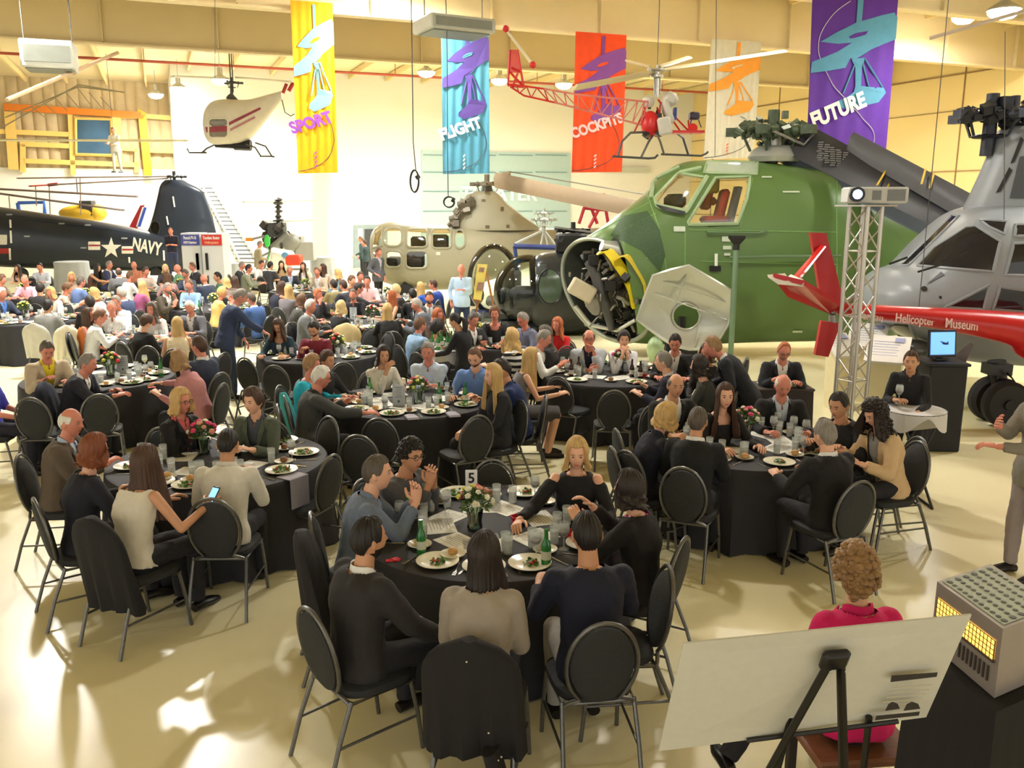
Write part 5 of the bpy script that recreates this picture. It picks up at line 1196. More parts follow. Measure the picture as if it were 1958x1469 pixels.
def proto(k, fn):
    if k not in PROTO: PROTO[k] = [fn(), 0]
    e = PROTO[k]; o = e[0] if e[1] == 0 else copy_tree(e[0]); e[1] += 1; return o
def mk_plate(r):
    def f(): m = MB(); m.lathe([(.001,.006),(r*.62,.006),(r*.7,.010),(r,.022),(r*1.0,.026),(r*.7,.015),(r*.6,.011),(.001,.011)], n=36); return m.build('dinner_plate' if r > .11 else 'bread_plate', PORC)
    return f
def mk_salad(seed, amt=26, sp=.07):
    def f():
        R = random.Random(seed); m = MB()
        for k in range(amt):
            a, r = R.uniform(0, 6.3), sp*math.sqrt(R.random()); c = Vector((r*math.cos(a), r*math.sin(a), .016+R.uniform(0,.022)*(1-r/sp*.6))); w = R.uniform(.014,.028)
            d = Vector((R.uniform(-1,1), R.uniform(-1,1), R.uniform(-.3,.6))).normalized(); e = d.cross(Vector((R.uniform(-1,1),R.uniform(-1,1),1))).normalized(); nn = d.cross(e)
            m.k = 0 if R.random() < .6 else 1
            P = [c - d*w, c - d*w*.2 + e*w*.6, c + d*w*.8 + e*.3*w, c + d*w*1.1, c + d*w*.5 - e*w*.6, c - d*w*.4 - e*w*.5]; m.slab([p + nn*.003*math.sin(i*2) for i, p in enumerate(P)], nn*.0015)
        m.k = 2
        for k in range(3): a = R.uniform(0, 6.3); m.ball((sp*.6*math.cos(a), sp*.6*math.sin(a), .03), (.012,.009,.008), 8, 6)
        return m.build('salad', [LEAF, LEAF2, TOM])
    return f
def mk_roll(mat): 
    def f(): m = MB(); m.ball((0,0,.028), (.036,.032,.026), 14, 9, fn=lambda d: 1+.05*math.sin(d.x*7+d.y*5)); return m.build('bread_roll', mat)
    return f
def mk_tumbler():
    m = MB(); m.lathe([(.001,0),(.028,0),(.033,.135),(.031,.135),(.0265,.008),(.001,.008)], n=20); o = m.build('drinking_glass', GL)
    m = MB(); m.lathe([(.001,.009),(.026,.009),(.030,.095),(.001,.095)], n=20); m.build('water', WATER, o); return o
def mk_wine(red=True):
    def f():
        m = MB(); m.lathe([(.001,0),(.034,0),(.034,.003),(.005,.006),(.004,.08),(.02,.092),(.038,.125),(.036,.165),(.030,.185),(.0285,.185),(.034,.165),(.036,.125),(.018,.095),(.001,.090)], n=20); o = m.build('wine_glass', GL)
        m = MB(); m.lathe([(.001,.092),(.018,.096),(.034,.118),(.0345,.130),(.001,.130)], n=20); m.build('wine', M((54,10,22), .1) if red else M((220,206,120), .1, noise=0), o); return o
    return f
def mk_bottle(green=True):
    def f():
        m = MB(); m.lathe([(.001,0),(.030,0),(.031,.01),(.031,.12),(.026,.145),(.014,.175),(.012,.225),(.014,.228),(.014,.238),(.001,.238)], n=20); o = m.build('beer_bottle', GRB if green else M((50,28,18), .12))
        m = MB(); m.lathe([(.0312,.045),(.0316,.045),(.0316,.10),(.0312,.10)], n=20); m.build('label', M((200,206,190), .5) if green else M((206,200,190), .5), o); return o
    return f
def mk_fork():
    m = MB(); m.box((0,-.03,.003), (.008,.12,.003)); m.box((0,.045,.003), (.014,.03,.003))
    for x in (-.010,-.0035,.0035,.010): m.box((x,.08,.004), (.003,.05,.002))
    m.box((0,.058,.003), (.024,.01,.003)); return m.build('fork', SIL, smooth=False)
def mk_knife(): m = MB(); m.box((0,-.06,.003), (.012,.09,.005), bev=.002); m.slab([(-.007,-.015,.002),(.009,-.015,.002),(.009,.07,.002),(0,.10,.002),(-.007,.09,.002)], (0,0,.002)); return m.build('knife', SIL, smooth=False)
def mk_napkin(): 
    m = MB(); R = [[Vector((x, y*(1-.1*i), .004+.012*i*(1-abs(x)*4))) for x, y in ((-.06,-.09),(.06,-.1),(.055,.09),(.0,.1),(-.055,.085))] for i in range(3)]; m.loft(R); return m.build('napkin', NAP)
def mk_drape(): m = MB(); m.box((0,.08,.004), (.20,.16,.006)); m.box((0,-.002,-.12), (.20,.006,.25)); return m.build('hanging_napkin', NAP, smooth=False)
def mk_paper(): 
    m = MB(); m.box((0,0,.0015), (.28,.215,.002)); o = m.build('printed_sheet', PAP, smooth=False); m = MB()
    for k in range(7): m.box((-.02+.01*(k % 2),.07-.022*k,.0031), (.18-.02*(k % 3),.005,.0006))
    m.build('printed_lines', M((160,150,130), .7, noise=0), o, smooth=False); return o
def mk_saltset(): m = MB(); m.lathe([(.001,0),(.018,0),(.02,.04),(.014,.06),(.001,.065)], n=12); return m.build('salt_shaker', GLASS((230,230,230), .3))
def mk_flowers(seed, cols, r=.13, tall=.13):
    R = random.Random(seed); t = empty('flower_centrepiece')
    m = MB(); m.lathe([(.001,0),(.05,0),(.055,.02),(.048,.06),(.06,tall),(.057,tall),(.045,.06),(.05,.02),(.001,.01)], n=24); m.build('vase', GLASS((216,228,214), .15), t)
    m = MB()
    for k in range(150):
        a, el = R.uniform(0, 6.3), R.uniform(-.35, 1.4); d = Vector((math.cos(a)*math.cos(el), math.sin(a)*math.cos(el), math.sin(el))); c = Vector((0,0,tall+.04)) + d*r*R.uniform(.5,.98); w = R.uniform(.02,.038)
        e = d.cross(Vector((R.uniform(-1,1),R.uniform(-1,1),R.uniform(-1,1)))).normalized(); f = (d*R.uniform(.4,1)+e*R.uniform(-.3,.3)).normalized(); m.k = k % 2
        q = f.cross(e).normalized()*.0012; m.slab([c - f*w, c - f*w*.1 + e*w*.42, c + f*w, c - f*w*.1 - e*w*.42], q)
    for k in range(10): a = R.uniform(0, 6.3); m.tube([(0,0,.02),(r*.5*math.cos(a), r*.5*math.sin(a), tall+.06)], .0025, 4)
    tag(m.build('foliage', [M((64,90,44), .6, noise=.3, scale=20), M((104,128,72), .6, noise=.3, scale=20)], t), kind='stuff')
    n = 15
    for k in range(n):
        a = k*2.4; el = .15+1.3*(k/n); d = Vector((math.cos(a)*math.cos(el), math.sin(a)*math.cos(el), math.sin(el))); c = Vector((0,0,tall+.04)) + d*r*1.0; m = MB(); w = R.uniform(.018,.030); x, y, z = frame_of(d)
        for q in range(3):
            for j in range(5):
                b = 2*PI*j/5+q*.6; o_ = (x*math.cos(b)+y*math.sin(b)); s_ = w*(1-.28*q); m.ball(c + o_*s_*.55 + d*q*.006, (s_*.55, s_*.55, s_*.42), 8, 5)
        m.build('flower', cols[k % len(cols)], t)
    return t
PROTO_FL = {'A': (WF, PINK, WF, PE, YF), 'L': (PINK, WF, PE, WF, PINK), 'M': (WF, YF, PE, PINK), 'R': (PE, WF, PINK, PE), 'C': (WF, PINK, WF, WF), 'D': (WF, CANV, WF, YF), 'E': (CANV, YF, YF, WF), 'F': (CANV, YF, WF, PE), 'G': (YF, YF, WF), 'H': (PE, WF, CANV, WF), 'I': (PINK, YF, YF, PE), 'J': (WF, YF, LEAF2), 'K': (WF, YF, PE), 'N': (YF, WF), 'O': (YF, WF), 'P': (WF, WF, YF), 'Q': (WF, YF)}
def mk_menu():
    t = empty('menu_stand'); m = MB(); m.box((0,0,.004), (.13,.07,.006)); m.build('base', GLASS((230,235,235), .3), t, smooth=False)
    m = MB(); m.box((0,0,.125), (.145,.006,.235)); m.build('card', M((176,182,186), .4, noise=.04), t, smooth=False)
    m = MB()
    for k, (w_, z) in enumerate(((.08,.215),(.06,.19),(.07,.165),(.06,.135),(.08,.11))): 
        for sy in (-.0036, .0036): m.box(((k % 2)*.006, sy, z), (w_, .001, .005))
    for sy in (-.004,.004): m.lathe([(.013,-.0004),(.015,-.0004),(.015,.0004),(.013,.0004)], (0,sy,.06), 18, rot=(PI/2,0,0))
    m.build('printed_lines', M((90,96,104), .6, noise=0), t, smooth=False); return t
USED_LABELS = set()
def uniq(l):
    return l
def fit(l):
    if len(l.split()) > 16: l = l.split(',')[0]
    if len(l.split()) > 16: l = l.replace(' small', '').replace(' printed', '').replace(' tall', '')
    while len(l.split()) > 16: l = l.rsplit(' ', 1)[0]
    w_ = l.split()
    while w_[-1] in ('and', 'in', 'with', 'the', 'of', 'a', 'at', 'under', 'behind', 'before'): w_.pop()
    return ' '.join(w_)
def put(o, p, z, rz, label, cat, group=None):
    label = fit(label)
    o.location = (p.x, p.y, z); o.rotation_euler = (0, 0, rz); tag(o, label, cat, group); return o
TZ = .752
SEATS = {}
def setting(key, ang, who, R, lv=2, extra=0):
    """one place: ang = direction from the table's centre to the guest"""
    if not extra: SEATS.setdefault(key, []).append((ang % (2*PI), who))
    c = TC[key]; d = Vector((math.cos(ang), math.sin(ang), 0)); t = Vector((-d.y, d.x, 0)); rz = ang+PI/2
    def P(r, s): return c + d*r + t*s
    s0 = R.uniform(-.03,.03); p = P(.72, s0)
    g = {'plate': 'dinner plates on the tables', 'roll': 'bread rolls', 'bp': 'bread plates', 'gl': 'water glasses'}
    put(proto('plate', mk_plate(.135)), p, TZ, rz, 'white dinner plate before '+who, 'plate', g['plate'])
    k = R.randrange(3); put(proto('salad%d' % k, mk_salad(k+1, 30 if k else 18, .075 if k else .05)), p, TZ, R.uniform(0,6), 'green salad on the plate before '+who, 'salad', 'salads on the plates')
    if lv >= 1:
        q = P(.55+R.uniform(-.02,.02), -.24+R.uniform(-.02,.02)); put(proto('bp', mk_plate(.08)), q, TZ, rz, 'small bread plate beside the setting of '+who, 'plate', g['bp'])
        k = R.randrange(3); put(proto('roll%d' % (k == 0), mk_roll(ROLL2 if k == 0 else ROLLM)), q, TZ+.006, R.uniform(0,6), ('dark' if k == 0 else 'golden')+' bread roll on the small plate beside '+who, 'bread roll', g['roll'])
        q = P(.47+R.uniform(-.03,.03), .14+R.uniform(-.04,.04)); put(proto('tumbler', mk_tumbler), q, TZ, 0, 'tall water glass beyond the plate of '+who, 'glass', g['gl'])
    if lv >= 2:
        put(proto('fork', mk_fork), P(.73, -.19), TZ, rz+PI+R.uniform(-.2,.2), 'steel fork by the plate of '+who, 'fork', 'forks'); put(proto('knife', mk_knife), P(.72, .19), TZ, rz+PI+R.uniform(-.3,.3), 'steel knife by the plate of '+who, 'knife', 'knives')
    if lv >= 2 or R.random() < .6:
        if R.random() < .75: put(proto('paper', mk_paper), P(.36, -.02+R.uniform(-.05,.05)), TZ, rz+R.uniform(-.5,.5), 'white printed programme sheet in front of '+who, 'paper', 'programme sheets')
    if R.random() < (.85 if lv >= 2 else .5): put(proto('tumbler', mk_tumbler), P(.42+R.uniform(-.05,.05), .30+R.uniform(-.04,.04)), TZ, 0, 'second glass near '+who, 'glass', g['gl'])
    if R.random() < .5: put(proto('wine%d' % (R.random() < .5), mk_wine(R.random() < .5)), P(.56, .30), TZ, 0, 'stemmed wine glass near '+who, 'glass', 'wine glasses')
# ---------------- guests ----------------
LV = {'A': 2, 'L': 2, 'M': 2, 'R': 2, 'C': 2, 'D': 2, 'E': 2, 'F': 1, 'G': 1, 'H': 1, 'I': 1}
GR_ = random.Random(11)
def cap1(t): return t[0].upper()+t[1:]
def guest(tb, px, py, pose, hair, hc, top, col, skin, who, seat=True, plate=True, face=None, **k):
    p = person(px, py, tb if face is None else face, pose, hair, hc, top, col, skin, fit(who + (' ' + TN2[tb] if tb in TN2 else '')), **k)
    if seat: chair(p['root'].x, p['root'].y, p['rz'], 'black oval-backed banquet chair under the '+who)
    if plate:
        d = p['root'] - TC[tb]; setting(tb, math.atan2(d.y, d.x), 'the '+who, GR_, LV.get(tb, 0))
    return p
TN2 = {'A': 'at the front table', 'L': 'at the near table with the pink roses', 'M': 'at the centre table', 'R': 'at the table by the truss', 'C': 'at the table under the silver door', 'D': '', 'E': '', 'F': '', 'G': '', 'H': '', 'I': '', 'J': 'near the rotorcraft', 'K': 'below the white star', 'N': '', 'O': 'near the frame edge', 'P': '', 'Q': 'before the navy helicopter'}
TN2 = {k: v for k, v in TN2.items() if v}
P1 = guest('A', 722, 905, 'clasp', 's', 'e', 'sh', (108,120,140), 'f', 'grey-haired man in slate blue shirt', R_=(.05,.42,.98), L_=(-.03,.42,.98), hy=-10, hp=2)
P2 = guest('A', 786, 872, 'clasp', 'q', 'k', 'sw', (84,84,88), 't', 'dark curly-haired guest in grey sweater', glasses=1, hy=-15)
P4 = guest('A', 1103, 868, 'reach', 'w', 'y', 'cs', (22,22,26), 'f', 'blonde woman in black cold-shoulder blouse', R_=(.40,.44,.80), hp=10, hy=0, lean=8, face=176)
P5 = guest('A', 1203, 935, 'talk', 'w', 'K', 'cd', (20,20,22), 'f', 'dark-haired woman in black cardigan, magenta top', shirt=(214,60,150), R_=(.12,.40,1.0), L_=(-.1,.40,.96))
P6 = guest('A', 1122, 1022, 'tab', 'v', 'k', 'sw', (24,28,48), 't', 'man in navy sweater, back turned', face=8, lean=10, bottom=(150,146,140))
P7 = guest('A', 925, 1062, 'lap', 'l', 'K', 'cd', (158,148,136), 'f', 'woman with long dark ponytail, beige cardigan', face=-8, lean=6, hy=-12, bottom=(40,40,48), shirt=(158,148,136))
P8 = guest('A', 706, 1032, 'lap', 's', 'k', 'jk', (40,38,40), 't', 'bearded man in charcoal suit', beard='K', face=-48, hy=-6, hp=0, lean=4, R_=(.22,.40,.62), L_=(-.1,.42,.62))
guest('L', 136, 808, 'fold', 'b', 'W', 'jk', (92,80,68), 'r', 'white-haired man in brown tweed jacket', shirt=(170,190,214), tie=(70,80,110), face=-82, hy=-14)
guest('L', 180, 862, 'tab', 'w', 'a', 'cd', (26,28,40), 'f', 'auburn-haired woman in dark navy cardigan', face=-52, hp=14)
PH = guest('L', 276, 884, 'phone', 'l', 'n', 'tk', (214,208,192), 't', 'long-haired woman in white sleeveless top with phone', face=-28, hp=24, R_=(.30,.40,.86), lean=10)
guest('L', 436, 850, 'eat', 'v', 'k', 'sh', (214,210,198), 't', 'dark-haired man in white shirt, back turned', face=2, lean=16, hp=26)
guest('L', 346, 768, 'lap', 'w', 'y', 'jk', (20,20,22), 'r', 'blonde woman in glasses, black jacket and striped scarf', shirt=(190,90,90), glasses=1, face=-115, plate=False)
guest('L', 484, 768, 'tab', 'f', 'n', 'jk', (78,86,74), 'f', 'brown-haired woman in olive jacket', fem=1, shirt=(70,76,84), face=172, R_=(.08,.40,.84), L_=(-.08,.40,.84), hy=-14)
guest('M', 614, 722, 'reach', 's', 'W', 'jk', (66,68,68), 'r', 'white-haired man in glasses and dark grey jacket', glasses=1, face=-75, shirt=(40,40,44), R_=(.22,.60,.84), L_=(-.16,.44,.9), lean=12)
guest('M', 597, 698, 'tab', 'f', 's', 'dr', (40,170,196), 'r', 'light-haired woman in turquoise top', fem=1, face=-100)
guest('M', 626, 690, 'tab', 'q', 'n', 'sw', (28,28,32), 't', 'brown curly-haired guest in black', fem=1, face=-120)
guest('M', 733, 680, 'chin', 'w', 'K', 'sw', (208,204,190), 't', 'dark-haired woman in cream sweater', face=-150, R_=(.03,.34,1.02), hy=-8)
guest('M', 818, 674, 'fold', 's', 'g', 'sh', (186,200,216), 'r', 'grey-haired man in pale striped shirt', face=176)
guest('M', 908, 684, 'tab', 'v', 'm', 'sh', (104,136,194), 'f', 'balding man in mid blue shirt', beard='n', face=165, hp=26)
PB1 = guest('M', 960, 708, 'eat', 's', 'K', 'sh', (30,46,92), 't', 'man in dark blue shirt holding bottle', face=92, R_=(.02,.44,.88), L_=(-.06,.46,.88), plate=True)
guest('M', 943, 718, 'lap', 'l', 'y', 'sw', (30,32,38), 'f', 'long blonde woman behind the dark blue shirt', face=120, plate=False, zf=0)
guest('R', 1292, 738, 'tab', 'b', 'e', 'jk', (24,24,26), 't', 'bald man in black suit, head tilted', face=-160, hy=-14)
guest('R', 1272, 796, 'eat', 'w', 'y', 'sh', (28,30,44), 'f', 'blonde woman in dark navy dress', face=-78, hp=24)
guest('R', 1334, 806, 'eat', 'v', 'e', 'jk', (20,22,26), 't', 'balding man in black jacket, back turned', face=-24, hp=12)
guest('R', 1386, 758, 'tab', 'l', 'n', 'dr', (24,22,24), 'f', 'long-haired young woman in black', face=-165, hp=4, hy=-12)
guest('R', 1497, 738, 'tab', 'b', 'W', 'jk', (22,22,26), 'r', 'ruddy elderly man in black jacket, pale shirt', face=176, shirt=(186,196,210), hp=24)
guest('R', 1604, 776, 'eat', 's', 'K', 'sw', (28,28,32), 't', 'dark-haired man in black sweater', face=128, hp=16)
guest('R', 1674, 792, 'eat', 'C', 'K', 'cd', (206,176,136), 'f', 'curly dark-haired woman in beige jacket', face=105, hp=26, shirt=(130,128,124))
guest('R', 1577, 832, 'tab', 's', 'g', 'jk', (20,20,24), 'f', 'grey-haired man in black suit, back turned', face=22)
guest('C', 1014, 684, 'tab', 'l', 'y', 'tk', (120,116,116), 'f', 'long blonde woman in patterned sleeveless dress', face=-85, hp=14, bottom=(70,66,66), skirt=1)
guest('C', 1040, 648, 'eat', 'v', 'g', 'sh', (222,222,218), 'r', 'short-haired man in white shirt', face=-100, hp=20)
guest('C', 1126, 648, 'chin', 'b', 'e', 'jk', (176,182,190), 'r', 'smiling man in pale grey blazer', glasses=1, shirt=(30,34,50), face=176, R_=(.0,.36,.8), L_=(-.07,.30,1.02))
guest('C', 1193, 650, 'clasp', 'f', 'K', 'dr', (222,222,226), 'f', 'short dark-haired woman in white and black', fem=1, face=178)
guest('C', 1291, 656, 'tab', 's', 'K', 'jk', (28,28,30), 'r', 'man in black suit with white pocket square', face=165, hp=24)
guest('C', 1268, 692, 'eat', 's', 'g', 'jk', (28,30,48), 'f', 'grey-haired man in navy suit, back turned', face=72, hp=2)
guest('C', 1337, 700, 'tab', 'w', 'K', 'sw', (60,62,60), 'f', 'dark-haired woman in patterned grey top', face=70, plate=False)
guest('C', 1352, 676, 'lap', 'w', 'n', 'sw', (40,40,44), 'r', 'woman half hidden behind the leaning man', face=140, plate=False)
guest('D', 532, 624, 'tab', 'M', 'n', 'dr', (36,58,72), 't', 'brown-haired woman in dark teal top', face=178, hp=30)
guest('D', 600, 630, 'phone', 's', 'k', 'sw', (116,34,50), 't', 'bearded man in maroon sweater', beard='K', face=172, hp=28)
guest('D', 648, 700, 'lap', 'M', 'n', 'sw', (34,34,38), 'f', 'hidden brown-haired guest by the empty chair', face=20, plate=False) if 0 else None
guest('E', 90, 670, 'eat', 's', 'e', 'jk', (188,172,146), 'r', 'man in beige blazer and yellow shirt', shirt=(226,206,40), face=-140, hp=30)
guest('E', 168, 696, 'reach', 's', 'g', 'jk', (30,32,44), 'r', 'grey-haired man in dark suit, arm outstretched', face=-88, R_=(.2,.62,.84), plate=True)
guest('E', 342, 690, 'reach', 'w', 's', 'sh', (176,120,120), 'f', 'ash-blonde woman in red floral blouse', face=80, hy=6, plate=True)
guest('E', 381, 662, 'lap', 's', 'n', 'jk', (44,52,72), 'r', 'dark-haired man in navy blue suit', face=62, plate=True)
guest('E', -22, 705, 'lap', 's', 'K', 'ts', (66,70,176), 'r', 'guest in royal blue shirt cut by the frame', face=-75, plate=False, bottom=(24,26,40))
guest('F', 192, 606, 'eat', 's', 'm', 'sh', (222,224,228), 'r', 'leaning man in white shirt', face=-60, hp=14)
guest('F', 168, 603, 'lap', 'l', 'n', 'tk', (226,130,70), 'r', 'long-haired woman in orange top', face=-80, plate=False)
guest('F', 213, 589, 'talk', 'h', 'g', 'sh', (226,226,226), 'r', 'man in white shirt and dark tie', tie=(40,44,70), face=-165)
guest('F', 280, 616, 'eat', 'f', 'n', 'sw', (30,30,32), 'f', 'dark-haired woman in black jacket, back turned', fem=1, face=-30)
guest('F', 339, 622, 'tab', 'l', 'y', 'tk', (220,204,170), 'f', 'blonde woman in cream top, back turned', face=12)
guest('F', 290, 592, 'tab', 'M', 'e', 'dr', (206,200,198), 'r', 'grey-brown haired smiling woman', face=178)
guest('F', 363, 588, 'tab', 's', 'W', 'jk', (96,96,104), 'r', 'white-haired man in grey suit', face=172, hp=26)
guest('N', 362, 546, 'lap', 's', 'm', 'sh', (150,186,226), 'r', 'man in pale blue shirt', face=172)
guest('N', 321, 552, 'clasp', 's', 'g', 'jk', (78,70,60), 'r', 'ruddy bearded man in brown jacket', beard='g', face=-120, R_=(.1,.46,.86))
guest('N', 425, 560, 'clasp', 'f', 'y', 'sh', (222,190,120), 'r', 'blonde woman in tan jacket', fem=1, face=-60)
guest('N', 480, 572, 'eat', 's', 'e', 'jk', (62,92,146), 'r', 'man in bright blue jacket', face=62, hp=20)
guest('N', 408, 546, 'tab', 'M', 'n', 'sw', (50,48,52), 'r', 'brown-haired guest behind the tan jacket', face=150) if 0 else None
for a in [
 ('G',92,586,'tab','s','k','jk',(132,132,130),'t','black-haired man in grey suit, back turned',-8),
 ('G',4,562,'tab','s','W','jk',(50,58,78),'r','white-haired man in navy jacket, blue shirt',-110,dict(shirt=(84,130,206))),
 ('G',97,560,'tab','w','y','sh',(230,226,214),'r','blonde woman in white top',165),
 ('O',47,536,'tab','B','g','sh',(224,176,196),'r','bald ruddy man in pink shirt',178),
 ('O',77,552,'tab','c','K','sw',(40,38,40),'t','dark curly head in black',10),
 ('O',34,514,'chin','l','K','dr',(214,180,160),'t','long dark-haired woman with hand at chin',170),
 ('O',76,511,'tab','s','K','sh',(206,212,228),'r','black-haired man in pale shirt',-175),
 ('O',4,535,'tab','f','m','sw',(150,130,110),'r','brown-haired guest in tan top',-90),
 ('Q',137,530,'tab','w','y','sw',(180,160,140),'r','fair-haired woman in tan',-150),
 ('Q',155,540,'tab','s','e','jk',(98,120,170),'r','dark grey-haired man in light blue jacket',-40),
 ('Q',129,551,'eat','f','m','sh',(206,180,164),'r','brown-haired guest leaning low',-70),
 ('Q',180,562,'tab','w','y','sw',(206,206,210),'r','blonde bobbed woman in pale grey top',100),
 ('Q',172,579,'talk','q','K','sw',(36,34,38),'t','wavy dark-haired woman in black top',30),
 ('Q',186,513,'reach','l','k','tk',(90,60,50),'t','black-haired woman with bare arms',-100),
 ('Q',209,507,'tab','s','g','jk',(56,60,96),'r','grey-haired man in navy suit beside the bare-armed woman',-90),
 ('Q',227,521,'tab','b','e','jk',(128,130,136),'r','bald man in grey jacket, back turned',20),
 ('K',249,528,'tab','v','m','sh',(236,236,238),'r','short-haired man in bright white shirt',-40),
 ('K',256,508,'lap','B','g','sh',(190,120,90),'r','bald man with tanned head',180),
 ('Q',232,561,'tab','s','G','jk',(60,72,104),'r','grey-haired man in slate navy jacket',70),
 ('F',222,578,'tab','s','g','sh',(232,234,238),'r','grey-haired man in white shirt behind the tie',170),
 ('K',273,548,'tab','l','y','sw',(160,86,130),'f','long blonde woman in magenta floral top',-40),
 ('K',279,520,'tab','q','n','sw',(206,190,180),'r','short brown-haired woman turned towards the bald heads',-120),
 ('K',316,514,'tab','w','Y','sw',(60,54,60),'f','fair blonde woman in dark top',-150),
 ('K',339,514,'lap','B','g','sw',(110,160,128),'r','bald man in green sweater',130),
 ('K',354,524,'tab','s','e','jk',(92,104,130),'r','man with dark short hair, head bowed',160,dict(hp=24)),
 ('K',368,510,'tab','s','m','jk',(40,40,48),'r','brown-haired man in dark jacket',120),
 ('K',320,530,'tab','M','m','sw',(222,180,186),'r','brown-haired woman in pale pink',30),
 ('K',390,534,'tab','B','g','jk',(54,62,84),'r','bald man in navy jacket, back turned',60),
 ('N',416,530,'tab','s','k','sw',(90,140,116),'t','black-haired guest in green',120),
 ('N',433,541,'tab','w','y','sw',(120,110,100),'f','blonde bob seen from behind',10),
 ('N',449,538,'tab','l','n','sw',(96,84,78),'f','long brown hair seen from behind',-20),
 ('J',463,508,'tab','s','g','jk',(44,48,54),'r','ruddy grey-haired man in dark suit',-90),
 ('J',476,514,'tab','s','K','jk',(136,140,120),'r','dark-haired man in olive suit',-80),
 ('J',500,505,'tab','s','n','sh',(232,232,232),'r','man in white shirt looking down',-120,dict(hp=24)),
 ('J',517,508,'tab','s','K','jk',(58,58,64),'t','man in charcoal jacket, back turned',-30),
 ('J',538,507,'tab','M','K','sw',(180,150,110),'f','dark-haired woman with tan scarf',-160),
 ('J',554,517,'tab','s','G','jk',(40,44,52),'r','grey-haired man in dark suit, pale shirt',-150,dict(shirt=(170,190,214))),
 ('J',580,510,'tab','l','n','cd',(226,214,190),'f','brown-haired woman in cream cardigan',175),
 ('J',606,520,'tab','s','m','jk',(186,170,150),'r','short-haired man in tan jacket',170),
 ('J',618,513,'tab','l','n','sw',(200,180,166),'f','long brown-haired woman in beige',120),
 ('J',646,524,'tab','w','y','sw',(108,140,150),'f','blonde bobbed woman in teal',100),
 ('J',552,556,'tab','l','y','sw',(110,106,110),'f','long blonde woman in grey sweater, back turned',-20),
 ('J',538,549,'reach','M','n','tk',(40,44,60),'r','bare-armed brown-haired woman raising her arm',-50),
 ('J',577,575,'tab','w','m','jk',(74,74,70),'r','light brown bobbed woman in dark jacket',-70),
 ('P',638,545,'tab','s','K','jk',(128,118,80),'t','dark-haired man in olive brown jacket',40),
 ('P',656,546,'tab','s','n','jk',(50,50,58),'r','ruddy man beside the olive brown jacket',60),
 ('P',673,537,'tab','q','m','sw',(120,96,80),'f','curly brown-haired woman before the dark-haired guest',-120),
 ('P',689,529,'tab','s','n','sw',(90,70,66),'r','dark-haired guest behind the curly head',-140),
 ('P',702,538,'tab','s','k','sh',(226,186,190),'r','black-haired man in pink shirt',-175),
 ('P',686,552,'reach','s','K','jk',(34,36,42),'r','dark-haired man in black suit, arm stretched',-70),
 ('P',757,555,'tab','f','Y','sw',(40,40,46),'f','pale blonde woman in black',100),
 ('P',804,550,'tab','l','y','sw',(44,92,196),'f','long blonde woman in vivid blue top',70),
 ('P',828,545,'tab','s','n','jk',(50,76,160),'r','man in royal blue suit',80),
 ('P',789,564,'tab','s','k','jk',(30,30,34),'t','black-haired man in black, face hidden',30),
 ('H',594,586,'tab','s','W','jk',(118,122,126),'r','white-haired man in grey suit jacket',-95,dict(hy=-10)),
 ('H',608,564,'chin','s','o','jk',(42,42,50),'r','sandy-haired man with hand at mouth',-120,dict(shirt=(150,160,220))),
 ('H',652,588,'tab','w','Y','sw',(30,30,34),'f','blonde bobbed woman in black top, back turned',-30),
 ('H',675,564,'tab','v','e','po',(30,32,40),'r','bearded man in black polo shirt',178,dict(beard='g')),
 ('H',741,594,'tab','l','y','sw',(34,34,38),'f','long blonde woman in black, back turned',18),
 ('H',748,568,'tab','M','o','tk',(30,28,32),'f','red-haired woman in off-shoulder black',110),
 ('H',797,583,'eat','v','G','jk',(96,102,116),'r','balding grey man in grey-blue jacket',85,dict(hp=16)),
 ('H',821,570,'tab','s','n','jk',(82,86,92),'r','bearded man in dark grey suit and tie',-170,dict(beard='n', tie=(150,160,180))),
 ('I',905,612,'tab','s','e','jk',(40,42,48),'r','grey-haired man behind the server',-140,dict(hp=20)),
 ('I',837,604,'tab','w','o','sw',(80,60,50),'r','auburn bobbed woman beside the server',-130),
 ('I',946,600,'tab','f','m','dr',(40,40,44),'r','short brown-haired woman in black with necklace',178,dict(fem=1)),
 ('I',979,646,'tab','C','y','sw',(214,214,214),'f','curly blonde woman in black and white stripes',45),
 ('I',1000,612,'eat','s','g','sh',(104,110,134),'r','man in glasses and slate shirt leaning in',130,dict(hp=24, glasses=1)),
 ('I',1066,622,'lap','M','o','sw',(206,36,44),'r','auburn-haired woman in bright red top',150),
 ('I',1042,640,'lap','M','e','sw',(44,42,44),'f','long-haired guest in dark top before the red one',80),
 ('I',804,622,'tab','s','m','sh',(152,186,222),'r','brown-haired man in light blue shirt, back turned',-50),
 ('I',836,628,'tab','f','k','sw',(110,114,118),'t','black-haired guest in grey sweater, back turned',-40),
]:
    k = a[11] if len(a) > 11 else {}
    try: guest(*a[:10], face=a[10], **k)
    except Exception as e: print('GUEST', a[:3], e); raise
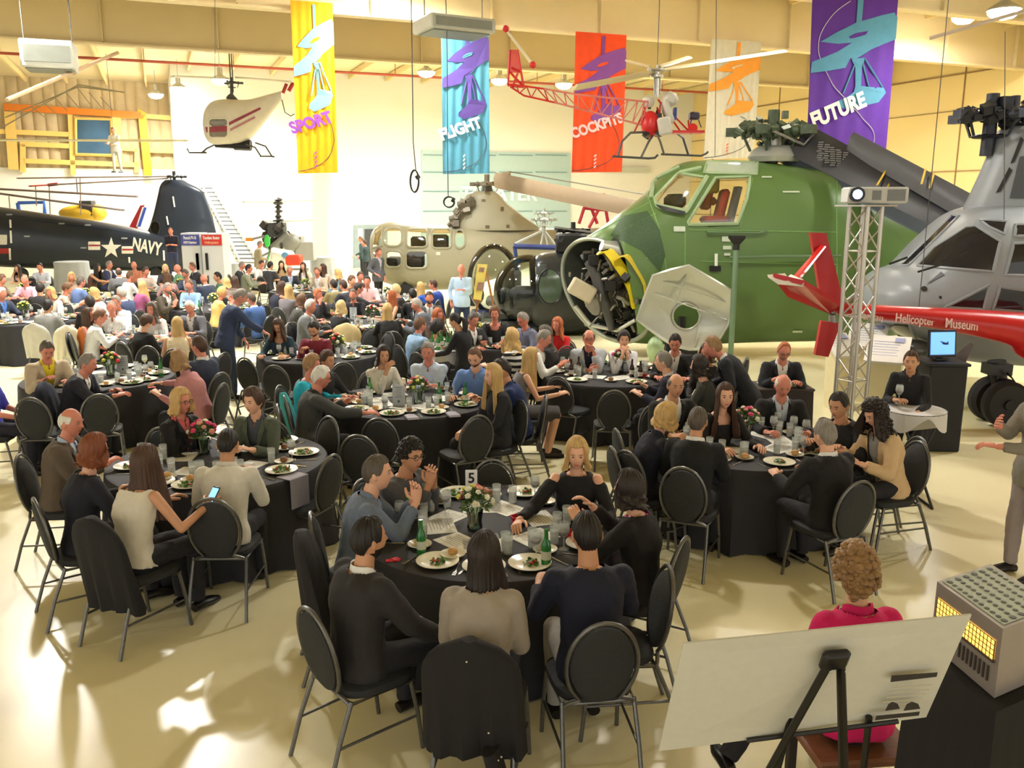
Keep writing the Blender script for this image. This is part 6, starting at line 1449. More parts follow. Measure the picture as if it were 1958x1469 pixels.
for _o in [o for o in COL.objects if o.get('label', '').startswith(('curly blonde woman in black and white', 'blonde woman in glasses', 'short dark-haired woman in white'))]:
    for ch in _o.children:
        if ch.name.startswith('sweater'):
            mt = M((214,214,214), .85, noise=0).copy(); nt = mt.node_tree; tc = nt.nodes.new('ShaderNodeTexCoord'); sp = nt.nodes.new('ShaderNodeSeparateXYZ'); nt.links.new(tc.outputs['Object'], sp.inputs[0])
            q = nt.nodes.new('ShaderNodeMath'); q.operation = 'SINE'; q1 = nt.nodes.new('ShaderNodeMath'); q1.operation = 'MULTIPLY'; q1.inputs[1].default_value = 80; nt.links.new(sp.outputs[2], q1.inputs[0]); nt.links.new(q1.outputs[0], q.inputs[0])
            g = nt.nodes.new('ShaderNodeMath'); g.operation = 'GREATER_THAN'; g.inputs[1].default_value = 0; nt.links.new(q.outputs[0], g.inputs[0]); mx = nt.nodes.new('ShaderNodeMix'); mx.data_type = 'RGBA'; mx.inputs[6].default_value = (.012,.012,.014,1); mx.inputs[7].default_value = (.7,.7,.7,1)
            nt.links.new(g.outputs[0], mx.inputs[0]); nt.links.new(mx.outputs[2], nt.nodes['Principled BSDF'].inputs['Base Color']); ch.data.materials[0] = mt
        if ch.name.startswith('dress'): pass
# standing people
ST = person(459, 568, -62, 'bend', 's', 'g', 'jk', (48,60,88), 'r', 'man in navy suit leaning over a table, back turned', stand=1, lean=16, R_=(.12,.56,.98), L_=(-.2,.3,.86), bottom=(40,50,74), fem=0)
SV = person(870, 614, 70, 'bend', 'p', 'k', 'sw', (26,26,30), 't', 'server in black with dark ponytail carrying a tray of green bottles', stand=1, lean=6, s=.90, R_=(.16,.40,1.12), L_=(-.15,.42,1.05), bottom=(24,24,28), fem=1, hp=14)
WT = person(1742, 692, 150, 'bend', 'p', 'n', 'sh', (30,30,34), 't', 'server in black holding a glass and a cloth-topped tray', stand=2, lean=14, s=.93, R_=(.10,.34,1.14), L_=(-.12,.44,1.04), bottom=(24,24,28), fem=1, hp=4, lod=2)
LM = person(1362, 664, 78, 'bend', 'q', 's', 'jk', (30,32,40), 'r', 'sandy curly-haired man in dark suit bending down to talk', stand=1, lean=34, s=.96, R_=(.2,.45,.95), L_=(-.2,.4,.95), fem=0, hp=8)
person(882, 516, 178, 'tab', 'B', 'g', 'sh', (180,206,232), 'r', 'bald man standing in loose pale blue shirt by the easel', stand=1, lean=0, R_=(.24,.0,.88), L_=(-.05,.24,1.16), bottom=(44,54,84))
person(724, 483, -120, 'tab', 's', 'm', 'jk', (88,90,98), 'r', 'man standing in charcoal jacket before the grey helicopter', stand=1, lean=0, R_=(.24,.12,1.0), L_=(-.24,.05,.88), shirt=(190,190,200))
person(697, 464, 60, 'chin', 'q', 'n', 'sw', (40,56,60), 'r', 'server standing in black by the doorway, arm out', stand=1, lean=0, s=.94, R_=(.1,.2,1.4), L_=(-.5,.2,1.05), fem=1)
person(689, 458, 90, 'tab', 's', 'm', 'sw', (50,70,74), 'r', 'guest standing behind the server at the doorway', stand=1, lean=0, s=.98, R_=(.2,.1,.9), L_=(-.2,.1,.9))
person(497, 467, -70, 'tab', 'v', 'g', 'jk', (158,148,118), 'r', 'bald man standing in tan suit beside the stairs', stand=1, lean=4, R_=(.15,.3,1.05), L_=(-.15,.3,1.05), bottom=(150,140,112))
person(326, 442, 185, 'tab', 'h', 'n', 'po', (34,36,52), 'r', 'man in black polo and jeans standing on the platform', stand=1, lean=0, zf=.45, R_=(.04,.22,1.12), L_=(-.04,.22,1.12), bottom=(54,64,96))
PK_ = person(1636, 1098, 6, 'lap', 'Q', 's', 'jk', (206,24,98), 'f', 'curly sandy-haired woman in hot pink jacket, back turned', fem=1, lean=4, bottom=(28,28,34), zf=.06, lod=2, shirt=(206,24,98), legL=((-.22,.38,.50),(-.50,.26,.17)))
person(1990, 742, 95, 'chin', 's', 'n', 'sw', (126,120,108), 'r', 'guest in grey-brown sweater cut by the frame edge', stand=1, lean=0, R_=(-.05,.40,1.30), L_=(-.02,.36,1.12), bottom=(150,140,140))
DM_ = person(1499, 672, 176, 'eat', 'h', 'o', 'jk', (28,30,38), 'r', 'bearded man in glasses and black jacket writing at small table', beard='g', glasses=1, hp=26, lean=18)
chair(DM_['root'].x, DM_['root'].y, DM_['rz'], 'black banquet chair under the bearded man writing at the small table')
# chairs nobody sits on
for px, py, fc, lb in [(942,930,'A','empty black oval chair between the curly-haired guest and the blonde'), (1262,1150,95,'empty black chair turned sideways beside the navy sweater'), (627,915,'L','empty black chair beside the grey napkin of the near table'), (624,838,'L','tall empty chair beside the turquoise drape'), (597,1080,-75,'empty black chair behind the slate blue shirt'),
    (688,872,'M','empty black chair before the centre table, beside the dark grey jacket'), (727,838,'M','empty black oval chair pushed up to the centre table'), (910,832,'M','empty black chair turned away at the front of the centre table'),
    (655,722,'D','empty black chair between the curly brown guest and the menu card'), (528,728,'D','empty black chair on the near side of the maroon sweater table'), (474,712,'D','empty black chair under the navy suited man'), (708,652,'D','empty grey-black chair beside the beige draped one'), (740,660,'D','empty chair behind the cream sweater woman'),
    (1071,752,'C','empty black chair in front of the patterned dress'), (1174,780,'C','empty black oval chair at the near side of the silver door table'), (1085,690,'C','empty black chair beside the pale grey blazer'), (1187,862,'R','slim empty chair at the frame side of the navy dress'), (1206,906,'R','second slim empty chair behind the navy dress'),
    (1745,880,100,'empty black chair behind the beige jacket'), (1420,712,60,'glossy black chair behind the leaning man'), (64,795,'E','empty black chair below the plate at the outer table edge'), (190,788,'E','empty black oval chair before the dark suit arm'), (282,690,'E','empty grey-black chair beside the yellow wine'), (266,668,'F','empty grey-black chair behind the black jacket'),
    (346,678,'F','empty chair behind the blonde in cream'), (425,702,70,'empty chair behind the navy blue suit'), (760,632,'H','large empty black chair behind the long blonde in black'), (812,690,'I','empty chair tilted beside the light blue shirt'), (505,600,'N','empty black chair behind the bright blue jacket'), (560,640,'D','empty chair beside the maroon sweater')]:
    chair_px(px, py, fc, lb)
for tb in TC:
    A_ = sorted(SEATS.get(tb, [])); nA = len(A_)
    for i in range(nA):
        a0, w0 = A_[i]; a1 = A_[(i+1) % nA][0] + (2*PI if i == nA-1 else 0); gap = a1-a0; k = int(gap/.60)-1
        if k > 0 and gap > 1.05:
            for q in range(min(k, 4)):
                aa = a0+gap*(q+1)/(k+1)
                setting(tb, aa, ['empty seat by ', 'next empty seat by ', 'third empty seat by ', 'fourth empty seat by '][min(q,3)]+w0, GR_, LV.get(tb, 0), 1)
# ---- centrepieces, menu cards, bottles and other single things on the tables ----
FN = {'A': 'with white and pink blooms in front of the number 5', 'L': 'of pink roses beside the near menu card', 'M': 'beside the tall menu card on the centre table', 'R': 'of peach and pink blooms on the dark table', 'C': 'of white blooms before the clasped hands', 'D': 'with one red bloom by the maroon sweater', 'E': 'with a large yellow bloom at the dark suit table', 'F': 'with red and yellow blooms between the black jacket and blonde',
      'G': 'of yellow blooms beside the grey suit back', 'H': 'of peach and cream blooms with number card', 'I': 'with pink and lime blooms beside the server', 'J': 'of cream blooms at the rotorcraft side table', 'K': 'of cream and peach blooms below the star', 'N': 'of yellow blooms beside the pale blue shirt', 'O': 'of yellow blooms at the frame edge', 'P': 'of tall white blooms by the pink shirt', 'Q': 'of cream blooms near the bare-armed woman'}
FPX = {'A': (908,1012), 'L': (390,868), 'M': (800,772), 'R': (1425,838), 'C': (1185,712), 'D': (645,677), 'E': (212,718), 'F': (300,638), 'G': (48,606), 'H': (712,614), 'I': (910,652)}
for i, k in enumerate(TC):
    p = gz(*FPX[k], .75) if k in FPX else TC[k]
    put(mk_flowers(i+3, PROTO_FL[k], .125 if k != 'P' else .11, .14), p, TZ, i*1.0, 'flower centrepiece '+FN[k], 'flowers', 'flower centrepieces')
for px, py, lb in ((338,868,'upright grey menu card standing at the pink roses'), (763,778,'tall upright menu card in the middle of the centre table'), (645,675,'upright menu card beside the beige draped chair'), (1142,706,'pale upright menu card before the grey blazer'), (236,715,'upright menu card behind the dark suit shoulder'), (927,650,'slim upright menu card beside the server'), (676,612,'upright menu card by the blonde bob')):
    put(proto('menu', mk_menu), gz(px, py, .75), TZ, rnd.uniform(-.3,.3)+(.9 if px == 338 else 0), lb, 'menu card', 'menu cards on the tables')
nb = empty('table_number', gz(902, 985, .75) + Vector((0,0,.002)), .1, 'white table number card reading 5 behind the flowers', 'table number')
m = MB(); m.lathe([(.001,0),(.035,0),(.035,.006),(.004,.01),(.004,.22)], n=14); m.build('stand', SIL, nb)
m = MB(); m.box((0,0,.275), (.085,.004,.125)); m.build('card', M((228,230,232), .5), nb, smooth=False)
text('5', 'number', M((30,30,34), .5), nb, basis((0,-.004,.275), (1,0,0), (0,0,1)), .105, .001, bold=.002)
for px, py, gr, lb in ((780,1008,1,'green beer bottle between the slate shirt and flowers'),(806,1062,1,'green beer bottle on the bread plate side near the charcoal suit'),(1044,1082,1,'green beer bottle beside the navy sweater'),(708,760,1,'green bottle behind the menu card, by the cream sweater'),(840,770,1,'green bottle before the pale striped shirt'),(890,772,1,'green bottle in front of the mid blue shirt'),(934,768,1,'green bottle in the hands of the dark blue shirt man'),
    (862,768,0,'brown bottle between the two blue shirted men'),(1092,722,0,'brown bottle beside the pale grey blazer'),(1106,716,0,'second brown bottle before the pale grey blazer'),(1208,722,0,'brown bottle beyond the clasped hands'),(1224,726,0,'brown bottle beside the navy suit back'),(308,720,1,'green bottle at the floral blouse table'),(382,596,1,'clear green bottle before the pale blue shirt')):
    put(proto('bot%d' % gr, mk_bottle(gr)), gz(px, py, .75), TZ, 0, lb, 'bottle', 'beer bottles on the tables')
for px, py, red, lb in ((852,985,1,'red wine glass beside the table number 5'),(1412-35,828,1,'red wine glass before the young woman in black'),(1478,832,1,'red wine glass before the ruddy elderly man'),(1516,832,1,'second red wine glass before the ruddy elderly man'),(278,705,0,'white wine glass at the floral blouse table')):
    put(proto('wineg%d' % red, mk_wine(red)), gz(px, py, .75), TZ, 0, lb, 'glass', 'wine glasses')
def mk_can():
    m = MB(); m.lathe([(.02,0),(.034,.0),(.05,.05),(.045,.05),(.03,.012),(.001,.012)], n=5); return m.build('candle_holder', CANV)
for px, py, lb in ((988,1000,'red candle holder between the flowers and the blonde'),(1092,1030,'red candle holder hidden by the navy sweater head'),(1232,722,'red candle holder beside the brown bottles')): put(proto('can', mk_can), gz(px, py, .75), TZ, .3, lb, 'candle holder', 'red candle holders')
def mk_petal():
    m = MB(); m.box((0,0,.003), (.09,.04,.005), bev=.002); m.box((.02,.01,.006), (.05,.05,.004), rot=(0,.1,.6)); return m.build('red_napkin', CANV)
for px, py, lb in ((751,1073,'red napkin scrap beside the charcoal suit'),(790,990,'red napkin under the green bottle'),(290,742,'red napkin under the floral blouse hand')): put(proto('pet', mk_petal), gz(px, py, .75), TZ, .2, lb, 'napkin', 'red napkins')
for k, px, py, lb in (('L',530,905,'grey napkin hanging over the near table edge'),('E',118,765,'grey napkin hanging beside the outer chair'),('D',572,720,'grey napkin hanging between two empty chairs')):
    p = gz(px, py, .75); d = (p - TC[k]); d.z = 0; d.normalize(); q = TC[k] + d*.965; o = proto('drape', mk_drape); put(o, q, TZ, math.atan2(d.y, d.x)+PI/2, lb, 'napkin', 'grey napkins hanging over table edges')
for k, px, py, lb in (('M',786,800,'crumpled grey napkin by the near plate of the centre table'),('M',865,795,'grey napkin before the chair turned away'),('A',1110,1110,'peach napkin beside the long ponytail')): put(proto('nap', mk_napkin), gz(px, py, .75), TZ, .4, lb, 'napkin', 'folded napkins')
# a phone held by the long-haired woman
ph = empty('phone', PH['wr'] + Vector((.02,.06,.05)), PH['rz'], 'smartphone with lit blue screen held by the long-haired woman', 'phone')
m = MB(); m.box((0,0,0), (.068,.009,.138), rot=(-.7,.0,.0), bev=.003); m.build('case', M((28,28,32), .3), ph)
m = MB(); m.box((0,-.0045,.004), (.058,.003,.115), rot=(-.7,0,0)); m.build('screen', M((120,170,230), .2, noise=.2, emit=.9), ph, smooth=False)
# ---------------- stands, screens, drapes, stairs ----------------
def vbox(m, px0, px1, y_top, Y, depth, rz=None, z0=0):
    a, b = at(px0, y_top, Y), at(px1, y_top, Y); a.z = b.z = (a.z+b.z)/2; c = (a+b)/2; c.z = (c.z+z0)/2
    m.box((c.x, c.y+depth/2, c.z), (abs(b.x-a.x), depth, a.z-z0)); return a, b
m = MB(); a, b = at(225, 520, 28.6), at(480, 520, 28.6); m.box(((a.x+b.x)/2, 29.6, .225), (b.x-a.x, 2.6, .45)); struct('floor_platform', m, M((196,186,176), .6, noise=.05), smooth=False)
# staircase
t = empty('metal_staircase', (0,0,0), 0, 'white steel staircase climbing the wall behind the red kiosk', 'staircase')
SG = M((120,126,130), .5, noise=.04)
for i in range(19):
    f = i/18; y = 502-142*f; Yd = 33.2+4.2*f; m = MB(); l, r = at(456-70*f, y, Yd), at(492-86*f, y, Yd); r.z = l.z = (l.z+r.z)/2
    m.box(((l.x+r.x)/2, (l.y+r.y)/2, l.z), (r.x-l.x, .26, .05)); m.build('tread', SG, t, smooth=False)
for sx in (0, 1):
    m = MB(); a, b = (at(456, 502, 33.2), at(386, 360, 37.4)) if not sx else (at(492, 502, 33.2), at(406, 360, 37.4)); d = Vector((0,0,.16)); m.slab([a-d, b-d, b+d, a+d], (.05,0,0)); m.build('stringer', M((232,232,226), .5), t, smooth=False)
m = MB(); m.tube([at(447,470,33), at(393,376,36.5)], .03, 6)
for k in range(5): p = at(447,470,33).lerp(at(393,376,36.5), k/4); m.cyl(p, p-Z*1.0, .018, n=5)
m.build('handrail', WHT, t)
o, q = wbox('column', 383, 266, 399, 362, M((226,224,214), .6), .4, .5); tag(o, kind='structure')
# sign kiosks
def kiosk(x0, x1, yt, Y, col, l1, l2, ys, label):
    t = empty('sign_kiosk', (0,0,0), 0, label, 'kiosk'); m = MB(); a, b = vbox(m, x0, x1, yt, Y, .7); m.build('cabinet', M((214,216,214), .5, noise=.02), t, smooth=False)
    c = (a+b)/2; w_ = b.x-a.x; h = at(x0, ys[0], Y).z-at(x0, ys[1], Y).z; zc = at(x0, (ys[0]+ys[1])/2, Y).z
    m = MB(); m.box((c.x, Y-.02, zc), (w_*.96, .03, h)); m.build('sign_face', M(col, .5), t, smooth=False)
    text(l1, 'lettering', WHT, t, basis((c.x, Y-.04, zc+h*.2), (1,0,0), Z), h*.42, .003, sx=w_/(len(l1)*h*.42*.62), bold=.004); text(l2, 'lettering', WHT if col[2] > 100 else M((232,170,130), .5), t, basis((c.x, Y-.04, zc-h*.24), (1,0,0), Z), h*.34, .003, sx=w_/(len(l2)*h*.34*.66), bold=.004)
    m = MB(); 
    for x in ((.82,) if col[2] > 100 else (.22, .64)): m.box((a.x+w_*x, Y-.04, at(x0, 500, Y).z), (.07, .05, .5)) if x != .64 else None
    if col[2] > 100: m.box((a.x+w_*.82, Y-.04, at(x0, 500, Y).z), (.07, .05, .5))
    m.build('latch', BLK, t, smooth=False)
kiosk(345, 381, 446, 26.6, (72,78,158), 'Piasecki PV-18', 'HUP-2 Retriever', (449,469), 'white kiosk with blue sign beside the man in jeans')
kiosk(384, 424, 447, 26.3, (206,50,44), 'Tandem Rotor', 'Helicopters', (449,469), 'white kiosk with red Tandem Rotor sign')
GC = M((166,170,172), .8, noise=.05, scale=5)
def cocktail(px, py, wpx, label, z=1.06):
    p = gz(px, py, z); r = wpx/2*(p.y*CP+.3)/F; t = empty('cocktail_table', (p.x, p.y, 0), 0, label, 'table', 'cocktail tables under grey cloths')
    m = MB(); m.lathe([(.01,z),(r*.96,z),(r,z-.02),(r*.99,z-.15),(r*1.04,.5),(r*1.14,.02)], n=64, wave=lambda rr, zz, a: rr*(1+.05*max(0,(z-zz))*math.sin(a*13+2*math.sin(a*2)))); m.build('cloth', GC, t)
cocktail(136, 500, 62, 'tall table under a grey cloth before the navy helicopter'); cocktail(437, 503, 46, 'tall grey-clothed table at the foot of the stairs'); cocktail(618, 491, 50, 'tall grey-clothed table beside the pale column')
# poster easel by the bubble helicopters
t = empty('poster_easel', (0,0,0), 0, 'wooden easel with a yellow poster beside the pale blue shirt', 'easel')
m = MB(); m.slab([at(913,505,18.6), at(932,506,18.7), at(920,574,18.5), at(905,571,18.4)][::-1], (0,-.03,0)); pb = m.build('poster', M((226,208,110), .6, noise=.05), t, smooth=False)
m = MB(); m.slab([at(917,511,18.5), at(927,512,18.55), at(925,521,18.55), at(915,520,18.5)][::-1], (0,-.02,0)); m.slab([at(914,540,18.4), at(927,540,18.5), at(924,556,18.5), at(911,555,18.4)][::-1], (0,-.02,0)); m.build('printed_picture', M((150,120,110), .6, noise=.3, scale=20), pb, smooth=False)
WD = M((150,96,52), .5, noise=.1, scale=8)
for P in ([(916,570),(907,612)],[(926,506),(936,548),(948,612)],[(905,574),(922,576)]): m = MB(); ptube(m, P, 18.8, .025, 6); m.build('leg' if P[0][0] != 905 else 'ledge', WD, t)
# lattice truss with projector
tb = at(1656, 395, 10.6); TH_ = tb.z; t = empty('lattice_truss', (tb.x, tb.y, 0), .55, 'silver lattice truss tower standing before the red tail boom', 'truss tower')
AL = M((188,184,176), .35, .55, noise=.04)
for x in (-1,1):
    for y in (-1,1): m = MB(); m.cyl((x*.13,y*.13,0), (x*.13,y*.13,TH_), .025, n=10); m.build('chord', AL, t)
m = MB(); n = 11
for i in range(n):
    z0, z1 = TH_*i/n, TH_*(i+1)/n
    for k in range(4):
        c = [(-1,-1),(1,-1),(1,1),(-1,1)]; a, b = c[k], c[(k+1) % 4]; 
        if i % 2: a, b = b, a
        m.cyl((a[0]*.13,a[1]*.13,z0), (b[0]*.13,b[1]*.13,z1), .010, n=6, r1=None)
        if i % 3 == 0: m.cyl((a[0]*.13,a[1]*.13,z0), (b[0]*.13,b[1]*.13,z0), .009, n=6)
m.build('lacing', AL, t); m = MB(); m.box((0,0,.01), (.5,.5,.02)); m.box((0,0,TH_+.01), (.62,.42,.02)); m.build('plate', AL, t, smooth=False)
pj = empty('projector', (at(1668,376,10.55).x, 10.5, TH_+.02), -.12, 'white projector with glowing lens on top of the truss', 'projector')
m = MB(); m.box((0,0,.11), (.68,.36,.19), bev=.02); m.build('housing', M((188,188,184), .5), pj); m = MB(); m.box((-.02,-.182,.11), (.10,.006,.11)); m.box((.2,-.182,.11), (.2,.006,.13)); m.build('vent', M((120,122,122), .5), pj, smooth=False)
m = MB(); m.cyl((-.25,-.18,.12), (-.25,-.235,.12), .085, n=24); m.build('lens_ring', BLK, pj); m = MB(); m.ball((-.25,-.225,.12), (.058,.03,.058), 18, 10); m.build('lens', M((130,180,255), .1, noise=0, emit=7), pj)
# work-light stand
t = empty('light_stand', (at(1408,470,15.3).x, 15.3, 0), 0, 'tall green pole stand in front of the green helicopter', 'light stand'); zt = at(1408,478,15.3).z
m = MB(); m.cyl((0,0,0), (0,0,zt), .05, n=12); m.lathe([(.3,0),(.3,.03),(.06,.06)], n=20); m.build('pole', M((110,136,108), .35, .3), t)
m = MB(); m.cyl((0,0,zt), (0,0,zt+.1), .06, n=12); m.lathe([(.05,.0),(.17,.12),(.17,.17)], (0,0,zt+.08), 4, rot=(0,0,PI/4)); m.build('lamp_head', BLK, t)
# podium, monitor
p = gz(1800, 866, 0); t = empty('podium', (p.x+.02, p.y+.28, 0), -.05, 'black podium carrying the lit monitor', 'podium')
m = MB(); m.box((0,0,.53), (.44,.5,1.06), bev=.015); m.box((-.02,0,1.075), (.52,.56,.035), bev=.01); m.build('cabinet', M((30,30,32), .75, noise=.1), t)
m = MB(); m.slab([(.24,-.1,1.07),(.24,.25,1.07),(.46,.30,1.26),(.46,.2,1.26)], (0,0,-.03)); m.build('side_wing', M((46,40,38), .6), t)
mon = empty('monitor', (p.x-.02, p.y+.22, 1.095), .12, 'small lit monitor showing a helicopter against blue sky', 'monitor')
m = MB(); m.box((0,0,.21), (.36,.03,.33), rot=(-.12,0,0), bev=.008); m.box((0,.02,.02), (.16,.14,.02)); m.box((0,.02,.05), (.06,.03,.08)); m.build('bezel', BLK, mon)
SCR = M((96,150,255), .3, noise=.12, scale=5, emit=.75); m = MB(); m.box((0,-.019,.212), (.31,.006,.27), rot=(-.12,0,0)); sc_ = m.build('screen', SCR, mon, smooth=False)
m = MB(); m.ball((.03,-.026,.21), (.045,.004,.014), 12, 6, rot=(-.12,.1,0)); m.box((-.01,-.026,.228), (.05,.004,.012), rot=(0,.3,0)); m.box((.06,-.026,.22), (.012,.004,.03)); m.build('helicopter_picture', M((20,40,90), .4, noise=0), sc_)
def lectern(px, py, z, Y, rz, sc1, label):
    p = at(px, py, Y); t = empty('info_lectern', (p.x, Y, 0), rz, label, 'info lectern'); m = MB(); s = sc1
    m.slab([(-.2*s,-.15*s,0),(-.2*s,.15*s,0),(-.2*s,.22*s,z+.18),(-.2*s,-.22*s,z-.05)], (.4*s,0,0)); m.build('cabinet', M((218,208,168), .6, noise=.03), t, smooth=False)
    m = MB(); m.slab([(-.27*s,-.27*s,z-.07),(.27*s,-.27*s,z-.07),(.27*s,.27*s,z+.21),(-.27*s,.27*s,z+.21)], (0,-.01,.03)); tp = m.build('top_panel', M((214,212,204), .5), t, smooth=False)
    m = MB()
    for k in range(7): y = -.2+.055*k; m.box((-.04+.02*(k % 2), y*s, z+.105+y*.53*1.0), (.32*s,.012,.004), rot=(.48,0,0))
    m.box((.13*s,.16*s,z+.20), (.12,.1,.004), rot=(.48,0,0)); m.build('printed_text', M((150,156,190), .6, noise=0), tp, smooth=False)
lectern(1695, 700, .92, 11.6, -.5, 1.0, 'cream information lectern beside the server at the podium'); lectern(1655, 690, .92, 12.9, -.5, 1.0, 'cream information lectern behind the truss tower'); lectern(1605, 690, .85, 12.4, .2, .7, 'narrow cream information stand between truss and red fin')
# writing table of the bearded man
p = gz(1488, 738, .75); t = empty('writing_table', (p.x, p.y+.05, 0), .0, 'small dark-clothed table where the bearded man writes', 'table')
m = MB(); m.box((0,0,.735), (.78,.5,.03), bev=.006); m.build('tabletop', M((60,50,48), .5), t)
m = MB(); R_s = []
for z, f in ((.74,1.0),(.72,1.02),(.4,1.03),(.05,1.06)):
    R_s.append([Vector((.39*f*math.copysign(abs(math.cos(a))**.25, math.cos(a))*(1+.02*math.sin(a*16)*(z < .7)), .25*f*math.copysign(abs(math.sin(a))**.25, math.sin(a)), z)) for a in [2*PI*k/64 for k in range(64)]])
m.loft(R_s); m.build('cloth', M((44,38,40), .8, noise=.1), t)
for dx, dy, rz, lb in ((-.06,.06,.2,'white sheets under the bearded man’s hands'),(.2,.0,-.4,'loose white sheet at the corner of the writing table')):
    o = proto('paper', mk_paper); put(o, Vector((p.x+dx, p.y+.05+dy, 0)), .752, rz, lb.replace('’',"'"), 'paper', 'programme sheets')
# service trays
def tray(px, py, z, r, label):
    p = gz(px, py, z); t = empty('service_tray', (p.x, p.y, 0), 0, label, 'tray'); m = MB(); m.lathe([(.01,z-.02),(r,z-.02),(r+.01,z+.0),(r-.01,z-.008),(.01,z-.008)], n=32); m.build('tray', BLK, t)
    m = MB(); n = 48; m.lathe([(.01,z+.002),(r*.98,z+.002),(r*1.02,z-.004),(r*1.02,z-.10)], n=n, wave=lambda rr, zz, a: rr*(1+.04*math.sin(a*7)*(zz < z-.02))); vs = m.v
    for i in range(3*n, 4*n): a = 2*PI*(i-3*n)/n; x, y, zz = vs[i]; vs[i] = (x, y, z-.03-.16*abs(math.sin(2*a))**1.5)
    m.build('cloth', M((206,204,206), .8, noise=.04), t)
    for sx in (-1, 1): m = MB(); m.tube([(sx*.2,-.16,z-.02),(-sx*.2,-.16,0)], .014, 6); m.tube([(-sx*.2,-.16,0.012),(-sx*.2,.16,.012)], .012, 6); m.tube([(-sx*.2,.16,0),(sx*.2,.16,z-.02)], .014, 6); m.build('leg', BLK, t)
    return p
tp = tray(1748, 782, .98, .29, 'round service tray with a white cloth held by the podium server')
tp = tray(846, 668, 1.0, .26, 'round white-clothed tray loaded with green bottles')
for k, (dx, dy) in enumerate(((-.14,.0),(-.05,-.08),(-.02,.09),(.07,-.03),(.12,.08))): put(proto('bot1', mk_bottle(1)), Vector((tp.x+dx, tp.y+dy, 0)), 1.003, 0, 'green bottle standing on the dark-ponytailed server\'s tray', 'bottle', 'green bottles on the service tray')
put(proto('wineg1', mk_wine(1)), WT['wr'] + Vector((.0,-.06,0)), WT['wr'].z-.02, 0, 'stemmed glass held by the server at the podium', 'glass', 'wine glasses')
# garments over chairs
def drape(o, col, label, cat, zb=.40, zt=.955, wx=.235, bulge=.05, seed=1, tail=None):
    R = random.Random(seed); m = MB(); rings = []; n = 40; ph = R.random()*6
    for i in range(14):
        f = i/13; z = zt-(zt-zb)*f; y0 = -.20-(z-.45)*.18; e = min(1, math.sqrt(max(.02, 1-(1-min(1, f*3.2))**2))); rx = wx*e*(1+.1*f); ry = bulge*(.5+.5*e)*(1+.5*f)
        rings.append([Vector((rx*math.cos(a)*(1+.04*math.sin(a*7+ph)*f), y0 + ry*math.sin(a)*(1+.25*math.sin(a*11+ph+f*2)*f), z+.015*math.sin(a*3+ph)*f)) for a in [2*PI*k/n for k in range(n)]])
    m.loft(rings)
    if tail: m.tube([(tail*.1,-.3,zb+.1),(tail*.16,-.33,zb-.12),(tail*.24,-.38,zb-.3),(tail*.26,-.36,max(.04,zb-.42))], [.09,.10,.075,.045], 14, flat=.45)
    g = m.build(cat.replace(' ', '_'), cloth_m(col)); g.location = o.location; g.rotation_euler = o.rotation_euler; return tag(g, label, cat)
def chair_of(txt): return next(o for o in COL.objects if o.get('category') == 'chair' and txt in o.get('label', ''))
jk_ = drape(chair_of('woman with long dark ponytail'), (22,22,25), 'black jacket draped over the chair of the ponytailed woman', 'jacket', zb=.30, wx=.236, bulge=.065, seed=2, tail=1)
m = MB()
for x, z in ((.10,.52),(.16,.40),(.145,.38),(.0,.88)): m.ball((x,-.36 if z < .8 else -.365,z), .006, 8, 6)
m.build('studs', SIL, jk_)
drape(chair_of('behind the slate blue shirt'), (24,24,28), 'black coat hung on the chair behind the slate blue shirt', 'coat', zb=.32, wx=.24, bulge=.07, seed=4)
drape(chair_of('long-haired woman in white sleeveless'), (22,23,26), 'black coat hung on the chair of the phone holder', 'coat', zb=.28, wx=.245, bulge=.06, seed=6)
bc = chair_px(662, 645, 'D', 'banquet chair hidden under the beige draped jacket'); drape(bc, (206,186,136), 'beige jacket draped over a chair behind the white flowers', 'jacket', zb=.36, wx=.25, bulge=.07, seed=3)
drape(chair_of('black-haired man in grey suit'), (190,188,178), 'pale grey jacket draped on the chair of the grey suit back', 'jacket', zb=.34, wx=.25, bulge=.06, seed=8)
c_ = chair_px(127, 648, 'G', 'banquet chair hidden under the cream draped garment'); drape(c_, (226,222,196), 'cream garment draped over a chair behind the beige blazer', 'garment', zb=.34, wx=.2, bulge=.06, seed=9)
drape(chair_of('behind the grey-haired man') if 0 else chair_of('grey-haired man in dark suit, arm'), (32,36,54), 'navy jacket draped behind the outstretched arm', 'jacket', zb=.40, wx=.22, bulge=.05, seed=10)
c_ = chair_px(553, 790, 'M', 'black chair carrying the turquoise scarf'); sc2 = drape(c_, (64,160,160), 'turquoise scarf hanging over a chair back', 'scarf', zb=.22, zt=.95, wx=.10, bulge=.06, seed=12)
drape(chair_of('curly blonde woman in black and white'), (24,24,28), 'black jacket draped behind the striped top', 'jacket', zb=.42, wx=.235, bulge=.06, seed=13)
def handbag(px, py, rz, label, col=(26,24,24)):
    p = gz(px, py, .12); t = empty('handbag', (p.x, p.y, 0), rz, label, 'handbag'); m = MB(); m.loft([[Vector((.17*f*math.copysign(abs(math.cos(a))**.6, math.cos(a)), .08*g*math.sin(a), z)) for a in [2*PI*k/24 for k in range(24)]] for z, f, g in ((0,.9,.9),(.02,1,1.1),(.14,1,1),(.22,.85,.5),(.24,.8,.3))]); m.build('bag_body', M(col, .45, noise=.08), t)
    m = MB(); m.tube([(-.1,0,.22),(-.08,0,.32),(0,0,.36),(.08,0,.32),(.1,0,.22)], .008, 6); m.build('handle', M(col, .5), t)
handbag(70, 850, .8, 'dark handbag on the floor under the outer empty chair'); handbag(1255, 945, .3, 'patterned green handbag hanging low beside the navy dress', (150,160,96))
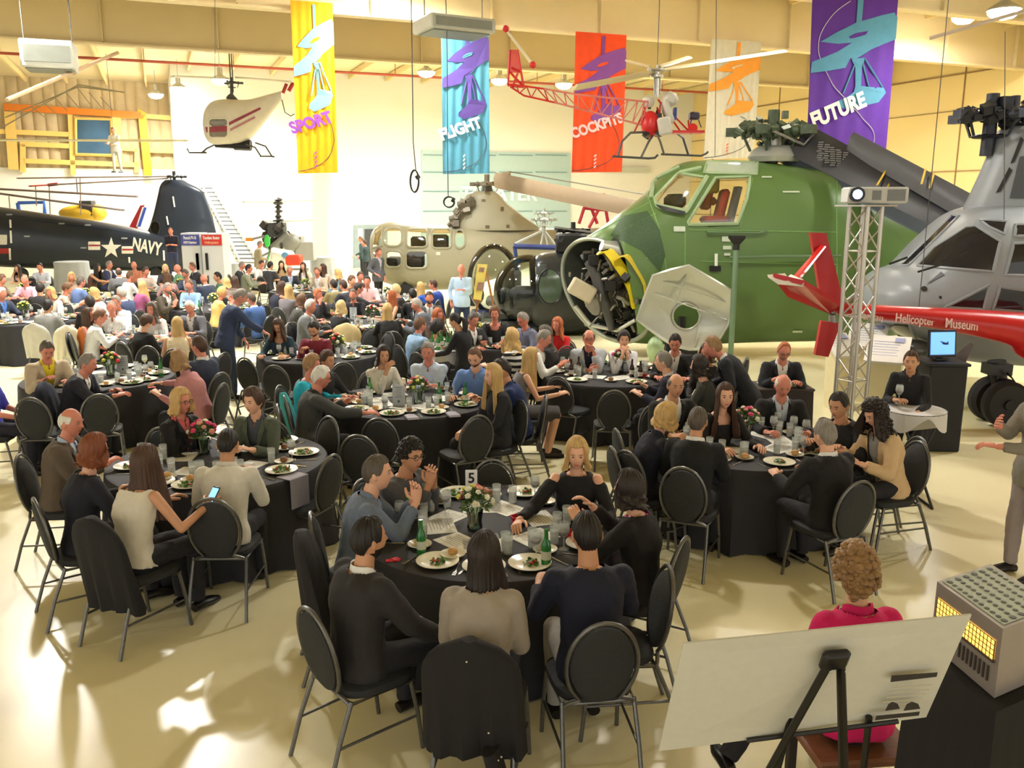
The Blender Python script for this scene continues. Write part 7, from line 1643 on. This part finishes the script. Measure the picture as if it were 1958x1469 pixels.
# foreground: board on easel, seen from behind
bt = [at(1307,1231,2.42), at(1858,1176,2.42), at(1771,1372,2.66), at(1260,1437,2.60)]
t = empty('display_board', (0,0,0), 0, 'large pale foam board resting on a black easel, seen from behind', 'board')
nb_ = (bt[1]-bt[0]).cross(bt[3]-bt[0]).normalized(); nb_ = -nb_ if nb_.y > 0 else nb_
m = MB(); m.slab(bt[::-1], -nb_*.006); m.build('foam_panel', M((196,194,180), .75, noise=.03, scale=30, bump=.02), t, smooth=False)
def onb(x, y): d = ray(x, y); o = Vector((0,0,CH)); return o + d*((bt[0]-o).dot(nb_)/d.dot(nb_)) + nb_*.002
def patch(P, mb, th=.0015): mb.slab([onb(*p) for p in P][::-1], nb_*th)
m = MB()
for P in ([(1704,1291),(1792,1285),(1790,1293),(1702,1303)], [(1675,1368),(1758,1360),(1756,1367),(1673,1376)]): patch(P, m)
for cx, w_ in ((1706,14),(1743,16)):
    patch([(cx-w_,1358),(cx-w_+6,1346),(cx,1341),(cx+w_-4,1345),(cx+w_,1354)], m)
m.build('printed_bars', M((48,44,42), .6, noise=.1), t, smooth=False)
m = MB()
for k in range(4): patch([(1705-6*k,1314+9*k),(1782-6*k,1308+9*k),(1781.5-6*k,1309.5+9*k),(1704.5-6*k,1315.5+9*k)], m)
m.build('faint_text', M((186,180,158), .7, noise=0), t, smooth=False)
EB = M((18,18,19), .4, noise=.05)
t = empty('black_easel', (0,0,0), 0, 'black folding easel holding the pale board', 'easel')
off = nb_*.02
m = MB(); c = onb(1590,1248)+off*1.3; ex = (bt[1]-bt[0]).normalized(); ey = (bt[0]-bt[3]).normalized(); Rm = Matrix((ex, ey, nb_)).transposed(); m.box(c, (.085,.075,.035), rot=Rm, bev=.012); m.build('hinge_head', EB, t)
m = MB(); 
for x in (1578, 1606): m.ball(onb(x,1262)+off*2.2, .0045, 8, 6)
m.build('rivet', SIL, t)
def leg(P, name='leg', r=.013, z0=None):
    m = MB(); Q = list(P)
    m.tube(Q, r, 8); m.build(name, EB, t)
h0 = onb(1578,1262)+off; h1 = onb(1603,1262)+off
k0 = onb(1497,1408)+off; d = (k0-h0); leg([h0, h0 + d*((h0.z)/(-d.z))*.999])
k1 = at(1613,1469,2.20); d = k1-h1; leg([h1, h1 + d*((h1.z)/(-d.z))*.999], r=.014)
for x in (1518, 1668): q = onb(x, 1385)-nb_*.03; leg([q, Vector((q.x+(-.1 if x < 1600 else .1), q.y+.25, 0.0))], r=.012)
q0, q1 = onb(1430,1419)-nb_*.012, onb(1720,1382)-nb_*.012; m = MB(); m.tube([q0 - Z*.005, q1 - Z*.005], .008, 6); m.build('ledge', EB, t)
# wooden seat of the pink jacket
pr = PK_['root']; t = empty('wooden_stool', (pr.x, pr.y+.0, 0), .1, 'brown wooden stool under the hot pink jacket', 'stool')
WB = M((116,74,50), .5, noise=.15, scale=6, stretch=(1,8,1), bump=.05); m = MB(); m.box((0,.02,.475), (.5,.44,.045), bev=.012); m.build('seat', WB, t)
for x in (-1,1):
    for y in (-1,1): m = MB(); m.box((x*.2,.02+y*.17,.225), (.04,.04,.45)); m.build('leg', M((34,30,30), .5), t, smooth=False)
# perforated box with amber window on a black-draped stand
zt_, hb_ = 1.59, .25; tc = [gz(x, y, zt_) for x, y in ((1792,1112),(1895,1079),(1975,1132),(1918,1203))]; tc[2] = tc[1] + (tc[3]-tc[0])
t = empty('perforated_box', (0,0,0), 0, 'silver perforated box with a glowing amber window on black cloth', 'appliance')
BX = M((150,142,138), .4, .4, noise=.05); m = MB(); m.slab([p - Z*hb_ for p in tc], Z*hb_); m.build('housing', BX, t, smooth=False)
e1, e2 = tc[1]-tc[0], tc[3]-tc[0]; m = MB()
m.slab([tc[0]+e1*a+e2*b+Z*.0005 for a, b in ((.06,.04),(.94,.04),(.94,.96),(.06,.96))], Z*.002); m.build('top_plate', M((140,150,130), .45, .3), t, smooth=False)
m = MB(); R = random.Random(4)
for i in range(6):
    for j in range(11): m.lathe([(.011 if j in (0,10) else .0085,0),(.011 if j in (0,10) else .0085,.001)], tc[0]+e1*(.13+.148*i)+e2*(.09+.082*j)+Z*.0032, 14)
m.build('vent_holes', BLK, t, smooth=False)
fn = e2.cross(Z).normalized(); fn = fn if fn.dot(tc[0]-tc[1]) > 0 else -fn
def fp(u, v, o=.002): return tc[0] + e2*u - Z*hb_*v + fn*o
m = MB(); m.slab([fp(.05,.22,.001), fp(.93,.22,.001), fp(.93,.50,.001), fp(.05,.50,.001)], fn*.002); m.build('amber_window', M((255,170,70), .4, noise=.5, scale=40, emit=1.6), t, smooth=False)
m = MB()
for k in range(18): u = .05+.88*k/17; m.slab([fp(u,.22), fp(u+.006,.22), fp(u+.006,.5), fp(u,.5)], fn*.003)
for k in range(5): v = .22+.28*k/4; m.slab([fp(.05,v), fp(.93,v), fp(.93,v+.008), fp(.05,v+.008)], fn*.003)
for k in range(8): u = .45+.06*k; m.slab([fp(u,.62), fp(u+.02,.62), fp(u+.02,.84), fp(u,.84)], fn*.003)
m.slab([fp(.2,.5), fp(.95,.5), fp(.95,.53), fp(.2,.53)], fn*.006)
m.build('grille', M((70,62,60), .5, .3), t, smooth=False)
zb_ = zt_-hb_; c = (tc[0]+tc[1]+tc[2]+tc[3])/4; c.z = 0; Q = [c + (p-c)*1.28 for p in tc]; 
for q in Q: q.z = zb_-.006
m = MB(); R_s = []
for z, f in ((zb_-.006,1.0),(zb_-.03,1.03),(zb_*.6,1.10),(.02,1.2)):
    ring = []
    for k in range(64):
        a = k/16.0; i = int(a) % 4; u = a-int(a); p = Q[i].lerp(Q[(i+1) % 4], u); d = p-c; d.z = 0; w_ = 1 + (.03*math.sin(k*1.9)*(zb_-z)/zb_ if z < zb_-.02 else 0); ring.append(Vector((c.x+d.x*f*w_, c.y+d.y*f*w_, z)))
    R_s.append(ring)
m.loft(R_s); tag(m.build('draped_stand', M((14,14,15), .85, noise=.1)), 'tall stand draped in black cloth beneath the perforated box', 'stand')
# small far things
poly = poly_slab([(268,393),(275,392),(262,434),(255,545),(247,545),(247,434)], 37, .1, 'display_fin', REDM, None); tag(poly, 'red tail fin standing behind the navy helicopter', 'tail fin')
for P, c_, n_ in (([(276,396),(280,397),(268,434),(262,434)], (60,90,190), 'stripe'), ([(272,396),(275,396),(263,434),(260,434)], (230,230,230), 'stripe')): poly_slab(P, 36.9, .05, n_, M(c_, .5), poly)
m = MB(); m.ball(at(158,408,37), (1.0,.5,.35), 16, 10); m.ball(at(187,407,37), (.35,.4,.35), 12, 8); t = m.build('small_yellow_aircraft', M((232,190,60), .5)); tag(t, 'yellow aircraft body behind the navy helicopter', 'aircraft')
m = MB(); m.box(at(168,398,36.8), (.5,.4,.6)); ptube(m, [(166,392),(166,402)], 36.8, .1); m.build('engine', DG, t)
m = MB(); ptube(m, [(35,388),(84,387),(86,410)], 37, .08, 6); ptube(m, [(34,388),(36,402)], 37, .08, 6); t = tag(m.build('blue_display_frame', M((60,110,200), .5)), 'blue display frame above the navy fuselage', 'display frame')
t = empty('red_sawhorse', (0,0,0), 0, 'red metal trestle behind the tan rotor blade', 'trestle')
for P in ([(1153,370),(1163,428)],[(1150,372),(1116,398)],[(1117,397),(1107,428)],[(1130,396),(1142,428)],[(1146,398),(1126,436)],[(1115,398),(1160,402)]): m = MB(); ptube(m, P, 22.5, .045, 6); m.build('bar', M((170,30,48), .5), t)
t = empty('white_machine', (0,0,0), 0, 'white and red machine at the foot of the small rotorcraft', 'machine')
m = MB(); m.box(at(538,497,29.5), (.75,.6,.6), rot=(.3,.2,.3), bev=.05); m.build('body_panel', M((230,228,218), .5), t); m = MB(); m.box(at(563,497,29.3), (.5,.5,.35), bev=.05); m.build('red_cover', M((206,66,40), .5), t); m = MB(); m.ball(at(545,488,29.1), (.12,.05,.1), 10, 6); m.build('blue_badge', M((90,150,190), .5), t)
m = MB(); m.box(at(585,480,31), (.65,.5,.65), bev=.02); ptube(m, [(585,515),(585,525)], 31, .1); t = tag(m.build('grey_cabinet', M((160,164,160), .5)), 'grey cabinet standing beside the pale column', 'cabinet')
m = MB(); m.ball(at(511,461,28), (.10,.04,.20), 16, 10); q = at(511,465,28); m.cyl((q.x,q.y,0), q, .012, n=5); tag(m.build('green_paddle', M((70,200,80), .5)), 'bright green oval paddle beside the man in tan suit', 'paddle')
m = MB(); m.box(at(576,460,31), (.26,.03,.3)); ptube(m, [(576,466),(578,480)], 31, .02, 5); tag(m.build('white_placard', WHT, smooth=False), 'small white placard above the grey cabinet', 'placard')
# white mannequin hung before the blue window
DUM = person(216, 250, 170, 'tab', 'v', 'm', 'sw', (226,222,206), 't', 'white-suited mannequin hanging before the blue window', stand=1, lean=2, R_=(.16,.34,1.1), L_=(-.14,.36,1.05), bottom=(220,216,200), zf=4.15, fem=0, name='mannequin')
DUM['o']['category'] = 'mannequin'
q = DUM['head']; m = MB(); m.cyl((q.x, q.y, q.z+.05), (q.x, q.y, H-.1), .01, n=4); tag(m.build('hanging_wire', DG), 'thin wire holding up the white mannequin', 'wire')
finish()
